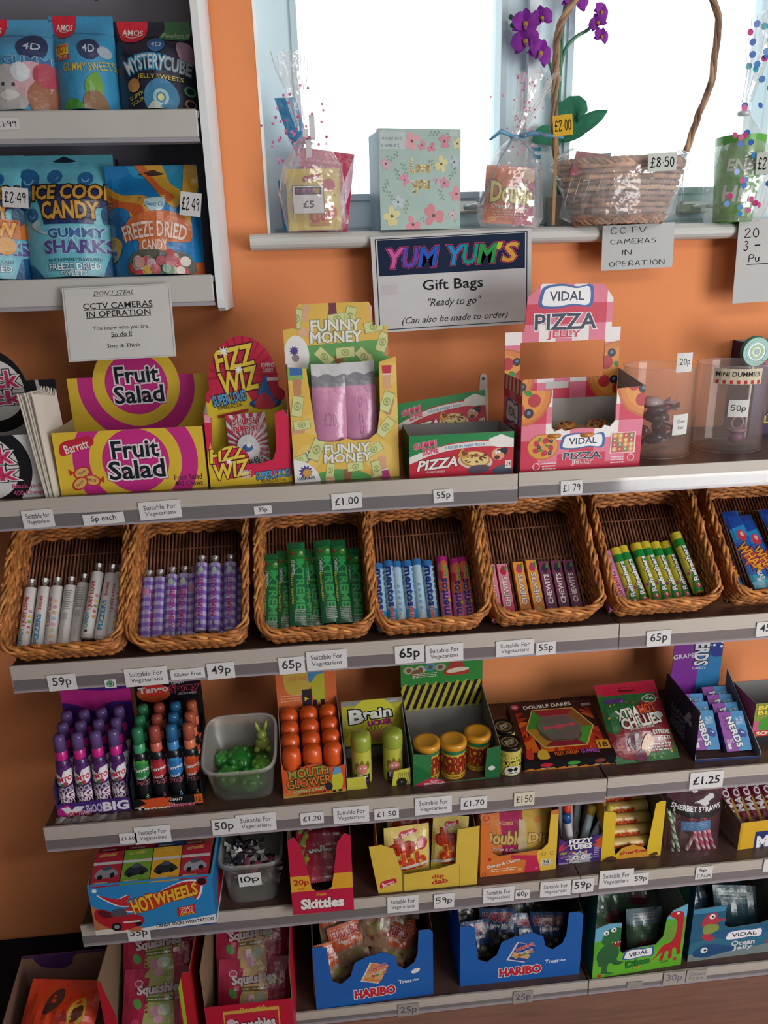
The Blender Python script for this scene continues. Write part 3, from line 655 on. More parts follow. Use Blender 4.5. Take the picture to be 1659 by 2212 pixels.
def g3(A):
    A.rect(0, 80, 100, 81, '0e1220'); amos(A); A.blob([(66, 102), (92, 102), (94, 82), (80, 77), (58, 80), (64, 92)], '3f7f52'); A.text('Peeland', 77, 84, 34, 7, 'a7c3a2', .03, .2)
    A.ell(55, 70, 11, '2c66a2'); A.text('4D', 55, 70, 13, 7, 'cfdcec', .02); A.blob([(80, 74), (96, 72), (98, 52), (84, 54)], 'b08fa5')
    A.text('MYSTERY', 40, 50, 50, 15, 'd9e2e6', .03, out=((.13, '3f97c4'),), arc=35, rot=4); A.text('CUBE', 80, 47, 30, 14, 'a7b0b6', .03, out=((.1, '5f7f94'),), rot=-8)
    A.text('JELLY SWEETS', 58, 33, 56, 6, 'c9b54e', .02, rot=-3, out=((.08, '20242c'),))
    A.ell(58, 12, 22, '3f86b0'); A.ring(58, 12, 6, 10, 'a9d2dc'); A.ell(58, 12, 4, 'd8d789'); A.ell(24, 26, 8, 'c08a52'); A.text('SUPER', 27, 15, 20, 4, 'b9b24e', .02, rot=20); A.text('SOUR', 28, 9, 18, 4, 'b9b24e', .02, rot=20); A.ring(92, 22, 4, 6, '4f8f5a'); A.ring(92, 8, 4, 6, '9a7248'); A.blob([(40, -4), (48, 8), (60, 0), (70, -4)], 'bfc9c0')
cp(0, 240, 418, 46, -.125, .2, .045, 'sweet_pouch', 'dark navy jelly sweets pouch with pale blue lettering, upper cabinet shelf', '1c2136', g3, 3)
def g4(A, t1='ICE COOL', right=True):
    A.rect(0, 90, 100, 100, '65b9cf')
    for x, y, r in ((12, 80, 12), (40, 82, 8), (72, 80, 8), (6, 62, 9), (15, 50, 7)): A.ell(x, y, r, '2f6fa8'); A.ring(x, y, r*.35, r*.5, '8fc3e0', 1, 180, 360, 8)
    A.blob([(38, 95), (44, 97), (50, 99), (56, 97), (62, 95), (50, 94)], '1e2c38')
    A.poly([(15, 76), (100, 73), (100, 56), (82, 55), (80, 42), (28, 42), (24, 58)], '21306a')
    A.text(t1, 58, 68, 82, 12, 'd9a346', .07, out=((.16, '33210f'),)); A.text('CANDY', 56, 53, 58, 13, 'd9a346', .07, out=((.16, '33210f'),))
    A.text('GUMMY', 60, 35, 58, 7, '2a5fa0', .08, out=((.16, 'a8dceb'),)); A.text('SHARKS', 62, 24, 72, 10, '5a4f95', .08, out=((.15, '90c6e0'),))
    A.text('BLUE RASPBERRY FLAVOURED', 57, 13.5, 56, 2.6, '1f3a5c', .01); A.text('FREEZE DRIED', 56, 8, 54, 5, 'dcecf2', .04, out=((.12, '2a6288'),)); A.text('SWEETS', 55, 2.5, 28, 4, 'dcecf2', .04, out=((.1, '2a6288'),))
    for P in ([(0, 0), (0, 14), (12, 9), (22, 0)], [(85, 0), (92, 16), (100, 18), (100, 0)]): A.poly(P, '1f5f92')
    A.blob([(13, 42), (22, 46), (24, 38), (32, 34), (22, 36)], 'b7cdd6'); A.blob([(88, 52), (94, 58), (97, 46), (90, 42)], '31587e')
def g4b(A):
    g4(A); A.rect(0, 32, 100, 47, 'd87a2a'); A.text('RAINBOW', 50, 39, 80, 11, 'f0b23a', .08, out=((.15, 'b23f1c'),)); A.rect(0, 20, 100, 31, '58aecb'); A.ell(80, 26, 9, 'e0a04a')
p4 = cp(1, -170, 47, 335, -.12, .27, .05, 'sweet_pouch', 'ice blue pouch with orange lettering cut by left picture edge, lower cabinet shelf', '6ec3d6', g4b, 4)
def sticker(par, x, z, w, h, y, txt, col='dedede', rot=0, name='price_sticker'):
    A = Art(w, h); A.hand(txt, 50, 50, 84, 60, '15151a', .8); m = MB(); m.panel([(0, 0), (w, 0), (w, h), (0, h)], th=.0006, cf=col, art=A, m='paper')
    o = m.build(name, par); o.location = (x, y, z); o.rotation_euler = (0, radians(rot), 0); return o
sticker(p4, .135, .115, .042, .032, -.046, '£2.49', rot=5)
p5 = cp(1, 28, 240, 333, -.12, .27, .05, 'sweet_pouch', 'ice blue pouch with gold and purple lettering, middle of lower cabinet shelf', '6ec3d6', g4, 5)
def g6(A):
    A.blob([(-10, 100), (20, 102), (30, 90), (50, 86), (62, 70), (80, 60), (100, 66), (110, 30), (90, -10), (-10, -10)], '1d7fc0')
    A.blob([(-5, 84), (18, 72), (44, 70), (56, 56), (50, 40), (30, 46), (22, 60), (-5, 66)], 'd9a13a'); A.blob([(-5, 76), (16, 66), (38, 62), (48, 52), (44, 44), (34, 50), (18, 60), (-5, 62)], 'd0642f')
    A.blob([(34, 105), (58, 105), (70, 84), (84, 74), (80, 60), (70, 62), (52, 80)], 'd8a83c'); A.blob([(30, 103), (40, 103), (60, 80), (76, 70), (68, 64), (48, 84)], 'cf6a34')
    A.blob([(86, 100), (100, 98), (100, 80), (92, 60), (92, 42), (86, 44), (84, 66)], 'd8a83c'); A.blob([(0, 50), (14, 54), (22, 36), (10, 20), (0, 24)], '1a6aa8'); A.blob([(0, 36), (14, 30), (10, 18), (0, 14)], 'dfb23c'); A.blob([(88, 8), (100, 12), (100, 0), (86, 0)], 'cf6a34')
    A.blob([(36, 92), (44, 94), (52, 96), (58, 94), (64, 92), (50, 90.5)], '4a2a22')
    A.blob([(44, 66), (66, 68), (64, 58), (52, 55)], 'b9d8e2'); A.text('Sweet Co', 55, 62, 20, 4, '2a6aa0', .02, .2)
    A.blob([(16, 32), (26, 50), (60, 56), (88, 50), (90, 30), (66, 28), (64, 20), (36, 20), (34, 30)], 'd2713c')
    A.text('FREEZE DRIED', 52, 40, 70, 13, 'efd9cb', .05, arc=30, out=((.1, 'c25c2c'),)); A.text('CANDY', 52, 26, 28, 9, 'efd9cb', .05)
    A.blob([(22, 0), (24, 16), (40, 22), (66, 20), (86, 18), (90, 0)], '5c5f55')
    rn = random.Random(4); cs = ['b9606a', '6f8f62', 'e2b75a', 'e6d8cd', 'c5464f', 'c9a9b0', 'd7a29a', '8fae9a']
    for i in range(30): A.ell(rn.uniform(27, 84), rn.uniform(1, 19), rn.uniform(4.5, 6.5), rn.choice(cs))
p6 = cp(1, 222, 424, 356, -.135, .25, .05, 'sweet_pouch', 'blue and orange swirled pouch with sweets picture at right of lower cabinet shelf', '2f9cc9', g6, 6)
sticker(p6, .128, .095, .035, .038, -.047, '£2.49', rot=8)
# ================================================================ window sill goods
def sillp(px, y): return at(px, 480, y).x
def cellotop(m, x, y, z, h, spread, seed, n=9, dots=None, bend=0):
    rn = random.Random(seed)
    for i in range(n):      # crumpled film fan
        a = 2*pi*i/n; P = []; Q = []; K = 7
        for k in range(K+1):
            t = k/K; r = .006+spread*t*(.7+.5*rn.random()); aa = a+.25*sin(3*t+i)
            P.append((x+r*cos(aa)+bend*t, y+r*sin(aa)*.5, z+h*t*(1-.12*rn.random()))); aa += 2*pi/n*(.55+.5*rn.random()); Q.append((x+r*cos(aa)*1.05+bend*t, y+r*sin(aa)*.5, z+h*t))
        V = P+Q; m.add(V, [[k, k+1, K+2+k, K+1+k] for k in range(K)], 'f4f0f4', 'cello')
        m.tube(P[1:], .0005, 'ffffff', 3, 'plastic')  # white thread paints a highlight streak along the film edge
def dots(m, n, fn, cols, r, seed):
    rn = random.Random(seed)
    for i in range(n):
        c = Vector(fn(rn)); U = Vector((1, rn.uniform(-.5, .5), rn.uniform(-.5, .5))).normalized(); V = U.cross(Vector((rn.uniform(-.3, .3), 1, 0))).normalized()
        m.add([c+(U*cos(t)+V*sin(t))*r for t in [pi*k/4 for k in range(8)]], [list(range(8))], rn.choice(cols), 'plastic')
def cellbody(m, w, h, d, seed, top=.012, cx=0):
    prof = [(.42, 0), (.5, .12), (.5, .4), (.44, .65), (.25, .88), (.07, 1)]; n = 20; V = []; F = []
    for i, (r, z) in enumerate(prof):
        for k in range(n):
            a = 2*pi*k/n; e = 1+.12*noise.noise(Vector((cos(a)*2+seed, sin(a)*2, z*4))); V.append((cx+r*w*cos(a)*e, -d/2+r*d*sin(a)*e-0, z*h))
    for i in range(len(prof)-1):
        for k in range(n): F.append([i*n+k, i*n+(k+1) % n, (i+1)*n+(k+1) % n, (i+1)*n+k])
    m.add(V, F, 'f4f0f4', 'cello', False)
pk = ['d95c9a', 'e07ab0']
# --- dip bag gift
gx0 = sillp(612, -.04); gw = sillp(748, -.04)-gx0; gh = at(650, 285, -.03).z-SILL
t = thing('gift_bag', 'cellophane gift bag holding a yellow sherbet dip pack and £5 tag, leftmost on sill', 'gift bag', (gx0+gw/2, -.01, SILL))
def gd(A):
    A.blob([(8, 92), (50, 98), (96, 84), (92, 40), (90, 5), (10, 5), (4, 50)], 'e9cf63'); barr(A, 48, 84, 34, 14); A.ell(80, 72, 12, 'c22f4a')
    A.text('dip', 40, 56, 50, 26, 'cf3a2a', .05, rot=8, out=((.12, 'eca93a'),)); A.text('dab', 66, 28, 52, 26, 'cf3a2a', .05, rot=14, out=((.12, 'eca93a'),)); A.rect(40, 6, 78, 11, 'c98a3a')
    for p in ((10, 64), (90, 55), (50, 70), (72, 12)): A.ell(*p, 2.5, 'e08a2a')
o = pouch('sherbet_pack', '', '', TR(-gw*.42, -.028, .004, -4), gw*.84, gh*.62, .03, 'e9cf63', gd, seed=11); del o['label']; del o['category']; o.parent = t
def pinkp(A): A.rect(0, 0, 100, 100, 'c42f5c'); A.lines(10, 10, 80, 90, 12, 'e4a2b8'); A.poly([(60, 0), (80, 0), (100, 60), (100, 100)], 'e2b9cc')
o = pouch('pink_pack', '', '', TR(-gw*.34, -.004, .004, -3, 8), gw*.86, gh*.86, .02, 'c42f5c', pinkp, seed=12); del o['label']; del o['category']; o.parent = t
def bluep(A): A.rect(30, 10, 50, 90, '4ca6d8')
m = MB(); p1, p2 = at(592, 210, -.01), at(637, 210, -.01)
def wl(px, py, y=-.01): q = at(px, py, y); return (q.x-(gx0+gw/2), y+.01, q.z-SILL)
m.add([wl(592, 211), wl(638, 209), wl(662, 290), wl(640, 330), wl(622, 295)], [[0, 1, 2, 3, 4]], '3593c9', 'foil'); m.add([wl(600, 388), wl(622, 400), wl(626, 497), wl(612, 497)], [[0, 1, 2, 3]], '3593c9', 'foil'); m.xf(Matrix.Translation((0, .004, 0))); m.build('blue_pack', t)
m = MB(); cellbody(m, gw*1.02, gh, .075, 3, cx=0)
cellotop(m, wl(648, 285)[0], -.03, gh, at(640, 110, -.03).z-at(640, 285, -.03).z, .028, 5, bend=-.008)
m.build('cellophane', t)
m = MB(); dots(m, 70, lambda r: (wl(645, 300)[0]+r.gauss(.0, .024), -.06+r.uniform(-.005, .03), gh*.62+abs(r.gauss(0, 1))*.07), pk, .0026, 3); m.build('pink_dots', t)['kind'] = 'stuff'
m = MB(); q = wl(655, 306, -.04); m.lathe([(.011, -.003), (.012, 0), (.011, .003)], 'e6e6e6', 12, (q[0], -.03, q[2]), 'paper')
for a, b in (((0, 0), (.03, .012)), ((.004, -.004), (.04, -.03)), ((.012, .0), (.028, .034))): m.box((q[0]+a[0], -.052, q[2]+min(a[1], b[1])), (q[0]+a[0]+.010, -.050, q[2]+max(a[1], b[1])*1.0+.006), 'e9e9ec', 'paper')
m.build('ribbon', t)
def g5(A): A.rect(0, 0, 100, 100, '26262a'); A.rect(2, 2, 98, 98, 'e9e9e9'); A.rect(8, 68, 92, 94, '15152a'); A.text("YUM YUM'S", 50, 81, 74, 16, 'b43f9a', .06, .2); A.rect(70, 73, 86, 89, 'b79a3a'); A.text('£5', 50, 34, 34, 24, '15151a', .04)
a = wl(634, 463, -.07); b_ = wl(699, 400, -.07); m = MB(); A = Art(b_[0]-a[0], b_[2]-a[2]); g5(A); m.panel([(0, 0), (A.W, 0), (A.W, A.H), (0, A.H)], th=.001, cf='e9e9e9', art=A, m='paper'); o = m.build('price_tag', t); o.location = (a[0], -.062, a[2])
# --- love you box
a, b_, c_ = at(822, 497, -.055), at(1000, 493, -.055), at(818, 277, -.055); W = b_.x-a.x; H = at(900, 277, -.055).z-SILL
t = thing('gift_box', 'pale green floral box reading Love you on the window sill', 'gift box', (a.x, -.062, SILL), radians(9))
def lv(A):
    rn = random.Random(12)
    def fl(x, y, r, c, n=5, cc='5a4a3a'):
        for i in range(n): t_ = 2*pi*i/n+rn.random(); A.ell(x+r*.6*cos(t_), y+r*.6*sin(t_), r*.5, c, ry=r*.38, rot=math.degrees(t_))
        A.ell(x, y, r*.18, cc)
    def lf(x, y, a_, n=6, c='7f9a86'):
        for i in range(n): A.ell(x+i*2.2*cos(a_), y+i*2.2*sin(a_), .35, '6a8070', ry=.35); A.ell(x+i*2.2*cos(a_)+1.4*(-1)**i*sin(a_), y+i*2.2*sin(a_)-1.4*(-1)**i*cos(a_), 1.6, c, ry=.8, rot=math.degrees(a_)+50*(-1)**i)
    for x, y, a_ in ((8, 62, 1.3), (14, 70, .6), (4, 40, 1.0), (28, 66, -1.1), (92, 62, 1.7), (86, 52, .8), (78, 30, 2), (62, 95, .1), (30, 18, 1.2), (92, 8, 1.6), (60, 6, 2.6), (16, 30, 2.2), (84, 84, 1.5), (70, 62, 2.4), (24, 50, 1.9)): lf(x, y, a_)
    for x, y, r, c in ((40, 88, 9, 'e3a7b0'), (52, 84, 5, 'd98fa8'), (80, 88, 7, 'd98a9e'), (64, 82, 5, 'da7f9b'), (76, 66, 8, 'dfd79a'), (30, 50, 6, 'd98fa8'), (80, 47, 6, 'd88a9e'), (66, 14, 12, 'd8848f'), (95, 36, 8, 'df97a0'), (40, 5, 9, 'dc8f9a'), (14, 14, 10, 'dfd79a'), (92, 68, 6, 'b9c9d6'), (8, 66, 6, 'd9a9bd'), (22, 28, 7, 'c3d0d8'), (8, 94, 5, 'c3d0d8'), (96, 86, 6, 'd9d6a2'), (70, 50, 4, 'cfa6c0'), (90, 14, 5, 'dcb2c2')): fl(x, y, r, c)
    A.rect(1, 80, 32, 97, 'bfcfcf'); A.hand('oxiad axo', 16, 91, 24, 4, '6a7478', .5); A.hand('sweet', 14, 84, 22, 4, '6a7478', .5); A.rect(86, 93, 96, 98, 'c2cccb')
    A.hand('Love', 50, 64, 27, 15, 'f3dc98', 1.5); A.hand('you', 51, 43, 24, 15, 'f3dc98', 1.5)
m = MB(); A = Art(W, H); lv(A); m.panel([(0, 0), (W, 0), (W, H), (0, H)], th=.014, cf='a9c4bc', cb='8fb0b5', art=A); m.build('lid', t)
m = MB(); m.box((.002, .014, .001), (W-.002, .085, H-.002), '9cc3d2'); m.build('box_body', t)
# --- second gift bag (double pack)
gx1 = sillp(1095, -.04)
t = thing('gift_bag', 'cellophane gift bag with orange double sherbet pack and blue tie, beside the gift basket', 'gift bag', (gx1, -.012, SILL), 0, 0, radians(4))
gw = .115; gh = at(1110, 300, -.03).z-SILL
def dd(A):
    A.poly([(0, 0), (100, 0), (100, 100), (0, 100)], 'd9713a'); A.poly([(60, 0), (100, 0), (100, 100), (70, 100)], 'c02a55'); A.ell(85, 85, 14, 'e9c9a0'); A.ell(12, 70, 8, 'b8324a'); A.ell(20, 10, 7, 'e8a03a')
    A.text('Double', 52, 52, 86, 34, 'ece071', .06, out=((.14, '7d5a1e'),), rot=-3); A.text('Orange & Cherry', 50, 27, 78, 9, 'f4eae0', .03, rot=-3); A.lines(15, 10, 80, 22, 3, 'eab9a0')
o = pouch('sherbet_pack', '', '', TR(-gw*.42, -.03, .006, -4), gw*.84, gh*.66, .028, 'd9713a', dd, seed=21); del o['label']; del o['category']; o.parent = t
m = MB(); cellbody(m, gw*1.08, gh, .08, 7); cellotop(m, 0, -.03, gh*.98, at(1150, 150, -.03).z-at(1150, 300, -.03).z, .035, 9, 12, bend=.035); m.build('cellophane', t)
m = MB(); dots(m, 60, lambda r: (r.gauss(.015, .025), -.05+r.uniform(-.01, .03), gh+r.uniform(-.03, .11)), pk, .002, 4); m.build('pink_dots', t)['kind'] = 'stuff'
m = MB(); m.lathe([(.010, -.004), (.012, 0), (.010, .004)], '69a9cf', 12, (0, -.03, gh), 'plastic')
for s_, e in ((1, .09), (-1, .05)): m.tube([(0, -.036, gh), (.03*s_, -.045, gh+.008), (e*s_, -.04, gh-.002+.006*s_)], [.003, .005, .002], '69a9cf', 5)
m.tube([(-.004, -.04, gh), (-.03, -.055, gh*.75), (-.06, -.05, gh*.25)], .0015, '4f8fb8', 4); m.tube([(.004, -.04, gh), (.035, -.055, gh*.8), (.045, -.05, gh*.35)], .0015, '4f8fb8', 4)
m.build('ribbon', t)
# --- teal hanging word
q = at(1150, 438, -.02); m = MB(); A = Art(1, 1); s_ = .018
P = glyphs('mum', .02, 0); b0 = bb(P); Lh = at(1150, 318, -.02).z-at(1150, 438, -.02).z; k = Lh/(b0[2]-b0[0]); kk = .026/(b0[3]-b0[1])
for yy, fl in ((0, False), (.004, True)):
    for pg in P:
        V = [(-(p[1]-b0[1])*kk+.026, yy, (p[0]-b0[0])*k) for p in pg]; m.add(V if not fl else V[::-1], [list(range(len(V)))], '3f87a5', 'card')
solo(m, 'hanging_word', 'teal cut-out letters hanging vertically between gift bag and basket', 'decoration', Matrix.Translation((q.x-.012, -.02, q.z)))
# --- wicker gift basket with tall hoop handle
bw = at(1480, 350, -.06).x-at(1215, 350, -.06).x; bx = (at(1480, 350, -.06).x+at(1215, 350, -.06).x)/2; bh = at(1340, 352, -.08).z-SILL; bfw = at(1430, 470, -.06).x-at(1255, 470, -.06).x
t = thing('gift_basket', 'round wicker gift basket with tall hoop handle and £8.50 card on sill', 'basket', (bx, -.045, SILL)); BD = .12
m = MB(); rows = 11; K = 60; cs = ['b98f6c', 'a67d5f', '8c6650', 'c9a684', '9a7a68']; rn = random.Random(3)
for j in range(rows):
    f_ = (j+.5)/rows; rx_ = (bfw+(bw-bfw)*f_)/2; P = []
    for i in range(K):
        a = 2*pi*i/K; o_ = .0045*sin(a*10+j*pi); P.append(((rx_+o_)*cos(a), (BD/2*(.8+.2*f_)+o_)*sin(a), bh*f_))
    m.tube(P, bh/rows*.52, rn.choice(cs), 5, 'wicker', closed=True)
for i in range(20):
    a = 2*pi*i/20; m.tube([(bfw/2*cos(a), BD*.4*sin(a), 0), (bw/2*cos(a), BD/2*sin(a), bh)], .0028, '7d5a48', 5, 'wicker')
for s_ in range(3):
    P = [((bfw/2+.004+.004*sin(a*14+s_*2.1))*cos(a), (BD*.42+.004)*sin(a), .006+.005*cos(a*14+s_*2.1)) for a in [2*pi*i/90 for i in range(90)]]; m.tube(P, .0032, cs[s_], 5, 'wicker', closed=True)
m.build('basket_weave', t)
m = MB()
for s_ in range(3):
    P = [((bw/2+.003*sin(a*18+s_*2.1))*cos(a), (BD/2+.003*sin(a*18+s_*2.1))*sin(a), bh+.003+.004*cos(a*18+s_*2.1)) for a in [2*pi*i/110 for i in range(110)]]; m.tube(P, .0036, cs[s_], 5, 'wicker', closed=True)
m.build('rim', t)
def bl(px, py, y=-.045): q = at(px, py, y); return Vector((q.x-bx, 0, q.z-SILL))
HP = [bl(*p) for p in ((1204, 345), (1196, 290), (1198, 215), (1201, 150), (1203, 90), (1212, 50), (1238, 5), (1275, -60), (1340, -120), (1420, -130), (1500, -80), (1535, -15), (1552, 45), (1545, 110), (1536, 180), (1512, 240), (1498, 280), (1482, 328))]
HP = [Vector(p) for p in smooth_pts([tuple(p) for p in HP], False, 5)]
m = MB()
for s_ in range(3): m.tube([p+Vector((.0032*cos(i*.45+s_*2.1), .0032*sin(i*.45+s_*2.1), 0)) for i, p in enumerate(HP)], .0042, ['8d6f58', '7a5c49', 'a38468'][s_], 6, 'wicker')
m.build('handle', t)
m = MB(); rn = random.Random(8)
for i in range(16):
    x, y = rn.uniform(-.42, .42)*bw, rn.uniform(-.3, .3)*BD; c = rn.choice(['d9d4de', 'b5a6c6', '8fb2c6', 'a43f55', '6f8fa8', 'e4e0e4', '5d86a5', 'c9b79c']); s = rn.uniform(.02, .04); a = rn.uniform(-.7, .7)
    V = [Vector((x-s*cos(a), y-.01, bh-.02)), Vector((x+s*cos(a), y+.01, bh-.02)), Vector((x+s*cos(a)+.01, y+.012, bh+rn.uniform(.005, .022))), Vector((x-s*cos(a)*.6, y, bh+rn.uniform(.005, .024)))]
    m.add(V, [[0, 1, 2, 3]], c, 'foil')
m.build('wrapped_filling', t)
m = MB(); n = 30; V = []
for i, (r, z) in enumerate(((.5, 0), (.62, .15), (.56, .5), (.55, .8), (.60, 1.0), (.52, 1.18), (.40, 1.30))):
    for k in range(n):
        a = 2*pi*k/n; e = 1+.10*noise.noise(Vector((cos(a)*3, sin(a)*3, i*.9))); V.append((r*e*(bfw+(bw-bfw)*min(1, z))*cos(a), r*e*BD*1.02*sin(a), z*bh))
m.add(V, [[i*n+k, i*n+(k+1) % n, (i+1)*n+(k+1) % n, (i+1)*n+k] for i in range(6) for k in range(n)], 'f6f4f8', 'cello')
for k in range(14):
    a = pi+.4+k*.2; m.tube([(bw*.5*1.06*cos(a), BD*.58*sin(a), bh*(.3+.05*(k % 5))), (bw*.5*1.03*cos(a+.12), BD*.56*sin(a+.12), bh*(.75+.05*(k % 4)))], .0005, 'ffffff', 3)  # short white threads stand in for glints on the film creases
m.build('cellophane', t)
A = None; a, b_ = bl(1358, 383), bl(1419, 345); o = sticker(t, a.x, a.z, b_.x-a.x, b_.z-a.z, -.085, '£8.50', 'd5dad6', -2)
# --- yellow price ticket on a stick
q = at(1196, 296, -.095); sq = at(1240, 258, -.095); t = thing('price_ticket', 'yellow £2.00 ticket on a wooden stick at left end of the gift basket', 'price card', (q.x, -.095, SILL)); 
m = MB(); m.box((.003, .001, 0), (.009, .003, q.z-SILL+.01), 'b08a60', 'rough'); m.build('stick', t); sticker(t, 0, q.z-SILL, sq.x-q.x, sq.z-q.z+.006, 0, '£2.00', 'dfb33a', -6, 'ticket')
# --- orchid
ox = at(1212, 400, .02).x; t = thing('artificial_orchid', 'purple orchid with green strap leaves standing behind the gift basket', 'plant', (ox, .043, SILL))
def ol(px, py): q = at(px, py, .03); return Vector((q.x-ox, 0, q.z-SILL))
m = MB(); m.lathe([(.0, 0), (.018, 0), (.022, .06), (.023, .06), (.02, .056), (.0001, .05)], 'd8d4cc', 20); m.build('pot', t)
for pts in (((1212, 420), (1208, 320), (1214, 170), (1220, 60), (1228, -10)), ((1214, 240), (1212, 170), (1225, 105), (1250, 75), (1275, 60), (1300, 35)), ((1212, 260), (1195, 140), (1172, 115), (1150, 80), (1125, 50), (1105, 30))):
    m = MB(); m.tube([Vector(p) for p in smooth_pts([tuple(ol(*p)) for p in pts], False, 4)], [.0035]*(4*(len(pts)-1)+1), '3d7f5c', 6); m.build('stem', t)
def orchid(o, s, rot, tw=0):
    m = MB(); R = Matrix.Translation(o) @ Matrix.Rotation(tw, 4, 'Z') @ Matrix.Rotation(rot, 4, 'Y')
    for k, (a, l, w_) in enumerate(((90, 1, .34), (210, 1, .32), (330, 1, .32), (10, 1.0, .6), (170, 1.0, .6))):
        a = radians(a); D = Vector((cos(a), 0, sin(a))); Sd = Vector((-sin(a), 0, cos(a))); V = []; n = 6
        for i in range(n+1):
            t_ = i/n; ww = w_*sin(pi*min(1, t_*.92+.06))**.7
            for j in (-1, 0, 1): V.append(R @ ((D*t_*l+Sd*ww*j)*s+Vector((0, -(.25*sin(t_*3)+.06*abs(j)+(.04 if k > 2 else 0))*s, 0))))
        m.add(V, [[i*3+j, i*3+j+1, i*3+4+j, i*3+3+j] for i in range(n) for j in range(2)], ['7d2a9c', '8f35a8', '8c2fa5', '9a3fb5', '9a3fb5'][k], 'rough', True)
    m.ball(R @ Vector((0, -.3*s, -.08*s)), s*.2, 'c9a24a', 'rough', 8); m.ball(R @ Vector((0, -.36*s, -.3*s)), s*.16, 'b06aa8', 'rough', 6)
    m.build('flower', t)
for px, py, s, r in ((1130, 55, .026, .1), (1132, 92, .027, -.3), (1160, 118, .027, .5), (1167, 42, .021, -.2), (1150, 105, .02, .8), (1238, 2, .028, .2), (1293, 30, .018, .6), (1288, 52, .017, -.4), (1294, 82, .016, .3)): orchid(ol(px, py)+Vector((0, -.02, 0)), s, r, r*.7)
for px, py in ((1107, 32), (1117, 38), (1110, 50), (1126, 37), (1306, 27), (1297, 60)): m = MB(); m.ball(ol(px, py), .005, '3f7a5c', 'rough', 6); m.build('bud', t)
for b0, mid, tip, ww in (((1215, 300), (1235, 215), (1262, 245), .03), ((1215, 300), (1265, 265), (1306, 242), .016), ((1215, 310), (1180, 270), (1150, 310), .018), ((1220, 300), (1250, 265), (1275, 262), .02)):
    A_, B_, C_ = ol(*b0), ol(*mid), ol(*tip); V = []; n = 8; m = MB()
    for i in range(n+1):
        t_ = i/n; p = A_*(1-t_)**2+B_*2*t_*(1-t_)+C_*t_*t_; d_ = (B_-A_)*(1-t_)+(C_-B_)*t_; sd = Vector((-d_.z, 0, d_.x)).normalized()*ww*sin(pi*(t_*.93+.05))**.6
        for j in (-1, 0, 1): V.append(p+sd*j+Vector((0, .008*abs(j)-.03*t_, 0)))
    m.add(V, [[i*3+j, i*3+j+1, i*3+4+j, i*3+3+j] for i in range(n) for j in range(2)], '3f8a6a', 'rough', True); m.build('leaf', t)
# --- green gift cup in dotted film
a = at(1540, 466, -.04); b_ = at(1625, 466, -.04); gc = (a.x+b_.x)/2; h = at(1590, 297, -.04).z-SILL
t = thing('gift_bag', 'green cup in clear film with pink and blue dots at right of sill', 'gift bag', (gc, -.04, SILL))
def gcup(A): A.text('ENJOY', 50, 62, 30, 18, 'dfe9dc', .06, rot=-6); A.text('HEIC', 50, 32, 34, 18, 'dfe9dc', .06, rot=-4); A.rect(0, 0, 100, 6, '4a8f3a')
m = tubemesh(.036, h, '5fb045', gcup, 'plastic', r2=.046); m.build('cup', t)
m = MB(); cellbody(m, .12, h*1.28, .12, 15); 
for i in range(len(m.v)): m.v[i] = (m.v[i][0], m.v[i][1]+.06, m.v[i][2])
cellotop(m, 0, 0, h*1.25, .17, .03, 19, 9, bend=.03); m.build('cellophane', t)
m = MB(); dots(m, 26, lambda r: (r.gauss(.01, .022)+0, -.05+r.uniform(-.01, .01), h*1.25+r.uniform(0, .14)), ['d0478c', '2f7fc9', '35a8b5', '3a6fc9'], .006, 6); dots(m, 26, lambda r: (r.uniform(-.05, .05), -.062, r.uniform(.01, h)), ['d0478c', '2f7fc9', '3a6fc9'], .0055, 8); m.build('coloured_dots', t)['kind'] = 'stuff'
m = MB(); m.lathe([(.011, -.004), (.013, 0), (.011, .004)], 'd8d8e6', 12, (0, 0, h*1.27), 'plastic'); m.build('ribbon', t)
sticker(t, .0, h*.52, .045, .038, -.064, '£2.00', 'c3c9c0', -2)
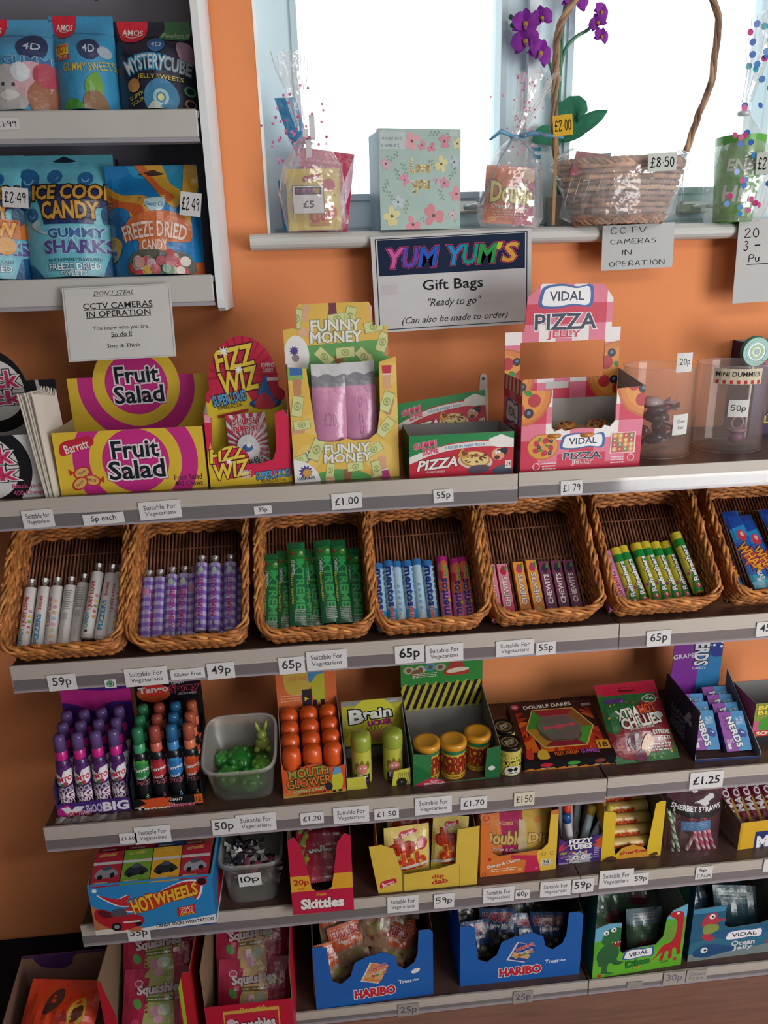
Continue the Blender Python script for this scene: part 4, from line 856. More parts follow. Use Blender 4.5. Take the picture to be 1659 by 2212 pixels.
# ================================================================ uppermost shelf
def arc(cx, cy, rx, ry, a0, a1, n=16): return [(cx+rx*cos(radians(a0+(a1-a0)*i/n)), cy+ry*sin(radians(a0+(a1-a0)*i/n))) for i in range(n+1)]
LS, FW, FR = spot(1, (133, 1070), (450, 1052)); FH = at(128, 935, LS.y).z-SZ[1]
def chews(A, hdr, kind):
    k = A.W/A.H; cy = (50 if not hdr else 0); X = 53 if not hdr else 49
    a, b, c = ('cf2f8a', 'e8c43c', 'cf2f8a') if kind == 'f' else ('e4e2e0', '15171e', 'dedede')
    Y = 50 if not hdr else 78
    if kind == 'b': X += 8
    A.ring(X, Y, 31, 42, c); A.ring(X, Y, 22.5, 31, b, n=48); A.ell(X, Y, 22.5, a, n=40)
    s_ = (FH/A.H)
    if kind == 'f':
        if not hdr: A.poly([(0, 0), (0, 100), (8, 100), (3, 50), (10, 0)], 'e8c43c')
        for t, x, y, w_, h_ in (('Fruit', X+.5, Y+19*s_, 31, 27*s_), ('Salad', X, Y-14*s_, 37, 29*s_)):
            A.text(t, x, y, w_, h_, '161b2c', .05, 0, 1, out=((.17, 'c9337f'), (.13, 'f2eef0')) )
        A.text('Fruit Salad', 87, 19*s_ if not hdr else 27*s_, 19, 9*s_, '4a1f3a', .02); A.text('400 Chews', 87, 9*s_ if not hdr else 16*s_, 19, 8*s_, '4a1f3a', .02)
        y0 = 22 if not hdr else 38
        for x, y, r in ((16, y0+13*s_, 20), (22, y0, -14), (14, y0-4, 35)):
            A.ell(x, y, 6.2, 'c9392f', ry=4.0, rot=r); A.ell(x, y, 4.8, 'e8b56a', ry=3.2, rot=r); A.text('FRUIT', x, y, 6, 4*s_, '7a3a1e', .02, rot=r)
        A.poly([(11, y0+14), (7, y0+20), (8, y0+8)], 'c9392f'); A.poly([(27, y0), (30, y0-6), (30, y0+6)], 'c9392f')
    else:
        for t, x, y, w_, h_ in (('Black', X, Y+19*s_, 38, 27*s_), ('Jack', X, Y-14*s_, 40, 29*s_)):
            A.text(t, x, y, w_, h_, 'd8356a', .05, 0, 1, out=((.17, '1a1c24'), (.12, 'f2eef0')))
        A.text('Black Jack', 87, 18*s_ if not hdr else 30*s_, 20, 9*s_, 'c9527a', .03); A.text('400 Chews', 87, 8*s_ if not hdr else 19*s_, 20, 8*s_, 'c9527a', .03)
        if not hdr: A.poly([(82, 0), (88, 0), (84, 8)], 'dedede')
        else: A.rect(90, 60, 100, 82, '15171e')
hy = LS.y+.128
H1 = at(300, 812, hy).z-SZ[1]; Hc = H1
def hdr_out(H, r=31.0, cx=49, W=FW):
    T_ = H+r/100*W*.72; a = 100*H/T_; ry = r*W/T_; cy = a-0
    cy = a*1.0-(0.06*W)*100/T_; s0 = math.degrees(math.asin(max(0, (a-cy)/ry)))
    return T_, [(0, 0), (100, 0), (100, a)]+arc(cx, cy, r, ry, s0, 180-s0, 24)+[(0, a)], cy
TT, OL, CYH = hdr_out(H1)
def fh(kind):
    def f(A):
        A.xx = 1; k = A.W/A.H; Y = CYH
        a, b, c = ('cf2f8a', 'e8c43c', 'cf2f8a') if kind == 'f' else ('e4e2e0', '15171e', 'b9b6bc')
        s_ = FH/A.H; X = 49 if kind == 'f' else 55
        A.ring(X, Y, 31, 42, c); A.ring(X, Y, 22.5, 31.2, b, n=48); A.ell(X, Y, 22.5, a, n=40); A.rect(0, 0, 100, 34*s_, 'd8b23a' if kind == 'f' else '20222a')
        if kind == 'f':
            for t, x, y, w_, h_ in (('Fruit', 50, Y+16*s_, 31, 27*s_), ('Salad', 50, Y-17*s_, 35, 28*s_)): A.text(t, x, y, w_, h_, '161b2c', .05, 0, 1, out=((.17, 'c9337f'), (.13, 'f2eef0')))
            A.text('Fruit Salad', 87, 55*s_, 19, 8*s_, '4a1f3a', .02); A.text('400 Chews', 87, 45*s_, 19, 8*s_, '4a1f3a', .02)
            for x, y, r in ((14, 66*s_, 20), (22, 54*s_, -14)): A.ell(x, y, 6.2, 'c9392f', ry=4.0, rot=r); A.ell(x, y, 4.8, 'e8b56a', ry=3.2, rot=r); A.text('FRUIT', x, y, 6, 4*s_, '7a3a1e', .02, rot=r)
        else:
            for t, x, y, w_, h_ in (('Black', X, Y+16*s_, 38, 27*s_), ('Jack', X, Y-17*s_, 40, 28*s_)): A.text(t, x, y, w_, h_, 'd8356a', .05, 0, 1, out=((.17, '1a1c24'), (.12, 'f2eef0')))
            A.text('Black Jack', 86, 52*s_, 20, 8*s_, 'c9527a', .03); A.text('400 Chews', 86, 42*s_, 20, 8*s_, 'c9527a', .03)
            A.poly([(88, 100*H1/A.H), (100, 100*H1/A.H), (100, 86*s_), (93, 80*s_)], '15171e')
    return f
def ffa(A): chews(A, False, 'f'); barr(A, 15, 77, 22, 30)
carton('chew_carton', 'yellow and pink open carton of fruit chews on uppermost shelf', 'sweet box', LS, FW, FR, FH, .128, 'e8c43c', 'b8a888', ffa, hs=FH, hb=FH, header=(TT, OL, fh('f'), 'e8c43c'))
carton('chew_carton', 'black and white open carton of liquorice chews at left picture edge', 'sweet box', LS+Vector((-FW-.02, -.004, 0)), FW, radians(1), FH, .128, '15171e', '3a3c44', lambda A: chews(A, False, 'b'), hs=FH, hb=FH, header=(TT, OL, fh('b'), 'b9b6bc'))
LS_F = LS
# stack of white paper bags squeezed between the two cartons
pa = on(118, 1075, SZ[1]); hb_ = at(120, 835, -.21).z-SZ[1]
for i in range(7):
    m = MB(); y0 = 0; x = i*.0022; r = .006
    P = smooth_pts([(0, 0), (0, .0), (.082, 0), (.082, 0), (.086, hb_-.01), (.078, hb_-.002*i), (.004, hb_-.004*(i % 3)), (-.002, hb_-.012)], True, 2)
    m.panel(P, (0, .0, 0), (.1, .995, 0), (0, 0, 1), th=.0014, cf='e6ddd0', m='paper')
    solo(m, 'paper_bag', 'white paper bag in the leaning stack between the black and yellow cartons', 'paper bag', Matrix.Translation((LS_F.x-.019+x, LS_F.y-.016+.002*(i%3), SZ[1])) @ Matrix.Rotation(radians(-6+.5*i), 4, 'Y') @ Matrix.Rotation(radians(-2), 4, 'X'), 'white paper bags in the leaning stack')
# fizz carton
LS, W, R_ = spot(1, (455, 1052), (632, 1040)); hf = at(455, 890, LS.y).z-SZ[1]
def fizz(A):
    A.poly([(0, 100), (0, 0), (100, 0), (100, 100)], 'd8234f'); A.poly([(0, 0), (0, 12), (10, 16), (22, 8), (40, 16), (50, 10), (60, 16), (75, 9), (88, 17), (100, 10), (100, 0)], 'e6c535'); A.poly([(0, 0), (0, 42), (5, 60), (8, 30), (30, 0)], 'e6c535')
    for x, y, w_, h_, t in ((24, 44, 44, 17, 'FIZZ'), (28, 22, 42, 20, 'WIZ')): A.text(t, x, y, w_, h_, 'f0d548', .07, .2, 8, out=((.14, '6a1024'),))
    A.star(25, 33, 5, 2, 8, 'f5f2f0'); A.text('POPPING', 44, 17, 13, 6, 'f0dfe0', .03); A.text('CANDY', 44, 11, 11, 5, 'f0dfe0', .03)
    A.text('SUPER LOUD', 77, 12, 42, 10, '5aa2d0', .08, .1, 3, out=((.16, '1c2a44'),)); A.text('POPPING ACTION', 77, 3, 30, 4, '38352c', .02)
    A.rect(1, 86, 8, 97, 'e8a0b0')
OLF = [(0, 0), (100, 0), (100, 88), (95, 98), (84, 94), (83, 46), (78, 32), (62, 28), (48, 28)]+arc(29, 30, 22, 24, 20, 150, 8)+[(7, 50), (9, 92), (0, 100)]
hy = LS.y+.075; HH = at(530, 725, hy).z-SZ[1]
def fizh(A):
    A.blob([(4, 55), (5, 40), (18, 30), (36, 22), (80, 22), (100, 40), (98, 60)], 'dfc030'); A.poly([(-2, 56), (4, 54), (10, 60), (18, 52), (28, 60), (36, 54), (48, 64), (60, 52), (76, 60), (90, 50), (102, 58), (102, 110), (-2, 110)], 'c81f45')
    for i in range(14):
        a = radians(i*180/13); A.poly([(48, 72), (48+70*cos(a), 72+45*sin(a)), (48+70*cos(a+.05), 72+45*sin(a+.05))], 'a81534')
    for x, y, w_, h_, t in ((40, 85, 48, 14, 'FIZZ'), (44, 69, 46, 15, 'WIZ')): A.text(t, x, y, w_, h_, 'e8cc40', .07, .15, 10, out=((.13, '5a0c1c'),))
    A.star(28, 90, 7, 3, 8, 'f2f0ec'); A.star(44, 77, 6, 2.5, 8, 'f2f0ec'); A.text('POPPING', 80, 79, 16, 3.2, 'e8d8d8', .03); A.text('CANDY', 80, 75.5, 13, 3, 'e8d8d8', .03)
    A.text('SUPER LOUD', 30, 57, 42, 7, '5aa2d0', .08, .1, 10, out=((.16, '1c2a44'),)); A.text('POPPING ACTION', 30, 51, 30, 2.6, '2c2a26', .02, 0, 8); A.poly([(14, 43), (52, 47), (52, 49), (14, 45)], 'b8243a')
    A.ell(74, 52, 20, '1f4f86', ry=7); A.ell(74, 53, 15, '3f86b8', ry=4); A.blob([(66, 58), (70, 66), (78, 72), (80, 62), (84, 56)], '2b6ab0'); A.blob([(60, 50), (72, 60), (86, 52), (80, 48)], 'c93a4a'); A.rect(78, 68, 94, 70.5, 'e8d8d8')
c_ = 58
OLH = [(4, 0), (96, 0), (98, 40), (99, 60)]+arc(49, 66, 43, 34, -4, 184, 26)+[(1, 60), (1, 40)]
carton('popping_candy_box', 'red and yellow popping candy carton with round header on uppermost shelf', 'sweet box', LS, W, R_, hf, .07, 'd8234f', '8f8c8a', fizz, OLF, hs=hf*.98, hb=hf*1.05, header=(HH, OLH, fizh, 'd4b52e'))
def slush(A):
    A.rect(0, 0, 100, 100, 'e2dcdc')
    for i in range(24):
        a = 2*pi*i/24; A.poly([(50, 48), (50+130*cos(a), 48+90*sin(a)), (50+130*cos(a+.13), 48+90*sin(a+.13))], 'c22f52')
    A.blob([(20, 42), (30, 62), (60, 66), (78, 50), (74, 34), (40, 28)], 'd5d5d8'); A.ell(48, 46, 14, '3f5f9a', ry=10); A.ell(52, 50, 6, 'e8e6e6')
    A.text('SLUSH', 50, 88, 66, 9, 'b8243f', .07, out=((.13, 'f0ecec'),)); A.text('PUPPIE', 50, 76, 66, 9, 'b8243f', .07, out=((.13, 'f0ecec'),)); A.text('Kracklin', 55, 26, 60, 9, '33363c', .05, .2, 8, out=((.13, 'e8e4e4'),)); A.text('Krystals', 58, 14, 56, 8, '33363c', .05, .2, 8, out=((.13, 'e8e4e4'),))
a = at(500, 1012, LS.y+.03); b_ = at(578, 905, LS.y+.03)
pouch('candy_sachet', 'red and white striped sachet standing in the popping candy carton', 'sweet packet', TR(a.x, LS.y+.034, SZ[1]+.003, -14, -3), b_.x-a.x, b_.z-SZ[1]+.004, .006, 'e2dcdc', slush, seed=31, wr=.0006)
# money display
LS, W, R_ = spot(1, (637, 1043), (863, 1028)); HF_ = at(640, 788, LS.y+.02).z-SZ[1]; HD = at(700, 652, LS.y+.05).z-SZ[1]
def note(A, x, y, rot=0, s=1):
    for c, k in (('93a060', 1.08), ('d9dc9a', 1), ): 
        X, Y = A.xy((x, y)); w_, h_ = 7.5*s*k*A.W/100, 4*s*k*A.W/100; r = radians(rot)
        A.raw([[(X+a*w_*cos(r)-b*h_*sin(r), Y+a*w_*sin(r)+b*h_*cos(r)) for a, b in ((-1, -1), (1, -1), (1, 1), (-1, 1))]], c)
    A.ell(x, y, 3.4*s, '9fb06a', ry=2.8*s, rot=rot); A.ell(x, y, 2.3*s, 'd9dc9a', ry=1.9*s); A.ell(x, y, 1.1*s, 'a3ad6a', ry=1.3*s)
def hnd(A, x, y, rot, c='e2b48e', sl=None):
    r = radians(rot); q = A.W/A.H
    def T(a, b): return (x+a*cos(r)-b*sin(r), y+(a*sin(r)+b*cos(r))*q)
    A.blob([T(*p) for p in ((-4, 6), (-1.5, 8), (2, 7.5), (4.5, 5), (3.5, 0), (3, -7), (-3, -7), (-3.4, 0))], c)
    if sl: A.poly([T(-4, -6), (T(4, -6)), T(4.6, -14), T(-4.6, -14)], sl); A.poly([T(-4.2, -5.4), T(4.2, -5.4), T(4.2, -6.6), T(-4.2, -6.6)], 'f2efe8')
def mny(A):
    A.rect(0, 0, 100, 100, 'e9bf57')
    for x, y, r in ((6, 92, 9), (92, 60, 12), (20, 50, 10), (80, 20, 14), (95, 90, 9), (15, 22, 12)): A.ell(x, y, r, 'edcb70')
    A.poly([(0, 0), (78, 0), (60, 8), (40, 10), (20, 7)], '5fa55a'); A.rect(0, 88, 14, 100, '8fb86a'); A.rect(2, 92, 13, 100, '3d6db0')
    hnd(A, 8, 82, 0, 'c98d64', None); hnd(A, 91, 84, 180, 'e0ac84', 'c42f45'); hnd(A, 84, 12, 10, 'e0ac84', 'c03a8a'); hnd(A, 20, 26, -60, '7a4632', '5a8fb0'); hnd(A, 50, 2, 0, '9a6a48'); hnd(A, 92, 62, 160, 'c9936a'); hnd(A, 34, -2, 10, 'e6b892'); hnd(A, 5, 46, -80, 'd8a27a'); hnd(A, 76, 2, -8, 'e0ac84')
    for x, y, r, s in ((7, 66, 80, 1.2), (10, 50, 5, 1), (90, 66, 70, 1.2), (88, 44, 50, 1.2), (22, 28, 65, 1.3), (76, 25, 30, 1.1), (58, 11, 3, 1), (34, 9, 80, .9), (78, 8, 100, 1), (6, 20, 20, .9)): note(A, x, y, r, s)
    A.text('FUNNY', 51, 27.5, 42, 8, 'f3f1e4', .06, out=((.11, '8a9a78'),)); A.text('MONEY', 51, 19.5, 44, 7.5, 'f3f1e4', .06, out=((.11, '8a9a78'),))
    A.blob([(-4, -4), (-4, 18), (10, 18), (22, 8), (22, -4)], 'f2f0ec'); A.star(11, 9, 7, 4.5, 11, '54458f', k=1); A.ell(12, 8, 4, 'd8a24a'); A.text('HANNAHS', 11, 3.5, 16, 2.6, '3a3470', .04, 0, 2)
MO = [(0, 0), (100, 0), (100, 104), (84, 100), (83.5, 60), (80, 40), (72, 34.5), (58, 34), (50, 36.5), (44, 34), (34, 34), (24, 36), (22, 46), (17, 97), (0, 99)]
def mnh(A):
    A.rect(0, 0, 100, 100, 'e9bf57'); A.poly([(0, 52), (100, 58), (100, 79), (0, 76)], '67a85c'); A.ell(10, 71, 12, 'f2f0ec', ry=19); A.star(8, 74, 5, 3, 10, '54458f'); A.ell(9, 70, 3.5, '9a8a90')
    for x, y, r, c in ((20, 95, 160, 'e2b48e'), (46, 97, 180, '7a3a4a'), (84, 94, 190, 'e2b09a'), (50, 66, 10, '9a5a3a'), (78, 66, 10, 'e6b892'), (20, 84, 80, 'e6b892'), (95, 74, 5, 'c9936a')): hnd(A, x, y, r, c)
    for x, y, r in ((50, 91, 5), (62, 92, 75), (36, 70, -45), (56, 72, 3), (74, 69, -50), (92, 77, 70), (12, 92, 80), (84, 86, 10)): note(A, x, y, r, 1.15)
    A.text('FUNNY', 48, 87.5, 46, 6, 'f3f1e4', .06, out=((.11, '8a9a78'),)); A.text('MONEY', 48, 81, 48, 6, 'f3f1e4', .06, out=((.11, '8a9a78'),))
MH = [(0, 0), (97, 0), (97, 86), (83, 87), (83, 97), (80, 100), (15, 100), (12, 97), (12, 87), (-1, 86)]
tm = carton('money_display', 'tall green and yellow cardboard display printed with banknotes on uppermost shelf', 'sweet box', LS, W, R_, HF_, .05, 'e4b850', 'b9a982', mny, MO, hs=HF_*1.0, hb=HF_*1.0, header=(HD, MH, mnh, 'e9bf57'), rx=radians(-3))
for i in range(2):
    def pk2(A):
        A.rect(0, 80, 100, 91, '85868e'); A.rect(0, 91, 100, 100, 'c9cace'); A.poly([(0, 91), (20, 89), (40, 92), (70, 89), (100, 92), (100, 100), (0, 100)], 'd6d7da')
        A.text('£20', 52, 52, 40, 12, 'c583a8', .0, rot=90 if i else 0); A.lines(15, 20, 80, 34, 3, 'c985aa')
    M0 = wm(tm) @ TR(W*(.2+.31*i), .012+.004*i, .004, -2, 1-2*i)
    pouch('pink_packet', ['left', 'right'][i]+' of two pink silver-topped packets inside the money display', 'sweet packet', M0, W*.315, HF_*.98, .012, 'd290b4', pk2, seed=40+i, wr=.0012)
# gummy pizza carton
LS, W, R_ = spot(1, (885, 1034), (1108, 1022)); hf = at(885, 942, LS.y).z-SZ[1]
def pzz(A, k=1):
    A.rect(0, 0, 100, 100, 'c9263c'); A.blob([(-5, 30), (20, 52), (45, 64), (75, 68), (105, 62), (105, 76), (70, 80), (40, 76), (15, 62), (-5, 46)], 'e8e6e0'); A.poly([(0, 100), (0, 50), (15, 64), (40, 79), (70, 83), (100, 79), (100, 100)], '1f8a4a')
    A.text('GUMMI', 15, 78, 22, 13, 'd8406a', .06, .15, 10, out=((.12, 'f0a8b8'),)); A.text('ZONE', 20, 63, 15, 13, 'd8406a', .06, .15, 10, out=((.12, 'f0a8b8'),)); A.text('5 SLICES IN EVERY PIZZA', 53, 71, 38, 6, '2c8ac0', .03, 0, 3)
    A.text('PIZZA', 26, 32, 38, 22, 'f4f0ea', .07, .3, 5, out=((.13, '6a1018'),)); A.text('GUMMY CANDY', 25, 13, 18, 5, 'eed8d8', .02)
    A.ell(63, 34, 17, 'd8cfc4', ry=8, rot=-8); A.ell(63, 38, 14.5, 'c98a3a', ry=8, rot=-8); A.ell(63, 39.5, 13, 'e8cf8a', ry=6.8, rot=-8)
    rn = random.Random(2)
    for i in range(26): A.ell(63+rn.uniform(-11, 11), 39+rn.uniform(-11, 11), 1.3, rn.choice(['7a3a1e', '6a2f1a', '9a4a26']), ry=.8)
    A.poly([(52, 40), (46, 50), (50, 66), (58, 48)], 'd8a34a'); A.blob([(51, 48), (50, 62), (56, 52)], '8a4a26')
    A.blob([(80, 12), (82, 2), (98, 2), (98, 18), (90, 22)], '4a5468'); A.ell(85, 48, 6.5, 'e2a27e', ry=6); A.blob([(84, 58), (94, 62), (92, 44), (90, 50)], '1e1c22'); A.ell(83, 52, 1.2, 'f4f4f4', ry=1.6); A.ell(86, 53, 1.2, 'f4f4f4', ry=1.6); A.ell(82.8, 51, .6, '16161a'); A.ell(84, 40, 2.6, '5a1a1e', ry=2)
    A.blob([(78, 72), (76, 84), (82, 90), (88, 94), (94, 88), (100, 82), (96, 68), (86, 64)], 'f0eeea'); A.rect(92, 14, 98, 32, 'e8e4e0'); A.text('24', 95, 24, 4.6, 10, 'c0304a', .02); A.blob([(56, 14), (62, 24), (76, 22), (74, 8), (60, 4)], '5a4a5a')
t = carton('pizza_gummy_carton', 'green and red open gummy pizza carton with chef on uppermost shelf', 'sweet box', LS, W, R_, hf, .10, '1f7a44', '8e8b8a', pzz, hs=hf, hb=hf)
a = at(862, 905, LS.y+.11); b_ = at(1052, 905, LS.y+.11); hh_ = at(1050, 848, LS.y+.12).z-SZ[1]
def pz2(A): pzz(A)
A = Art(b_.x-a.x, hf); pzz(A); m = MB(); m.panel([(0, 0), (A.W, 0), (A.W, A.H), (0, A.H)], (0, 0, 0), (1, .0, .12), (0, .25, .97), .0014, 'a8283c', '8e8b8a', A); o = m.build('lid_flap', t); o.location = (a.x-LS.x, .106, hh_-hf*1.17)
# gingham pizza jelly carton
LS, W, R_ = spot(1, (1123, 1024), (1380, 1008)); hf = at(1118, 846, LS.y).z-SZ[1]; DV = .11
def ging(A, nx, ny, ph=0):
    A.rect(0, 0, 100, 100, 'efe9e8')
    for i in range(nx):
        if (i+ph) % 2: A.rect(100*i/nx, 0, 100*(i+1)/nx, 100, 'e27590')
    for j in range(ny):
        if j % 2: A.rect(0, 100*j/ny, 100, 100*(j+1)/ny, 'e27590')
    for i in range(nx):
        for j in range(ny):
            if (i+ph) % 2 and j % 2: A.rect(100*i/nx, 100*j/ny, 100*(i+1)/nx, 100*(j+1)/ny, 'cf2348')
def pza(A, x, y, r, k=1, seed=1, cr='d98030'):
    A.ell(x, y, r, 'c26a26', ry=r*k); A.ell(x, y+.3, r*.93, cr, ry=r*.93*k); A.ell(x, y, r*.78, 'e2953c', ry=r*.78*k); rn = random.Random(seed)
    for a0, q, c, s in ((20, .5, 'b8242f', .22), (95, .5, 'c02a34', .2), (160, .52, 'b8242f', .2), (230, .5, 'c02a34', .22), (300, .5, 'b8242f', .2), (60, .62, '2f8a35', .16), (190, .3, '2f8a35', .15), (330, .25, '2f8a35', .14), (130, .25, '1a1c2c', .14), (262, .66, '1a1c2c', .15), (350, .66, '1a1c2c', .14)):
        t_ = radians(a0+seed*17); X, Y = x+r*q*cos(t_), y+r*q*sin(t_)*k*A.W/A.H
        A.ell(X, Y, r*s, c, ry=r*s*k*(.6 if c == '2f8a35' else 1), rot=a0); 
        if c == '1a1c2c': A.ell(X, Y+.4, r*s*.4, '6a7a9a')
def vf(A):
    ging(A, 5, 5, 1); A.poly([(0, 0), (100, 0), (100, 22), (0, 22)], 'cf2348'); A.rect(14, 10, 30, 22, 'e27590'); A.rect(70, 10, 86, 26, 'e27590')
    pza(A, -2, 97, 26, 1, 2); pza(A, 104, 103, 27, 1, 5); pza(A, 18, 32, 13, .8, 3, 'e0a040')
    vidal(A, 51, 37, 32, 18); A.text('PIZZA', 51, 19, 31, 8, '1c2a4a', .06, out=((.11, 'f4eef0'),)); A.text('JELLY', 51, 10, 17, 5.6, 'cf2348', .05, out=((.12, 'f4eef0'),))
    A.rect(74, 19, 95, 45, 'efe0dc'); A.rect(75, 20, 94, 44, 'c8546a')
    for i in range(4):
        for j in range(4): A.ell(77.5+i*4.6, 24+j*5.6, 2.0, ['d8c04a', 'c94a3a', '6a9a45', 'e0a85a'][(i+j) % 4]); A.ell(77.5+i*4.6, 24+j*5.6, .8, 'f0dcc0')
    A.ring(13, 8, 2.4, 3, 'f0d8dc'); A.ring(92, 13, 2.4, 3, 'f0d8dc'); A.lines(18, 3, 31, 13, 3, 'f0d8dc'); A.lines(75, 6, 88, 16, 3, 'f0d8dc')
VO = [(0, 0), (100, 0), (100, 100), (77, 98), (77, 60), (73, 53), (68, 55), (66, 51)]+[(58, 52), (50, 53), (42, 52)]+[(36, 50), (33, 53), (27, 50), (24.5, 56), (24.5, 100), (0, 100)]
HV = at(1180, 613, LS.y+DV).z-SZ[1]
def vh(A):
    ging(A, 7, 9, 0); pza(A, 2, 48, 24, 1, 4); pza(A, 98, 49, 26, 1, 7)
    A.rect(18, 84, 80, 89, 'cf2348'); vidal(A, 51, 93, 40, 12); A.text('PIZZA', 51, 79, 52, 8.5, '1c2a4a', .05, out=((.10, 'f4eef0'),)); A.text('JELLY', 50, 71.5, 28, 5, 'cf2348', .05, out=((.12, 'f4eef0'),)); A.rect(36, 41, 56, 45, 'cfc8c6'); A.rect(0, 0, 100, 35, 'b3afac')
outer_ = [(0, 0), (99, 0), (99, 75), (91, 75), (91, 91), (82, 99), (30, 100), (18, 93), (16, 74), (0, 74)]
hole = [(15, 54), (15, 66), (85, 69), (85, 55)]
VHo = outer_+[(0, 40), (13, 47)]+[(13, 68), (86, 68), (86, 47), (13.02, 46.9)]+[(.02, 39.9)]
def side_v(A): ging(A, 3, 4, 1); A.rect(0, 84, 100, 100, 'e8d8d4'); [A.poly([(i*20, 84), (i*20+10, 84), (i*20+14, 100), (i*20+4, 100)], 'cf2348') for i in range(5)]; vidal(A, 50, 62, 62, 24); A.text('PIZZA', 50, 40, 56, 10, '1c2a4a', .06, out=((.1, 'f4eef0'),))
def side_v2(A): ging(A, 3, 4, 1)
tv = carton('pizza_jelly_display', 'pink gingham pizza jelly display box with cut-out window header on uppermost shelf', 'sweet box', LS, W, R_, hf, DV, 'cf3a5a', 'b3afac', vf, VO, hs=hf*1.0, hb=hf*1.12, header=(HV, VHo, vh, 'e3dcda'), lart=side_v)
m = MB(); m.box((.01, .01, .001), (W-.01, DV-.01, hf*.42), 'b89a78'); m.build('cardboard_insert', tv)
for i in range(7):
    def build_pz():
        m = MB(); m.lathe([(0, 0), (.017, 0), (.019, .004), (.016, .007), (.0001, .006)], 'c9863a', 14, m='gummy'); rn = random.Random(i)
        for k in range(6): a = k*1.05; m.ball((.009*cos(a), .009*sin(a), .0075), .0035, ['b83a30', '4a7a35', 'c94a3a', '2a2a2e', 'd8a85a', '8a2a2e'][k], 'gummy', 6, (1, 1, .5))
        return m
    solo(build_pz(), 'jelly_pizza', ORD[i]+' small jelly pizza from the left in the pink gingham display', 'sweet', wm(tv) @ TR(.06+.1*((i*.37) % 1)+.012*(i % 3), .012+.02*((i*3) % 4), hf*.42+.001+.002*(i % 2), 6*(i % 3), -5*(i % 2)), 'jelly pizzas in the pink gingham display')
# clear tubs
def drum(lab, pxl, pxr, pyb, pyt, y, seed, cards, sweets):
    a, b = at(pxl, 900, y), at(pxr, 900, y); r = (b.x-a.x)/2; h = at((pxl+pxr)/2, pyt, y).z-SZ[1]
    t = thing('clear_tub', lab, 'tub', ((a.x+b.x)/2, y, SZ[1]))
    m = MB(); m.lathe([(0, .001), (r*.96, .001), (r, .006), (r, h*.98), (r*1.015, h), (r*.985, h), (r*.985, .008), (.0001, .006)], 'f0e6e2', 36, m='clear'); m.tube([(r*cos(2*pi*i/40), r*sin(2*pi*i/40), h) for i in range(40)], .0011, 'd8cfcb', 5, 'clear', closed=True); m.tube([(r*cos(2*pi*i/40), r*sin(2*pi*i/40), .004) for i in range(40)], .0011, 'd8cfcb', 5, 'clear', closed=True); m.build('tub_body', t)
    for c in cards:
        px, py, w_, h_, txt, st = c; q = at(px, py, y-r*.9); A = Art(w_, h_)
        if st == 'hand': A.hand(txt, 50, 50, 76, 45, '16161a', .7)
        elif st == 'md': A.rect(0, 0, 100, 100, 'd9cdb5'); A.text(txt, 50, 66, 90, 30, '2a2a30', .02); [A.rect(6+i*14, 2, 12+i*14, 26, 'c23a3a') for i in range(7)]
        elif st == 'two': A.text(txt[0], 50, 66, 52, 18, '6a6a70', .01); A.text(txt[1], 50, 36, 36, 18, '6a6a70', .01)
        else: A.text(txt, 50, 50, 68, 45, '46464c', .01)
        m = MB(); R0 = r+.0012; x0 = (q.x-(a.x+b.x)/2)
        def f(u, v, n): th = math.asin(max(-.97, min(.97, x0/R0)))+(u-w_/2)/R0; return Vector(((R0+n)*sin(th), -(R0+n)*cos(th), v))
        m.sheet(grid(w_, h_, 6, 1), f, 'dcdcda', 'paper', A); m.sheet(grid(w_, h_, 6, 1), lambda u, v, n: f(u, v, -.0004), 'dcdcda', 'paper', flip=True); o = m.build('price_card' if st != 'md' else 'name_label', t); o.location = (0, 0, q.z-SZ[1])
    return t, r, h
tA, rA, hA = drum('clear plastic tub with 20p card and dark wrapped sweets on uppermost shelf', 1345, 1487, 0, 789, -.20, 1, [(1475, 803, .034, .034, '20p', 'p'), (1466, 938, .034, .038, ('Gluten', 'Free'), 'two')], None)
def wrapsweet(m, o, s, c1, c2, rn, flat=.6):
    R = Matrix.Translation(o) @ Matrix.Rotation(rn.uniform(0, 6.3), 4, 'Z') @ Matrix.Rotation(rn.uniform(-.8, .8), 4, 'X') @ Matrix.Rotation(rn.uniform(-.8, .8), 4, 'Y'); k = len(m.v)
    m.ball((0, 0, 0), s*.5, c1, 'foil', 8, (1.3, .8, flat))
    for sg in (-1, 1):
        V = [(sg*s*.55, 0, 0)]+[(sg*s*1.15, s*.5*q, s*.14*(-1)**j) for j, q in enumerate((-1, -.5, 0, .5, 1))]; m.add(V, [[0, j, j+1] if sg > 0 else [0, j+1, j] for j in range(1, 5)], c2, 'foil')
    m.xf(R, k)
rn = random.Random(14)
for i in range(11):
    m = MB(); a = rn.uniform(0, 6.3); q = rn.uniform(0, rA*.62)
    wrapsweet(m, (0, 0, 0), .034, rn.choice(['3a2a30', '6a4a50', '9a4a5a', '4a3a44', 'b8a8a8']), rn.choice(['a05068', '8a5a68', 'c08a90', '6a4a50']), rn)
    solo(m, 'wrapped_sweet', 'dark and pink film wrapped sweet heaped inside the 20p tub', 'sweet', Matrix.Translation(((at(1345, 900, -.20).x+at(1487, 900, -.20).x)/2+q*cos(a), -.20+q*sin(a), SZ[1]+.024+i*.0078)), 'wrapped sweets inside the 20p tub')
tB, rB, hB = drum('clear plastic tub with red awning label and 50p card on uppermost shelf', 1503, 1640, 0, 783, -.185, 2, [(1592, 830, .088, .028, 'MINI DUMMIES', 'md'), (1590, 900, .036, .032, '50p', 'hand')], None)
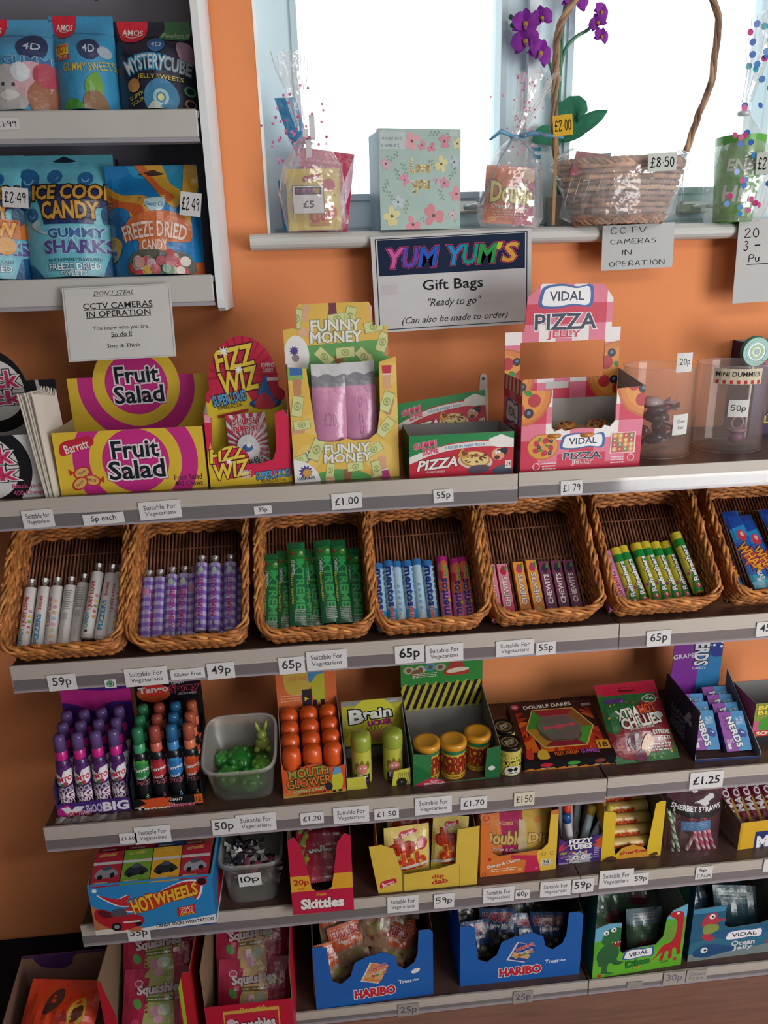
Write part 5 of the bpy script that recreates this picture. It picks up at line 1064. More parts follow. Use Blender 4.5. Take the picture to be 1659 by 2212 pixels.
m = MB(); m.ball((0, 0, .016), .015, 'b86a90', 'tint', 10, (1, 1, .9)); m.lathe([(.018, .028), (.02, .031), (.018, .034)], 'c9a0b4', 14, m='tint'); m.tube([(.012*cos(t), 0, .044+.012*sin(t)) for t in [2*pi*i/16 for i in range(16)]], .0025, 'c9a0b4', 6, 'tint', closed=True)
solo(m, 'dummy_sweet', 'pink dummy shaped sweet at the bottom of the tub with 50p card', 'sweet', Matrix.Translation(((at(1503, 900, -.185).x+at(1640, 900, -.185).x)/2+.012, -.20, SZ[1]+.008)))
# lollipop box + swirl lolly at the right edge
a = at(1578, 742, -.06); b_ = at(1720, 742, -.06); z0 = SZ[1]+.002
def lol(A):
    rn = random.Random(5)
    for i in range(22): x = rn.uniform(-10, 100); A.poly([(60, -20), (x, 110), (x+rn.uniform(2, 6), 110)], rn.choice(['a0348f', 'c23a5a', '3a2f6a', 'd0703a', '6a2a86', 'b8b04a']))
    A.text('A FLAVOUR', 50, 26, 66, 5, 'd8c84a', .03); A.text('LOLLIPOPS', 56, 18, 84, 8, 'dfc844', .06, out=((.12, '3a1f4a'),))
carton('lollipop_box', 'purple streaked LOLLIPOPS box behind the tubs at right picture edge', 'sweet box', Vector((at(1632, 985, -.135).x, -.10, SZ[1])), .2, 0, at(1600, 742, -.07).z-SZ[1], .1, '3f2a5c', '8a8a8a', lol)
q = at(1662, 765, -.17); t = thing('swirl_lolly', 'green and blue swirl lollipop standing in front of the purple box at right edge', 'lollipop', (q.x, -.12, SZ[1]))
m = MB(); hz = q.z-SZ[1]; m.lathe([(0, -.006), (.026, -.006), (.031, 0), (.026, .006), (.0001, .006)], '2f8f7a', 26, (0, 0, hz), 'plastic', 'y')
A = Art(.06, .06); [A.ring(50, 50, 4+7*i, 8+7*i, ['2f6fb0', 'd8c94a', '3fa05a', 'e8e4e0', '2a9aa0', 'd0503a'][i]) for i in range(5)]
m.sheet([[(.03+.028*cos(2*pi*i/24), .03+.028*sin(2*pi*i/24)) for i in range(24)]], lambda u, v, n: Vector((u-.03, -.0068-n, v-.03+hz)), '2f8f7a', 'plastic', A); m.xf(Matrix.Identity(4))
m.build('lolly_head', t); m = MB(); m.tube([(0, 0, 0), (0, 0, hz-.02)], .0025, 'e8e4dc', 8); m.build('stick', t)
# ================================================================ wicker baskets on the second shelf
BW, BL, BH, TILT = .193, .238, .062, 45
WK = ['b0703a', '9a5f30', 'a96a38', 'c08446', '8a5530', 'b87a42']
def rr_path(w, l, r, n):      # rounded rectangle in local x / z
    c = [(w/2-r, l-r, 0), (-w/2+r, l-r, 90), (-w/2+r, r, 180), (w/2-r, r, 270)]; P = []
    for cx_, cz_, a0 in c:
        for k in range(7): a = radians(a0+15*k); P.append(Vector((cx_+r*cos(a), cz_+r*sin(a))))
    P.append(P[0]); L = [0]
    for i in range(len(P)-1): L.append(L[-1]+(P[i+1]-P[i]).length)
    out = []; j = 0
    for i in range(n):
        s = L[-1]*i/n
        while L[j+1] < s: j += 1
        t = (s-L[j])/max(1e-9, L[j+1]-L[j]); out.append(P[j].lerp(P[j+1], t))
    return out
def make_basket(M, lab):
    t = thing('wicker_basket', lab, 'basket', None, group='wicker baskets along the second shelf', M=M); rn = random.Random(77)
    fl = lambda f: (BW+.014*f, BL+.014*f, .024+.008*f)
    def ring(f, n): w_, l_, r_ = fl(f); return [Vector((p.x, -BH*f, p.y-.004*f)) for p in rr_path(w_, l_, r_, n)]
    m = MB(); n = 168; st = 56
    for j in range(9):
        f = .05+.88*j/8; R_ = ring(f, n); P = []; c = Vector((0, -BH*f, BL/2)); ph = rn.uniform(0, 6)
        for i, p in enumerate(R_):
            o = (p-c).normalized(); P.append(p+o*(.0026*sin(pi*i*st/n+j*pi))+Vector((0, .0022*sin(i*.11+ph)+.0012*sin(i*.31+ph*2), 0)))
        m.tube(P, .0044, rn.choice(WK), 5, 'wicker', closed=True)
    m.build('woven_wall', t)
    m = MB(); a_, b_ = ring(0, st), ring(.97, st)
    for p, q in zip(a_, b_): m.tube([p, q], .0019, rn.choice(['7d4b2a', '6e4226']), 4, 'wicker')
    m.build('stakes', t)
    m = MB()
    for s_ in range(4):
        P = []; R_ = ring(1.0, 200)
        for i, p in enumerate(R_):
            o = (p-Vector((0, -BH, BL/2))); o.y = 0; o.normalize(); a = i*2*pi*9/200+s_*pi/2; k = .0052+.0012*sin(i*.7+s_)
            P.append(p+o*(k*cos(a))+Vector((0, -.002+k*sin(a), 0)))
        m.tube(P, [.0032+.0008*sin(i*.9+s_*2) for i in range(200)], WK[s_], 6, 'wicker', closed=True)
    for i in range(34):      # cut cane ends poking from the rim
        p = ring(1.0, 34)[i]; q = ring(1.0, 34)[(i+1) % 34]; d = (q-p).normalized(); o = (p-Vector((0, -BH, BL/2))).normalized(); sgn = 1 if i % 2 else -.6
        m.tube([p+o*.003*sgn+Vector((0, -.002, 0)), p+d*.016+o*.006*sgn+Vector((0, -.009, 0))], .0022, rn.choice(WK), 5, 'wicker')
    m.build('braided_rim', t)
    m = MB(); x = -BW/2+.004
    while x < BW/2-.002:
        m.tube([(x, .001, .004), (x+rn.uniform(-.001, .001), .001+rn.uniform(-.001, .001), BL/2), (x, .001, BL-.004)], .0022, rn.choice(['8a5c44', '7a4e3a', '946650', '9c6c54']), 5, 'wicker'); x += .0068
    for z in (.06, .13, .2): m.tube([(-BW/2, .001, z), (BW/2, .001, z+.002)], .0018, '7a4e3a', 5, 'wicker')
    m.box((-BW/2, .0035, .002), (BW/2, .005, BL-.002), '33221c', 'wicker')
    m.build('base', t)
    return t
BK = [(0, 268, 1412, 1400), (275, 535, 1398, 1385), (560, 805, 1383, 1360), (812, 1050, 1363, 1338), (1052, 1308, 1345, 1318), (1306, 1562, 1325, 1295), (1566, 1812, 1300, 1272)]
BNAME = ['leftmost wicker basket, holding white candy rolls', 'wicker basket of purple checked candy rolls', 'wicker basket of green chew packets', 'wicker basket of blue mint and pink fruit rolls', 'wicker basket of small pink, orange and plum chew sticks', 'wicker basket of yellow and green chew rolls', 'wicker basket of blue bars cut by the right picture edge']
BM = []; b0 = None
for i, (xa, xb, ya, yb) in enumerate(BK):
    zr = SZ[2]+BH*sin(radians(TILT))*1.0
    a = on(xa+8, ya-12, zr); b_ = on(xb-8, yb-12, zr); xm_ = (a.x+b_.x)/2; yb_ = (a.y+b_.y)/2+BH*cos(radians(TILT))+.016
    M = TR(xm_, max(-.26, min(-.212, yb_))-.032, SZ[2]+.008, -(90-TILT), 0, 0); BM.append(M)
    if b0 is None: b0 = make_basket(M, BNAME[0])
    else: dup(b0, M, BNAME[i])
0 and print('baskets', [tuple(round(v, 3) for v in M.translation) for M in BM])
def inb(i, fx, z=.006, lean=0, dy=0): return BM[i] @ TR((fx-.5)*BW*.98, -.014+dy, z, 0, lean)
# white rolls
def wl1(v):
    def f(A):
        A.rect(0, 0, 100, 3, 'c9c4c0')
        if v == 0: A.text('I JUST LOVE', 50, 62, 44, 11, 'c93048', .06, rot=90, out=((.1, 'f0c0c0'),)); A.text('CANDY', 46, 24, 24, 10, '3a9ab0', .05, rot=90); [A.ell(62, 30+i*8, 4, ['e8a34a', 'e05a6a', '7ab05a', 'e8c84a', 'd88ab0'][i]) for i in range(5)]; A.rect(46, 6, 52, 10, '2a2a2e')
        elif v == 1: A.text('Swizzels', 50, 74, 22, 8, 'c8303c', .04, .2, rot=90); A.text('FIZZERS', 50, 34, 44, 11, '2b97c4', .07, rot=90)
        elif v == 2: A.text('I JUST LOVE', 44, 60, 44, 10, 'c9506a', .05, rot=90); [A.ell(56, 12+i*9, 5, ['e8a8a8', 'e8c890', 'b8d0a0', 'e8a8c8', 'a8c8d8', 'e0b090', 'd8a0a8', 'e8c0a0'][i]) for i in range(8)]
        else: A.lines(40, 60, 60, 92, 9, '9a9a9e'); A.text('candy', 50, 30, 30, 5, 'b0b0b4', .0, rot=90); A.rect(44, 45, 56, 56, 'b8b8bc')
    return f
RL = .125
def grp(kind, bi, spec, label, gname, cat='sweet roll', name='candy_roll'):
    """spec: (position 0..1 across, variant, lean, raise)"""
    proto = {}
    for k, (fx, v, lean, dz) in enumerate(spec):
        M = inb(bi, fx, .004+dz, lean, -.019 if dz >= .012 else 0)
        lab = label(k, v)
        if v not in proto:
            m = kind(v); proto[v] = solo(m, name, lab, cat, M, gname)
        else:
            c = proto[v].copy(); C.objects.link(c); c.matrix_world = M; c['label'] = lab; c['group'] = gname
grp(lambda v: tubemesh(.0112, RL, 'e6e1df', wl1(v), 'plastic', tw=.018), 0, [(.08, 0, 0, 0), (.21, 1, 0, 0), (.33, 2, 0, 0), (.45, 3, 1, 0), (.56, 3, 2, .004), (.70, 0, 4, .016), (.82, 1, 5, .012), (.93, 2, 3, .012)],
    lambda k, v: 'white wrapped candy roll, '+ORD[k]+' from the left in the leftmost basket', 'white candy rolls in the leftmost basket')
def pv(v):
    def f(A):
        for j in range(8): A.rect(0, j*12.5, 100, j*12.5+6.2, '8f76c4')
        for i in range(6): A.rect(i*16.7, 0, i*16.7+8, 100, 'a48fd0'); [A.rect(i*16.7, j*12.5, i*16.7+8, j*12.5+6.2, '7558b0') for j in range(8)]
        if v < 2: A.text('PARMA VIOLETS', 50+6*v, 48, 60, 10, 'a81f6a', .06, rot=90); A.text('GIANT', 50+6*v, 8, 12, 7, '2a2036', .04, rot=90); A.ell(50, 88, 6, 'a9c4a8', ry=9)
        elif v == 2: A.text('VIOLETS', 66, 50, 60, 9, 'b0206a', .08, rot=90); A.rect(40, 72, 56, 82, 'c98ab0')
    return f
grp(lambda v: tubemesh(.0118, RL*1.04, 'c9bfe0', pv(v), 'plastic', tw=.016), 1, [(.06, 2, 0, 0), (.17, 3, 0, 0), (.29, 1, 0, .004), (.41, 0, 0, .004), (.50, 2, 0, .002), (.60, 0, 0, .016), (.73, 0, 0, .014), (.80, 2, 0, .0), (.88, 0, 0, .014), (.97, 3, 2, .01)],
    lambda k, v: 'purple checked candy roll, '+ORD[k]+' from the left in the second basket', 'purple checked rolls in the second basket')
# green chew packets
def flat(w_, h_, t_, col, art, endh=.008, fin='foil', endc=None):
    A = Art(w_, h_); art(A); m = MB()
    def f(s):
        def g(u, v, n):
            a = sin(pi*min(1, max(0, u/w_)))**.5; b = min(1, (h_-v)/endh/1.5, v/endh/1.5); b = max(0, b); q = t_*a*b*(.6 if s else .4)
            return Vector((u-w_/2, -(q+n) if s else q+n, v))
        return g
    m.sheet(grid(w_, h_, 6, 12), f(1), col, fin, A, smooth=True); m.sheet(grid(w_, h_, 6, 12), f(0), col, fin, smooth=True, flip=True)
    return m
def cx_(v):
    def f(A):
        A.rect(0, 92, 100, 100, '1f7a4c'); A.rect(0, 76, 100, 91, '2f7a3a'); A.ell(76, 84, 16, '5aa044', ry=16); A.ell(80, 86, 8, 'c9d4c0'); A.ell(30, 85, 14, '5a4a3a', ry=12); A.ell(32, 86, 7, 'c24a3a')
        A.text('CHEWITS', 30, 68, 18, 17, 'd6e4d8', .05, rot=-90); A.text('XTREME', 66, 46, 58, 46, '3aa858', .06, 0, rot=-90); A.poly([(45, 78), (95, 78), (70, 66)], '3aa858')
        A.text('Sourtastic', 24, 42, 36, 14, 'd3cf4a', .02, .2, rot=-90); A.lines(30, 4, 92, 18, 7, 'b9c9b9')
    return f
ks = [(.04, 0, 2, .0), (.19, 0, 1, .006), (.33, 0, 0, .012), (.42, 0, -1, .0), (.50, 0, -3, .006), (.64, 0, -3, .014), (.78, 0, -2, .012), (.89, 0, 0, .002)]
grp(lambda v: flat(.033, .168, .010, '1f6a40', cx_(v)), 2, ks, lambda k, v: 'green chew packet, '+ORD[k]+' from the left in the third basket', 'green chew packets in the third basket', 'sweet packet', 'chew_packet')
# mint / fruit rolls
def mt(v):
    def f(A):
        if v == 'm': A.rect(0, 0, 100, 24, '2f9ad0'); A.rect(0, 90, 100, 100, '3a78b8'); [A.poly([(0, 30+i*9), (100, 36+i*9), (100, 39+i*9), (0, 33+i*9)], 'a4cbe4') for i in range(7)]; A.text('mentos', 49, 58, 62, 14, '1f2f86', .06, rot=-90); A.text('mint', 50, 16, 18, 12, 'd83a4a', .08, rot=-90, out=((.13, 'f0d8dc'),))
        elif v == 'b': A.rect(0, 90, 100, 100, '3a78b8'); [A.rect(48, 12+i*9, 54, 16+i*9, '7ab0d8') for i in range(6)]; A.poly([(30, 0), (60, 0), (56, 22), (44, 10)], 'd8e4ec')
        else: A.rect(0, 90, 100, 100, 'c4308a'); A.blob([(30, 50), (40, 88), (62, 90), (68, 60), (56, 44)], 'd8764a'); A.ell(40, 70, 9, 'b83a4a', ry=14); A.text('fruit', 56, 76, 18, 10, '3a8a3a', .06, .2, rot=90, out=((.12, 'e8d8a0'),)); A.text('mentos', 49, 36, 56, 15, '1f2a80', .06, rot=90); A.ell(60, 30, 6, 'e0b03a')
    return f
grp(lambda v: tubemesh(.0108, .130, {'m': '9fcbe6', 'b': 'b4d4ea', 'f': 'e07ab0'}[v], mt(v), 'plastic', endc={'m': '3a78b8', 'b': '3a78b8', 'f': 'c4308a'}[v]), 3,
    [(.03, 'm', 0, 0), (.14, 'm', 0, .004), (.22, 'b', 0, .002), (.33, 'm', 0, .002), (.43, 'b', 0, .004), (.54, 'm', 0, .0), (.68, 'f', 2, .006), (.80, 'f', 3, .0), (.90, 'f', 1, .002)],
    lambda k, v: {'m': 'pale blue mint roll, ', 'b': 'pale blue roll turned away from view, ', 'f': 'pink fruit roll, '}[v]+ORD[k]+' from the left in the fourth basket', 'rolls in the fourth basket')
def sbox(w_, h_, d_, col, art):
    A = Art(w_, h_); art(A); m = MB(); m.box((-w_/2, -d_/2, 0), (w_/2, d_/2, h_), col, 'card'); m.sheet([[(0, 0), (w_, 0), (w_, h_), (0, h_)]], lambda u, v, n: Vector((u-w_/2, -d_/2-n-.0001, v)), col, 'card', A); return m
def cw(v):
    def f(A):
        c = {'p': ('d8486a', 'e88ba0'), 'o': ('d07a2a', 'f0a23c'), 'd': ('6a2a4a', '7d3a5a')}[v]; A.rect(0, 0, 100, 100, c[1]); A.poly([(0, 0), (100, 0), (100, 30), (0, 18)], c[0]); A.text('CHEWITS', 50, 48, 54, 46, 'f0e8e6', .06, rot=90, out=((.12, '5a1f34'),)); A.blob([(20, 84), (50, 96), (84, 88), (60, 78)], {'p': 'b8243f', 'o': 'c93a6a', 'd': '2f2036'}[v]); A.blob([(60, 90), (90, 98), (80, 86)], '4a8a3a'); A.blob([(5, 2), (40, 14), (90, 4), (80, 0), (10, 0)], 'a9b86a'); A.ell(55, 5, 18, 'e6e0d0', ry=10)
    return f
grp(lambda v: sbox(.0205, .112, .014, {'p': 'e88ba0', 'o': 'f0a23c', 'd': '6a2a4a'}[v], cw(v)), 4, [(.03, 'p', 0, 0), (.16, 'p', 0, 0), (.33, 'o', 0, .002), (.47, 'o', 0, .004), (.60, 'd', 0, 0), (.73, 'd', 0, 0), (.86, 'd', 0, .0)],
    lambda k, v: {'p': 'pink', 'o': 'orange', 'd': 'plum coloured'}[v]+' chew stick, '+ORD[k]+' from the left in the fifth basket', 'chew sticks in the fifth basket', 'chew stick', 'chew_stick')
def ft(A): A.rect(0, 0, 100, 100, 'c77ab8'); A.ell(55, 88, 30, 'd83a6a', ry=26); A.ell(55, 88, 10, 'e8c0d0'); A.ell(50, 76, 28, '2a6a5a', ry=16); A.text('fruittella', 56, 34, 58, 46, 'c0205a', .06, rot=90, out=((.12, 'f0d8e4'),)); A.ell(40, 58, 20, '8ac0a0', ry=14)
grp(lambda v: sbox(.0195, .120, .013, 'c77ab8', ft), 5, [(.02, 0, -7, 0), (.13, 0, -6, .004)], lambda k, v: 'mauve stick pack, '+ORD[k]+' from the left in the sixth basket', 'mauve stick packs in the sixth basket', 'chew stick', 'chew_stick')
def rf(A): A.rect(0, 88, 100, 100, 'd8c43c'); A.rect(0, 76, 100, 88, '1f8a3c'); A.poly([(30, 0), (70, 0), (60, 20), (44, 30)], '1f8a3c'); A.poly([(50, 76), (80, 76), (80, 50), (60, 60)], '2a9444'); A.ell(66, 66, 5, 'c04a9a'); A.ell(36, 30, 5, 'c04a9a'); A.text('Refreshers', 50, 46, 58, 13, 'f2f4f4', .07, rot=90, out=((.13, '1f3f5a'),)); A.ell(50, 9, 7, 'c9324a', ry=9); A.ell(51, 10, 3, 'e8d0c8', ry=5)
grp(lambda v: tubemesh(.0106, .128, 'd9cf45', rf, 'plastic', endc='d8c43c'), 5, [(.25, 0, -6, 0), (.36, 0, -8, .004), (.49, 0, -6, .008), (.60, 0, -7, .010), (.71, 0, -7, .008), (.82, 0, -6, .008), (.91, 0, -6, .018)],
    lambda k, v: 'yellow and green chew roll, '+ORD[k+2]+' from the left in the sixth basket', 'yellow and green rolls in the sixth basket')
def wh(A): A.rect(0, 72, 100, 100, '1f4aa0'); A.poly([(0, 60), (100, 66), (100, 80), (0, 76)], '2a8ac8'); A.poly([(0, 0), (100, 0), (100, 12), (0, 18)], '2a9ab8'); A.ell(52, 66, 26, 'c93a4a', ry=34); A.ell(55, 68, 10, 'e8b0a8', ry=16); A.star(50, 38, 66, 34, 9, '2a2a5a', 10, 1.5); A.star(50, 38, 58, 30, 9, 'c94a3a', 10, 1.5); A.text('WHAM', 50, 38, 36, 62, 'f0a030', .06, rot=-70, out=((.12, '5a1424'),)); A.ell(40, 10, 14, 'd8d8e0', ry=8); A.text('BAR', 60, 14, 10, 30, 'e8e8f0', .04, rot=-80)
grp(lambda v: flat(.036, .172, .008, '2a5fae', wh), 6, [(.12, 0, -7, .006), (.34, 0, -6, .012), (.56, 0, -7, .010), (.78, 0, -7, .012)], lambda k, v: 'blue bar with orange lettering, '+ORD[k]+' from the left in the basket at right edge', 'blue bars in the basket at right edge', 'chew bar', 'chew_bar')
# ================================================================ third shelf
def bottle(body, label, collar, cap, art, M, lab, name, group, Hh=.178, capt='tint'):
    t = thing(name, lab, 'spray bottle', None, group=group, M=M)
    m = MB(); r = .0142
    m.lathe([(.0001, 0), (r*.9, 0), (r, .004), (r, Hh*.62), (r*.92, Hh*.67), (r*.7, Hh*.70)], body, 18); 
    k = tubemesh(r+.0003, Hh*.56, label, art, 'plastic', 18, z0=Hh*.05, nl=6); 
    m.add([tuple(v) for v in k.v], k.f, [tuple(x/.74 for x in c) for c in k.c], 'plastic', True); m.build('bottle_body', t)
    m = MB(); m.lathe([(r*.78, Hh*.685), (r*.8, Hh*.70), (r*.78, Hh*.80), (r*.5, Hh*.83)], collar, 18); m.build('collar', t)
    m = MB(); m.lathe([(.0001, Hh*.82), (r*.35, Hh*.82), (r*.3, Hh*.93), (.0001, Hh*.93)], cap, 10); m.lathe([(r*.8, Hh*.80), (r*.78, Hh*.96), (r*.6, Hh*.995), (.0001, Hh)], cap, 16, m=capt); m.build('cap', t)
    return t
LS, W, R_ = spot(3, (127, 1768), (284, 1750)); HH = at(190, 1490, LS.y+.115).z-SZ[3]; hf = at(130, 1738, LS.y).z-SZ[3]
def vmf(A): A.rect(0, 0, 100, 100, '4a2a7c'); A.blob([(-4, -10), (0, 60), (16, 90), (22, 40), (40, -10)], 'b82a86'); A.poly([(6, 70), (16, 76), (20, 50), (26, 76), (38, 70), (28, 20), (14, 20)], 'ece8f2'); A.text('VIMTO', 28, 22, 34, 26, 'c22f4a', .08, out=((.14, 'f0ecf4'),)); A.text('SHOCK!', 52, 48, 26, 56, 'c9c2e0', .07); A.text('BIG', 80, 50, 34, 62, 'eeeaf4', .09, out=((.14, '5a3a8c'),))
def vmh(A): A.rect(0, 0, 100, 100, '4a2080'); A.blob([(-4, 100), (20, 97), (60, 93), (104, 92), (104, 80), (70, 80), (46, 72), (20, 80), (-4, 86)], 'c22a8a')
tv_ = carton('spray_display', 'purple display tray of spray bottles with magenta caps at left of third shelf', 'sweet box', LS, W, R_, hf, .13, '3c2068', '3c2a5c', vmf, None, hs=hf*2.2, hb=HH*.6, header=(HH, [(0, 0), (100, 0), (100, 100), (0, 97)], vmh, '4a2080'))
def vmb(A):
    A.blob([(34, 74), (42, 82), (48, 78), (54, 92), (66, 88), (68, 70), (58, 62), (40, 62)], 'f0ecf0'); A.blob([(28, 66), (34, 88), (46, 80), (50, 74), (58, 92), (74, 90), (70, 66), (56, 58), (42, 58)], 'f0ecf0'); A.text('VIMTO', 50, 73, 36, 10, 'c8264a', .08, 0, 6); A.ell(54, 62, 5, 'b83a5a'); A.ell(48, 60, 4, '3a7a3a')
    A.text('SHOCK!', 50, 48, 36, 12, 'b9b4c4', .1, 0, 4); A.text('BIG', 50, 35, 34, 13, 'ece6ee', .1, 0, 4, out=((.15, '9a3a7a'),)); A.text('CANDY', 50, 22, 36, 12, 'ece6ee', .08, 0, 4, out=((.13, '9a3a7a'),)); A.text('SPRAY', 50, 8, 36, 12, 'ece6ee', .08, 0, 4, out=((.13, '9a3a7a'),))
ROWN = ['front', 'second', 'third']
b0_ = None
for r_ in range(3):
    for c_ in range(4):
        M = wm(tv_) @ TR(W*(.13+.245*c_), .019+.032*r_, .004+.005*r_, -3); lab = 'purple spray bottle with magenta collar, '+ORD[c_]+' from the left in the '+ROWN[r_]+' row'
        if not b0_: b0_ = bottle('4a2060', '5c2a72', 'd0248a', '8a6ab0', vmb, M, lab, 'spray_bottle', 'purple spray bottles in their display tray', .168)
        else: dup(b0_, M, lab)
LS, W, R_ = spot(3, (290, 1753), (440, 1738)); HH = at(360, 1478, LS.y+.115).z-SZ[3]; hf = at(290, 1728, LS.y).z-SZ[3]
def tgf(A): A.rect(0, 0, 100, 100, '121218'); A.star(34, 40, 26, 16, 12, 'd8552a', 0, .9); A.text('Tango', 28, 8, 50, 44, 'f0ece4', .08); A.text('GIANT', 62, 72, 18, 22, 'e8e4e0', .04); A.text('Spray', 70, 18, 36, 44, 'c23a5a', .08, out=((.13, 'e8c8d0'),)); A.rect(88, 20, 100, 100, 'd86a2a'); A.text('12', 94, 60, 7, 36, '2a1a14', .05)
def tgh(A): A.rect(0, 0, 100, 100, '0f1016'); A.ell(28, 87, 25, 'c4502a', ry=16); A.ell(30, 90, 18, 'd8382f', ry=10); A.text('Tango', 28, 90, 44, 8, 'ded8d4', .08, 0, 2); A.text('GIANT', 66, 97, 20, 4, 'd8d4d0', .04, 0, 4); A.text('Spray', 74, 90, 44, 9, '1a1218', .07, .1, 4, out=((.15, 'c23a5a'),)); A.text('LIQUID CANDY', 78, 84, 28, 2.6, 'c9c4c0', .02)
tt_ = carton('spray_display', 'black display tray of four colours of spray bottles on third shelf', 'sweet box', LS, W, R_, hf, .13, '121218', '24242c', tgf, None, hs=hf*2.4, hb=HH*.6, header=(HH, [(0, 0), (100, 0), (100, 100), (0, 98)], tgh, '121218'))
TC = [('green', '2f8a4a', '4aa83a', '46a878'), ('red', 'b82f3a', '9a2440', 'd86a5a'), ('blue', '2a7ac0', '3a90d0', '3f8fc8'), ('orange', 'd8502f', 'e0602a', 'e07a58')]
for c_, (cn, lc, sc_, cc_) in enumerate(TC):
    def tgb(A):
        A.star(50, 80, 26, 19, 11, sc_, 0, 1); A.ell(50, 74, 24, lc, ry=20); A.text('Tango', 50, 76, 38, 11, 'f0ece8', .07, 0, 5); A.text('GIANT', 50, 58, 20, 6, 'e8e4e0', .04); A.text('Spray', 51, 47, 36, 12, '1a1016', .06, .1, 4, out=((.14, 'd0788a'),))
        for i in range(4):
            for j in range(4-i): A.ell(54+j*3.2-(3-i)*.2+i*1.6, 6+i*4, 1.5, {'green': 'a8c890', 'red': 'b85a7a', 'blue': '7ab8e0', 'orange': 'e0a060'}[cn])
    b1 = None
    for r_ in range(3):
        M = wm(tt_) @ TR(W*(.15+.24*c_), .020+.032*r_, .004+.005*r_, -4); lab = cn+' capped black spray bottle, '+ROWN[r_]+' row of the black display tray'
        if not b1: b1 = bottle('15161c', '16181f', cc_, cc_, tgb, M, lab, 'spray_bottle', cn+' capped spray bottles in the black tray', .168)
        else: dup(b1, M, lab)
# slime tub, tipped towards the viewer
def sqtub(name, lab, cat, M, w_, d_, h_, mt='tub', col='d8dcd2', rim=.005, taper=.86, n=40):
    t = thing(name, lab, cat, None, M=M); m = MB()
    prof = [(taper*.96, 0), (taper, .004), (1, h_-.006), (1+rim*2/w_, h_-.006), (1+rim*2/w_, h_), (.985, h_), (taper*.97, .006), (0, .005)]
    V = []; F = []
    for r, z in prof:
        for k in range(n):
            a = 2*pi*k/n; e = (abs(cos(a))**5+abs(sin(a))**5)**(-1/5); V.append((w_/2*r*cos(a)*e, d_/2*r*sin(a)*e, z))
    F = [[i*n+k, i*n+(k+1) % n, (i+1)*n+(k+1) % n, (i+1)*n+k] for i in range(len(prof)-1) for k in range(n)]+[list(range(n))[::-1]]
    m.add(V, F, col, mt, True); m.tube([(w_/2*1.02*cos(a)*(abs(cos(a))**5+abs(sin(a))**5)**(-.2), d_/2*1.02*sin(a)*(abs(cos(a))**5+abs(sin(a))**5)**(-.2), h_) for a in [2*pi*i/64 for i in range(64)]], .0022, 'dfe2dc', 6, 'tub', closed=True)
    m.build('tub_body', t); return t
a = on(527, 1725, SZ[3]); M = TR(a.x, a.y+.055, SZ[3]+.012, 18)
sqtub('slime_tub', 'clear square tub with green jelly inside on third shelf', 'tub', M, .138, .135, .112, taper=.88)
rn = random.Random(4)
for i, (x, y, z, s, c) in enumerate(((-.03, -.02, .03, .026, '3f9a3a'), (.012, -.03, .028, .026, '43a03c'), (-.01, .02, .03, .03, '2f8a35'), (.036, .0, .034, .022, '6aa83f'), (-.045, .025, .03, .018, '4fa84a'))):
    m = MB(); m.ball((0, 0, 0), s, c, 'gummy', 14, (1, 1, .78))
    for k in range(6): m.ball((s*.6*cos(k), s*.6*sin(k), s*.4), s*.32, c, 'gummy', 8)
    solo(m, 'green_jelly', ['bright green jelly lump at left in the clear tub', 'bright green jelly lump in the middle of the clear tub', 'dark green jelly lump at the back of the clear tub', 'lime jelly lump below the rabbit in the clear tub', 'small green jelly lump in the rear left corner of clear tub'][i], 'jelly', M @ TR(x, y, z), 'jelly lumps in the clear tub')
m = MB(); m.lathe([(.001, .008), (.047, .008), (.05, .03), (.046, .036), (.0001, .037)], '3f9a58', 28, m='tint', sq=4); solo(m, 'green_jelly', 'sea green see-through jelly mass filling the bottom of the clear tub', 'jelly', M, 'jelly lumps in the clear tub')
m = MB(); m.ball((0, 0, .018), .016, '9aa84a', 'gummy', 12, (1, .7, 1.1)); m.ball((0, -.002, .042), .0115, '9aa84a', 'gummy', 12)
for s_ in (-1, 1): m.tube([(s_*.005, 0, .05), (s_*.009, .002, .062), (s_*.012, .004, .074)], [.004, .0045, .001], '9aa84a', 8, 'gummy')
for s_ in (-1, 1): m.ball((s_*.012, -.006, .006), .007, '9aa84a', 'gummy', 8)
solo(m, 'jelly_rabbit', 'yellow green jelly rabbit shape standing inside the clear tub', 'jelly', M @ TR(.04, .03, .045, -10))
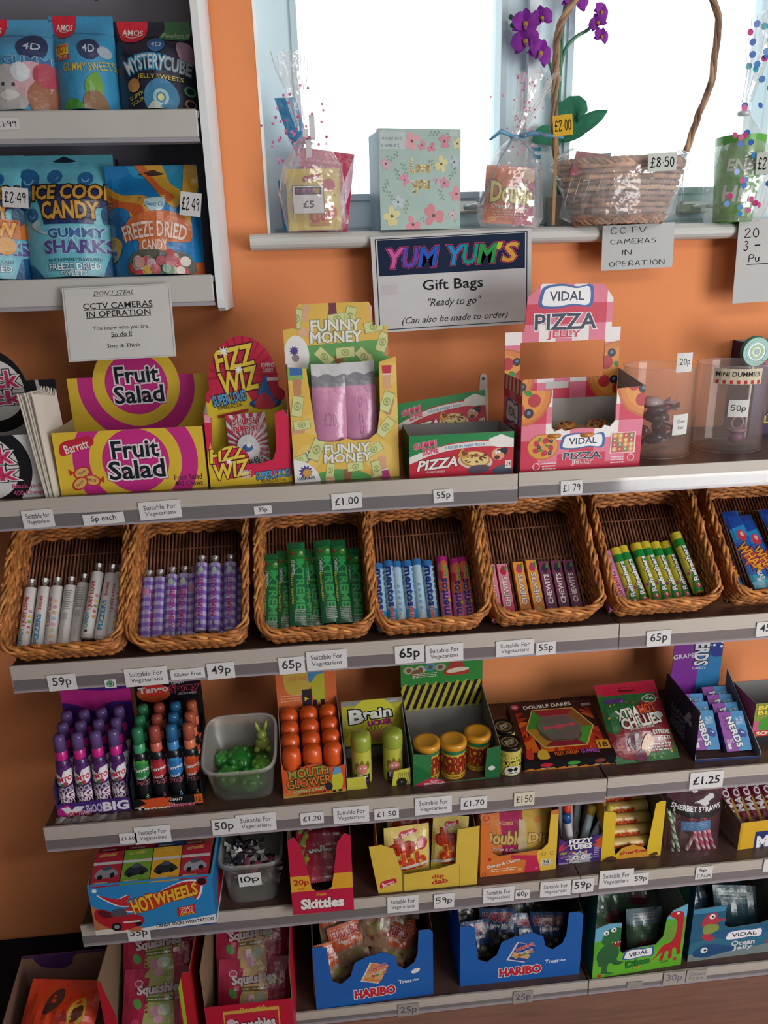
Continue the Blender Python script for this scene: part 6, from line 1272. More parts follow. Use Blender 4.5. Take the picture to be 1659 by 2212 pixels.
# mouth sprays with orange domes
LS, W, R_ = spot(3, (613, 1727), (748, 1710)); hf = at(613, 1640, LS.y).z-SZ[3]; HH = at(668, 1440, LS.y+.12).z-SZ[3]
def moss(A): 
    A.rect(0, 0, 100, 100, 'd8552a'); A.blob([(0, 0), (0, 12), (8, 18), (4, 30), (12, 34), (20, 26), (30, 12), (60, 6), (100, 12), (100, 0)], 'd8763a'); A.poly([(0, 8), (60, 4), (100, 8), (100, -4), (0, -4)], 'c8a24a')
    A.text('MOUTH', 42, 60, 62, 22, '2f6a2a', .1, .0, 3, out=((.15, '16240f'),)); A.text('MOUTH', 42, 61, 62, 21, 'b09a3a', .03, 0, 3); A.text('GLOWER', 42, 36, 70, 22, '2f5a2a', .1, 0, 3, out=((.15, '16240f'),)); A.text('GLOWER', 42, 37, 70, 21, 'e07a35', .02, 0, 3)
    A.text('POPPING CANDY', 42, 16, 54, 7, 'c9c48a', .04, 0, 3, out=((.1, '5a8a3a'),)); A.text('APPLE FLAVOUR', 46, 8, 44, 5, '3a2a1e', .02, 0, 2)
    A.blob([(78, 10), (78, 40), (84, 56), (92, 54), (96, 36), (92, 10)], 'c9c43a'); A.blob([(80, 50), (84, 66), (92, 64), (92, 50)], '5aa0c8'); A.ell(73, 20, 6, '2a2a34', ry=8); A.poly([(80, 10), (84, 10), (84, 4), (78, 4)], '2a2a34'); A.poly([(88, 10), (93, 10), (94, 4), (88, 4)], '2a2a34')
def mosh(A):
    A.rect(0, 0, 100, 100, 'd8703f'); A.rect(0, 44, 100, 50, '6aa040'); A.rect(0, 0, 100, 44, '6a5a3a'); A.blob([(16, 72), (14, 92), (40, 102), (62, 96), (60, 80), (52, 70), (34, 66)], 'c8ad4a'); A.text('SOUR CANDY', 38, 84, 34, 4, 'd8784a', .03); A.lines(6, 60, 40, 68, 3, 'e8b08a')
    A.blob([(62, 60), (58, 76), (62, 92), (72, 98), (80, 90), (80, 72), (78, 58)], 'b8b83a'); A.blob([(56, 78), (54, 90), (62, 100), (78, 98), (80, 88), (68, 86)], '4a8ab8'); A.poly([(60, 60), (66, 60), (66, 54), (58, 53)], '24242c'); A.poly([(72, 60), (79, 60), (80, 53), (73, 53)], '24242c'); A.rect(42, 55, 58, 72, '2f2a34'); A.star(48, 62, 5, 2, 3, 'd8c83a'); A.blob([(32, 53), (60, 51), (92, 55), (60, 54.4)], '7a3a1e')
tb = carton('mouth_candy_display', 'orange display carton of orange domed candies with hazard scene header', 'sweet box', LS, W, R_, hf, .135, 'd0502a', '9a8a80', moss, [(0, 0), (100, 0), (100, 70), (88, 66), (72, 68), (64, 74), (50, 80), (30, 74), (26, 68), (14, 66), (4, 72), (0, 96)], hs=hf*.95, hb=hf*1.5, header=(HH, None, mosh, 'd8703f'))
b2 = None
for r_ in range(4):
    for c_ in range(3):
        M = wm(tb) @ TR(W*(.17+.33*c_), .0205+.0305*r_, .002+.010*r_, -2); lab = 'orange domed candy, '+ORD[c_]+' from the left in '+ORD[r_]+' row of the orange carton'
        if not b2:
            b2 = thing('domed_candy', lab, 'candy pot', None, group='orange domed candies in the orange carton', M=M)
            def mb_(A): A.rect(0, 50, 100, 100, '2f7a3a'); A.poly([(20, 50), (80, 56), (80, 80), (60, 60), (20, 72)], 'd8502a'); A.text('MOUTH', 50, 40, 36, 22, 'a8b03a', .08, 0, 10, out=((.14, '1c3014'),)); A.text('GLOWER', 50, 18, 36, 22, 'a8b03a', .08, 0, 10, out=((.14, '1c3014'),))
            tubemesh(.0185, .055, 'c9502a', mb_, 'plastic', 20).build('candy_base', b2)
            m = MB(); m.lathe([(.0187, .055), (.0196, .057), (.0196, .083), (.0185, .092), (.014, .099), (.006, .1015), (.0001, .102)], 'e2591f', 22); m.build('dome_cap', b2)
        else: dup(b2, M, lab)
# brain sour box
LS, W, R_ = spot(3, (750, 1709), (887, 1695)); hf = at(752, 1680, LS.y).z-SZ[3]; HH = at(790, 1516, LS.y+.10).z-SZ[3]
def brh(A): 
    A.rect(0, 0, 100, 100, 'b8b23a'); A.rect(0, 92, 100, 100, '8f8c88'); A.ell(52, 72, 36, 'd2cc3f', ry=34, n=40); A.rect(0, 0, 100, 22, '6a6a5a'); A.rect(3, 18, 97, 22, '3a3a30')
    A.text('Brain', 50, 76, 62, 17, 'eeeee6', .07, 0, 3, out=((.17, '111114'),)); A.text('B', 24, 73, 20, 22, 'eeeee6', .1, 0, 3, out=((.17, '111114'),)); A.text('LICKER', 62, 60, 38, 8, 'b02a86', .07, 0, 3, out=((.12, '3a1030'),))
    for i in range(9): a = radians(30+i*16); A.poly([(56, 36), (56+26*cos(a), 36+22*sin(a)), (56+22*cos(a+.14), 36+17*sin(a+.14))], '8a7a2a')
    A.blob([(42, 36), (50, 46), (66, 46), (74, 34), (62, 28)], 'c88a5a'); A.text('CANDY', 84, 95, 16, 3, 'e0e0d8', .03)
    A.poly([(0, 30), (20, 50), (0, 56)], '9a942f')
def brf(A): A.rect(0, 0, 100, 100, 'd2cc4a'); [A.poly([(78+i*3, 0), (79+i*3, 0), (83+i*3, 100), (82+i*3, 100)], '8a8a34') for i in range(8)]; A.ring(86, 0, 6, 8, '22221c'); A.ring(86, 30, 2, 8, '22221c')
tb = carton('bottle_candy_box', 'yellow green candy carton with two green topped bottles on third shelf', 'sweet box', LS, W, R_, hf, .105, 'c9c344', '8d8a86', brf, [(0, 0), (32, 0), (28, 100), (0, 96)], hs=hf*1.1, hb=HH*.9, header=(HH, None, brh, 'b8b23a'), fname='front_panel')
A = Art(W, hf); brf(A); m = MB(); m.panel(pct([(70, 0), (100, 0), (100, 130), (74, 115)], W, hf), (0, -.0004, 0), cf='d2cc4a', cb='8d8a86', art=A); m.build('front_flap', tb)
def brb(A): A.blob([(38, 50), (42, 70), (46, 62), (50, 76), (54, 62), (60, 70), (62, 50), (50, 42)], '8a742a'); A.ell(50, 48, 9, 'd88a7a'); A.ell(47, 52, 1.5, 'f0f0f0'); A.ell(53, 52, 1.5, 'f0f0f0'); A.rect(38, 0, 62, 30, '24202c'); A.text('Br', 50, 24, 16, 14, 'eeeee6', .08); A.text('BLAST', 50, 8, 20, 9, '9a4a8a', .06)
for i, fx in enumerate((.26, .76)):
    M = wm(tb) @ TR(W*fx, .032, .002, 0); lab = ['left', 'right'][i]+' of two green topped bottles in the yellow green carton'
    if i == 0:
        b3 = thing('candy_bottle', lab, 'candy bottle', None, group='green topped bottles in the yellow green carton', M=M); tubemesh(.0205, .078, 'c2c24a', brb, 'plastic', 22).build('bottle_body', b3)
        m = MB(); m.lathe([(.0207, .078), (.0212, .08), (.0212, .10), (.0195, .108), (.012, .112), (.0001, .113)], '9aaa3c', 22); m.build('cap', b3)
    else: dup(b3, M, lab)
# toxic tubs
LS, W, R_ = spot(3, (893, 1700), (1080, 1680)); hf = at(893, 1630, LS.y).z-SZ[3]; HH = at(940, 1425, LS.y+.15).z-SZ[3]
def txh(A):
    A.rect(0, 0, 100, 100, '8d8b86'); A.rect(0, 40, 100, 70, '16161a')
    for i in range(16): x = -20+i*9.2; A.poly([(x, 38), (x+4.6, 38), (x+19, 72), (x+14.4, 72)], 'b8ac3a')
    A.poly([(0, 68)]+[(i*6.25, 68+(4 if i % 2 else 0)) for i in range(1, 17)]+[(100, 100), (0, 100)], '2f8a3c')
    for x, y, c in ((10, 88, 'b8a88a'), (24, 88, 'c9b89a'), (20, 84, '8a5a3a'), (36, 90, '4a9ab0'), (48, 89, 'a8a08a')): A.ell(x, y, 7, c, ry=5); A.ell(x, y, 3, '6a5a4a')
    A.blob([(52, 80), (60, 92), (62, 102), (74, 102), (76, 90), (84, 80), (68, 78)], 'b03a2f'); A.blob([(56, 84), (68, 87), (82, 86), (80, 83), (60, 81)], 'e0d8c0'); A.lines(14, 78, 44, 84, 3, 'd0d8c0')
def txf(A):
    A.rect(0, 0, 100, 100, '1f6a3a'); A.blob([(-2, -10), (8, 12), (26, 24), (40, 12), (46, -10)], 'c22f4a'); A.text('Toxic', 24, 13, 10, 4, 'f0e0e0', .03); A.lines(12, 2, 38, 9, 2, 'f0e0e0'); A.ell(90, 34, 4, 'd8d8d0', ry=3)
    A.poly([(0, 70), (20, 40), (20, 100), (0, 100)], '2f7a44')
tb = carton('sour_tub_display', 'green display box with black and yellow striped back holding three yellow lidded tubs', 'sweet box', LS, W, R_, hf, .155, '2a7a40', '8d8b88', txf, [(0, 0), (100, 0), (100, 100), (84, 94), (82, 6), (36, 3), (34, 12), (20, 22), (21, 92), (0, 100)], hs=hf, hb=HH*.62, header=(HH, None, txh, '2f8a3c'))
def txb(A): A.rect(0, 88, 100, 100, '1f7a4a'); A.text('TOXIC', 50, 66, 40, 26, '9a2a1e', .1, out=((.14, '5a140c'),)); A.text('WASTE', 50, 38, 40, 26, '9a2a1e', .1, out=((.14, '5a140c'),)); A.rect(0, 18, 100, 22, '7a5a1e'); A.text('Sour Candy Bank', 50, 10, 34, 8, '4a3a1e', .02); A.rect(0, 0, 100, 3, '7a5a1e')
for i, (fx, fy) in enumerate(((.19, .035), (.49, .032), (.80, .05))):
    M = wm(tb) @ TR(W*fx, fy, .002); lab = ['left', 'middle', 'right'][i]+' of three yellow lidded sour candy tubs in the green display'
    if i == 0:
        b4 = thing('sour_candy_tub', lab, 'candy tub', None, group='yellow lidded tubs in the green display', M=M); tubemesh(.0262, .068, 'd8a83a', txb, 'plastic', 26).build('tub_body', b4)
        m = MB(); m.lathe([(.027, .068), (.029, .069), (.029, .078), (.0275, .081), (.020, .0818), (.019, .0812), (.0001, .0812)], 'dd9a2a', 28); m.build('lid', b4)
    else: dup(b4, M, lab)
# two small cans
def bbz(A): A.rect(0, 0, 100, 100, 'c9ba5a'); A.rect(0, 96, 100, 100, '3a3428'); rn = random.Random(6); [A.ell(rn.uniform(20, 80), rn.uniform(8, 90), rn.uniform(2, 4), rn.choice(['e0d890', 'a89a3a', '4a4430'])) for _ in range(26)]; A.text('BRAIN', 50, 66, 24, 12, 'e8dc5a', .08, 0, 4, out=((.14, '22201a'),)); A.text('BLASTERZ', 51, 50, 30, 12, 'e8dc5a', .08, 0, 4, out=((.14, '22201a'),)); A.blob([(42, 10), (42, 34), (50, 42), (60, 34), (60, 10)], 'dedad0'); A.ell(48, 28, 3, '22201a'); A.ell(55, 28, 3, '22201a'); A.rect(46, 14, 57, 17, '22201a')
for i, (px, py) in enumerate(((1105, 1677), (1092, 1640))):
    q = on(px, py, SZ[3]); M = TR(q.x, q.y+.024, SZ[3], 0, 0, 6*i); lab = ['front', 'rear'][i]+' of two small black lidded candy cans beside the flat red box'
    if i == 0:
        b5 = thing('candy_can', lab, 'candy can', None, group='black lidded candy cans', M=M); tubemesh(.0245, .062, 'c9ba5a', bbz, 'plastic', 24).build('can_body', b5)
        m = MB(); m.lathe([(.0252, .062), (.0262, .063), (.0262, .068), (.024, .069), (.023, .067), (.0001, .067)], '2a2722', 26, m='metal')
        A = Art(.04, .04); A.ell(50, 50, 44, '8a7f4a'); A.ell(50, 50, 36, '24221c'); A.text('BRAIN', 50, 58, 50, 18, 'c8c2a0', .08, 0, 20); A.text('BLAST', 52, 38, 50, 16, 'c8c2a0', .08, 0, 20)
        m.sheet([[(.02+.019*cos(2*pi*k/20), .02+.019*sin(2*pi*k/20)) for k in range(20)]], lambda u, v, n: Vector((u-.02, v-.02, .0672+n)), '2a2722', 'card', A); m.build('lid', b5)
    else: dup(b5, M, lab)
# flat game box
LS, W, R_ = spot(3, (1132, 1668), (1327, 1652)); 
def ddr(A):
    A.rect(0, 0, 100, 100, '3a1a18'); rn = random.Random(3)
    for i in range(30): x = rn.uniform(6, 94); A.poly([(x-5, 8), (x+5, 8), (x+rn.uniform(-4, 4), rn.uniform(26, 60))], rn.choice(['c23a1e', 'd8621e', 'b02a1a']))
    for i in range(26): y = rn.uniform(20, 80); s_ = rn.choice((-1, 1)); A.poly([(50+s_*44, y-5), (50+s_*44, y+5), (50+s_*rn.uniform(26, 36), y+rn.uniform(4, 12))], rn.choice(['c23a1e', 'd8621e', 'a02a1a']))
    A.rect(0, 0, 100, 14, '241214')
    O = [(26, 20), (74, 20), (90, 52), (74, 86), (26, 86), (12, 52)]; I = [(36, 30), (66, 30), (76, 52), (64, 72), (34, 72), (24, 52)]
    A.poly(O, 'd8b860'); O2 = [(50+(x-50)*.96, 53+(y-53)*.95) for x, y in O]
    for i, c in enumerate(('8a2230', '4a9a34', '8a5a2a', '9a2a34', '3f8a34', 'b0802a')): A.poly([O2[i], O2[(i+1) % 6], I[(i+1) % 6], I[i]], c)
    A.poly(I, '5a4038'); [A.ell(rn.uniform(30, 70), rn.uniform(36, 66), 7, rn.choice(['5a4a34', '6a3a34', '4a5a3a', '5a4440']), ry=6) for _ in range(18)]; A.poly([(34, 50), (64, 54), (64, 57), (34, 53)], 'd0203a'); A.ell(50, 53, 5, 'c81f38', ry=4); A.ell(34, 52, 3, 'c81f38'); A.ell(66, 56, 3, 'c81f38')
    A.text('DOUBLE DARES', 46, 93, 56, 6, 'e8ddd0', .05, 0, 2, out=((.12, '1a0f10'),)); A.ell(8, 94, 5, 'b83a44', ry=4); A.text('ZED', 8, 94, 6, 3.4, 'e8d8d8', .03); A.rect(86, 88, 97, 93, 'b9b9be'); A.text('FIZZY, SHAKEN', 48, 10, 26, 6, 'e0702a', .05, 0, 2, out=((.1, '2a1010'),)); A.text('GUMMIES', 74, 11, 20, 6, 'b05ac0', .05, out=((.1, '2a1010'),)); A.rect(84, 12, 98, 26, 'd8a23a'); A.text('18', 91, 19, 9, 8, '4a2a1e', .05); A.blob([(16, 4), (18, 16), (26, 18), (28, 4)], 'd8b03a'); A.blob([(3, 6), (6, 20), (12, 14), (10, 4)], 'c23a2a')
def ddf(A): A.rect(0, 0, 100, 100, '17151b'); A.poly([(0, 0), (0, 16)]+[(i*4, 14+10*((i*7) % 3)) for i in range(26)]+[(100, 0)], 'd8862a'); A.ell(24, 60, 7, 'd0203a', ry=3); A.ell(54, 62, 7, '4a9a44', ry=3); A.ell(83, 64, 6, '8a3f34', ry=3); [A.lines(x, 22, x+12, 32, 1, 'd8d0c8') for x in (18, 48, 77)]
D_ = .165; t = thing('dare_game_box', 'flat dark red boxed sweet game with hexagonal window lying on third shelf', 'sweet box', LS, R_, radians(13)); TH = .028
m = MB(); m.box((0, 0, 0), (W, D_, TH), '241214'); A = Art(W, D_); ddr(A); m.sheet([[(0, 0), (W, 0), (W, D_), (0, D_)]], lambda u, v, n: Vector((u, v, TH+n+.0001)), '3a1a18', 'card', A)
A = Art(W, TH); ddf(A); m.sheet([[(0, 0), (W, 0), (W, TH), (0, TH)]], lambda u, v, n: Vector((u, -n-.0001, v)), '17151b', 'card', A); m.build('box_body', t)
m = MB(); c0 = [(.24, .52), (.34, .72), (.64, .72), (.76, .52), (.66, .30), (.36, .30)]; m.poly([(x*W, y*D_, TH+.006) for x, y in c0][::-1], 'ffffff', 'clear'); m.build('window_film', t)
# chilli bag leaning behind the candy box
a = on(1335, 1655, SZ[3]); W = .142
def chi(A):
    A.rect(0, 0, 100, 100, '2f6a3a'); A.rect(0, 84, 100, 100, 'b8243f'); A.blob([(60, 70), (104, 80), (104, 20), (70, 10), (20, 4), (-4, 20), (20, 40)], '8a2a34'); A.blob([(34, 92), (40, 88), (60, 88), (64, 92), (50, 94)], '6a1424'); A.rect(8, 73, 38, 79, '5a3a7a'); rn = random.Random(9)
    [A.ell(rn.uniform(0, 100), rn.uniform(0, 80), 1.6, rn.choice(['c24a3a', '8ab04a', 'd8a03a'])) for _ in range(30)]
    A.blob([(70, 78), (86, 82), (92, 76), (86, 70), (70, 71)], 'd8e0d8'); A.blob([(71, 77), (86, 81), (91, 76), (86, 71), (71, 72)], '2f6a3a'); A.text('VIDAL', 81, 76, 15, 4, 'e8ece8', .05, 0, 3)
    A.text('XTRA', 36, 58, 34, 12, 'e8e4d8', .08, 0, 8, out=((.13, '2a1a1c'),)); A.text('HOT', 70, 62, 28, 12, 'd85a2a', .08, 0, 8, out=((.13, '2a1a1c'),)); A.text('CHILLIES', 54, 47, 66, 13, 'e8e4d8', .08, 0, 6, out=((.13, '2a1a1c'),)); A.text('SPICY AND FRUITY FLAVOURS', 52, 38.5, 42, 3, 'e8e4d8', .02, 0, 4)
    A.blob([(-2, 36), (8, 34), (16, 16), (36, 6), (24, 4), (6, 10)], '8a1f2a'); A.blob([(24, 24), (34, 34), (46, 30), (40, 16), (30, 14)], '5a2a3a'); A.blob([(44, 16), (56, 30), (66, 22), (52, 6)], 'c89a6a'); A.blob([(30, 6), (46, 14), (50, 4), (40, -2)], '6a2a4a'); A.text('EXTREME', 82, 32, 28, 5, 'e8e4d8', .06, out=((.1, '2a1a1c'),)); A.text('HEAT!', 84, 25, 20, 5, 'e8e4d8', .06, out=((.1, '2a1a1c'),)); A.ell(86, 53, 8, 'b8c0c0', ry=5); A.lines(54, 10, 92, 20, 3, 'c9c9c0')
pouch('chilli_sweet_bag', 'red and green chilli sweets bag lying back beside the flat game box', 'sweet bag', TR(a.x-.004, a.y, SZ[3]+.004, -52, 0, 2), W, .175, .022, '2f6a3a', chi, seed=51, zig=True, wr=.003)
# purple and blue candy box
LS, W, R_ = spot(3, (1500, 1650), (1638, 1638)); HH = at(1450, 1395, -.14).z-SZ[3]; DN = .165
def nh(A): A.rect(0, 0, 50, 100, '7a2a92'); A.rect(50, 0, 100, 100, '2a7ab0'); A.ell(72, 93, 14, '1f3a8a', ry=11); A.ell(88, 92, 11, '1f3a8a', ry=11); A.ell(80, 84, 13, '1f3a8a', ry=10); [A.ell(x, y, 2.2, 'e8ecf4') for x, y in ((66, 92), (73, 92), (85, 90), (92, 90), (86, 95), (70, 97))]; A.text('NERDS', 54, 86, 36, 22, 'dedee6', .07, rot=-90, out=((.14, '2a2a3a'),)); A.text('GRAPE', 25, 80, 34, 5.5, 'd8d0e0', .04, 0, 4); A.text('CANDY', 52, 64, 22, 3, 'd8d0e0', .04)
def nl(A): A.rect(0, 0, 100, 100, '1f2f5c'); A.text('BLUE', 34, 38, 40, 20, '7f9ac0', .03, rot=90); A.text('BERRY', 56, 38, 44, 20, '7f9ac0', .03, rot=90); [A.ell(x, y, 5, 'a9b8d0', ry=4) for x, y in ((70, 66), (78, 60), (66, 58), (74, 72))]
tn = carton('small_box_tray', 'purple and blue open tray of small candy boxes with tall header on third shelf', 'sweet box', LS, W, R_+radians(-2), .010, DN, '2a3a6a', '99a0a8', None, None, hs=.022, hb=.125, header=(HH, [(0, 0), (88, 0), (88, 100), (8, 100), (8, 60), (0, 46)], nh, '2a7ab0'), lart=nl, fname='front_lip')
def nb(A): A.rect(0, 0, 50, 100, '8a3a9a'); A.rect(50, 0, 100, 100, '3a8ac0'); A.text('NERDS', 48, 48, 76, 24, 'e8e8f0', .08, 0, rot=-80, out=((.15, '2a2a40'),)); A.ell(74, 44, 13, '1f3a8a', ry=16); A.ell(84, 40, 10, '1f3a8a', ry=12); A.ell(76, 46, 2.5, 'e8e8f0'); A.ell(84, 44, 2.5, 'e8e8f0'); A.text('BLUE', 78, 80, 26, 8, 'd0e0f0', .03, 0, 8); A.text('BERRY', 78, 70, 30, 8, 'd0e0f0', .03, 0, 8); A.rect(10, 6, 22, 20, 'd8d8e0'); A.text('GRAPE', 22, 26, 28, 8, 'd8c8e0', .03); [A.ell(18+6*(i % 2), 86-10*i, 4, '5a1f6a') for i in range(4)]
n0 = None; cnt = 0
for c_ in range(2):
    for r_ in range(4 if c_ else 3):
        M = wm(tn) @ TR(W*(.27+.46*c_), .020+.026*r_+(.010 if not c_ else 0), .010+.005*r_, -40, 0, -2+4*c_); lab = 'small purple and blue candy box, '+ORD[r_]+' from front, '+['left', 'right'][c_]+' row'
        if not n0: n0 = solo(sbox(.056, .082, .016, '5a5a9a', nb), 'small_candy_box', lab, 'candy box', M, 'small purple and blue candy boxes')
        else: dup(n0, M, lab)
# pack at the right edge
a = on(1655, 1640, SZ[3]); hz = at(1625, 1515, -.23).z-SZ[3]
def sr(A): A.rect(0, 0, 100, 100, 'd0608a'); A.blob([(-5, 60), (30, 66), (50, 90), (40, 104), (-5, 104)], '8a9a3a'); A.rect(0, 0, 100, 22, '1c181c'); A.text('BRAIN', 30, 90, 50, 9, 'e8d84a', .08, out=((.14, '5a1f3a'),)); A.text('BLAST', 30, 78, 50, 9, 'e8d84a', .08, out=((.14, '5a1f3a'),)); A.ell(22, 48, 14, '4a9a3a'); A.rect(0, 22, 100, 36, 'c8302a'); A.text('SOUR', 24, 29, 36, 8, 'f0e8d8', .06)
tz = carton('sour_candy_box', 'pink box with red SOUR band cut by the right picture edge on third shelf', 'sweet box', Vector((a.x-.008, -.24, SZ[3])), .15, 0, hz, .09, 'c85a84', '8a8a8a', sr)
# ================================================================ fourth shelf
# toy car candy box, resting over the shelf edge
z4 = SZ[4]+.004
a, b_ = at(207, 2016, -.338), at(468, 1988, -.338); W = b_.x-a.x; LS = Vector((a.x, -.338, z4)); hf = at(200, 1915, -.338).z-z4+.004
def hw(A):
    A.rect(0, 0, 100, 100, '2a86c4'); A.poly([(0, 0), (0, 60), (16, 36), (30, 20), (40, 6), (44, 0)], 'b8704a'); A.poly([(0, 0), (0, 10), (22, 12), (30, 0)], 'd8d0c8'); A.poly([(40, 0), (100, 0), (100, 20), (36, 5)], 'e4e4e6'); A.poly([(40, 0), (100, 0), (100, 3)], '2a4a8a')
    fl = [(8, 78), (22, 68), (32, 74), (30, 58), (44, 62), (60, 78), (78, 90), (90, 84), (88, 62), (84, 54), (84, 70), (70, 68), (50, 48), (36, 42), (24, 46), (34, 52), (22, 56)]
    A.blob([(50+(x-50)*1.05, 66+(y-66)*1.12) for x, y in fl], 'e8e8ea'); A.blob(fl, 'c22a34'); A.blob([(30, 58), (46, 60), (62, 76), (78, 84), (86, 78), (84, 64), (70, 58), (50, 42), (36, 40)], 'c8381e')
    A.text('HOT', 42, 54, 20, 27, 'e9b83a', .09, .25, 16, out=((.15, '9a2414'),)); A.text('WHEELS', 70, 68, 36, 22, 'e9b83a', .09, .25, 13, out=((.15, '9a2414'),))
    A.poly([(69, 22), (84, 26), (84, 44), (69, 40)], 'c22a34'); A.text('COLLECT', 76.5, 38, 11, 5, 'f0e8d8', .04, rot=5); A.text('ALL 15', 76.5, 32, 10, 5, 'f0e8d8', .04, rot=5); A.text('TATTOOS', 76.5, 26.5, 12, 5, 'f0c83a', .04, rot=5)
    A.text('CANDY STICKS WITH TATTOO', 74, 9.5, 48, 6, '1c1c22', .07, 0, 3); A.ell(5, 88, 2, 'e8e8ea'); A.ell(92, 88, 3.8, '2a0f18'); A.ring(92, 88, 3.8, 4.4, 'c23a5a')
    A.blob([(2, 44), (6, 52), (14, 46), (22, 36), (32, 36), (40, 30), (40, 16), (30, 8), (18, 6), (4, 26)], 'b01f2c'); A.blob([(5, 44), (8, 50), (14, 44), (18, 36), (10, 34)], '5a1a24'); A.blob([(15, 38), (18, 48), (26, 48), (28, 36), (20, 34)], '50525a'); A.ell(18, 14, 4.2, '15151a', ry=4.6); A.ell(18, 14, 2.2, '8a8a90'); A.ell(36, 16, 2.6, '15151a'); A.rect(24, 20, 38, 23, 'd8d8d8')
def hws(A): A.rect(0, 0, 100, 100, '2474b0'); A.blob([(20, 10), (30, 40), (60, 50), (90, 30), (80, 8)], 'b01f2c'); A.rect(0, 86, 100, 100, '3a96cc'); A.rect(0, 0, 100, 8, 'e4e4e6')
hwt = carton('toy_car_candy_box', 'blue toy car candy stick carton jutting over the edge of the fourth shelf', 'sweet box', LS, W, 0, hf, .19, '2a86c4', '8a8884', hw, None, hs=hf, hb=hf*1.0, rart=hws)
CC = [('a9283a', 'red'), ('6f9a34', 'green'), ('d8a030', 'yellow'), ('a9283a', 'red'), ('a02838', 'red'), ('a9354a', 'red'), ('3a5a8a', 'blue'), ('8a4a34', 'brown')]
for i, (c, cn) in enumerate(CC):
    r_, q = divmod(i, 4); w_ = (W-.008)/4
    def cb(A):
        A.rect(0, 0, 100, 100, c); A.rect(0, 62, 100, 70, 'c9c5c2'); A.text('HOT WHEELS', 45, 90, 60, 8, 'e0c060', .04, .2, 4); A.blob([(10, 30), (24, 48), (60, 52), (90, 38), (84, 28), (30, 22)], ['8a8a90', '2a2f3a', '2a2a2e', '9a9aa2'][q]); A.ell(30, 26, 9, '17171b'); A.ell(72, 30, 9, '17171b'); A.blob([(34, 46), (44, 58), (64, 54), (62, 46)], '4a5260'); A.lines(10, 6, 60, 14, 1, 'd8d0c8')
    m = MB(); A = Art(w_-.002, .07); cb(A); d_ = .07
    m.box((0, 0, 0), (w_-.002, d_, .016), c); m.sheet([[(0, 0), (A.W, 0), (A.W, A.H), (0, A.H)]], lambda u, v, n: Vector((u, v, .0161+n)), c, 'card', A)
    solo(m, 'candy_stick_box', ('small '+cn+' toy car candy box, '+ORD[q]+' from left in '+['front', 'rear'][r_]+' row of the blue carton'), 'candy box', wm(hwt) @ TR(.004+w_*q, .004+r_*.078, hf-.020+r_*.010, 20), 'small toy car candy boxes in the blue carton')
# clear tub with wrapped sweets
a = on(548, 1957, SZ[4]); MT = TR(a.x, a.y+.062, SZ[4]+.001, 0); tt = sqtub('sweet_tub', 'clear square tub with 10p card full of black and white wrapped sweets', 'tub', MT, .125, .13, .108, taper=.84)
sticker(tt, -.024, .055, .046, .032, -.066, '10p', 'dcdcda', -2, 'price_card')
rn = random.Random(21)
for i in range(30):
    m = MB(); L5 = i//8; x, y = rn.uniform(-.036, .036), rn.uniform(-.040, .036); dk = rn.random() < .45
    wrapsweet(m, (0, 0, 0), .026, rn.choice(['2a2a30', '3a3238']) if dk else rn.choice(['d8d4d2', 'c8c4c4', 'd06a50', 'c85a7a', 'b8a898']), rn.choice(['e0dcda', '4a4a52', 'c8c4c4']), rn, .5)
    solo(m, 'wrapped_sweet', 'black or white twist wrapped sweet heaped in the 10p tub', 'sweet', MT @ TR(x, y, .018+.0030*i), 'wrapped sweets heaped in the 10p tub')
# skittles carton
a, b_ = at(633, 1976, -.336), at(765, 1963, -.336); W = b_.x-a.x; LS = Vector((a.x, -.336, z4)); hf = at(615, 1815, -.336).z-z4
def sk(A): A.rect(0, 0, 100, 100, 'c01f44'); A.rect(0, 30, 100, 50, 'e0a52e'); A.text('20p', 17, 41, 24, 9, 'b02a1e', .06); A.text('RRP', 17, 33.5, 10, 2.4, 'b02a1e', .03); A.text('Fruits', 48, 24.5, 16, 4, 'e8a83a', .04, .2); A.text('Skittles', 49, 13, 68, 12, 'f0ece8', .11, 0, out=((.16, '8a1430'),))
sko = [(0, 0), (100, 0), (100, 96), (90, 100), (78, 88), (70, 50), (66, 33), (58, 29), (40, 29), (33, 33), (30, 50), (20, 88), (10, 100), (0, 96)]
tsk = carton('fruit_candy_carton', 'crimson carton with V-shaped opening and yellow 20p band', 'sweet box', LS, W, radians(-.5), hf, .15, 'b81f40', '5a4a3c', sk, sko, hs=hf*1.0, hb=hf*1.15, rx=radians(-2))
def skb(A): A.rect(0, 0, 100, 100, 'a81f3a'); A.text('Skittles', 54, 55, 70, 20, 'e8e0dc', .1, 0, 6, out=((.15, '3a1420'),)); A.blob([(4, 10), (10, 34), (18, 40), (14, 12)], '7a9a3a'); A.ell(16, 28, 4, 'c8a83a')
sb = None
for i in range(6):
    M = wm(tsk) @ TR(.012+.004*(i % 2), .022+.014*i, .055+.017*i, -52, 0, 3*(-1)**i); lab = 'crimson candy packet, '+ORD[i]+' from the front inside the V-shaped carton'
    if not sb: sb = pouch('candy_packet', lab, 'sweet packet', M, W*.82, .085, .012, 'a81f3a', skb, seed=61, group='crimson packets in the V-shaped carton', zig=True)
    else: dup(sb, M, lab)
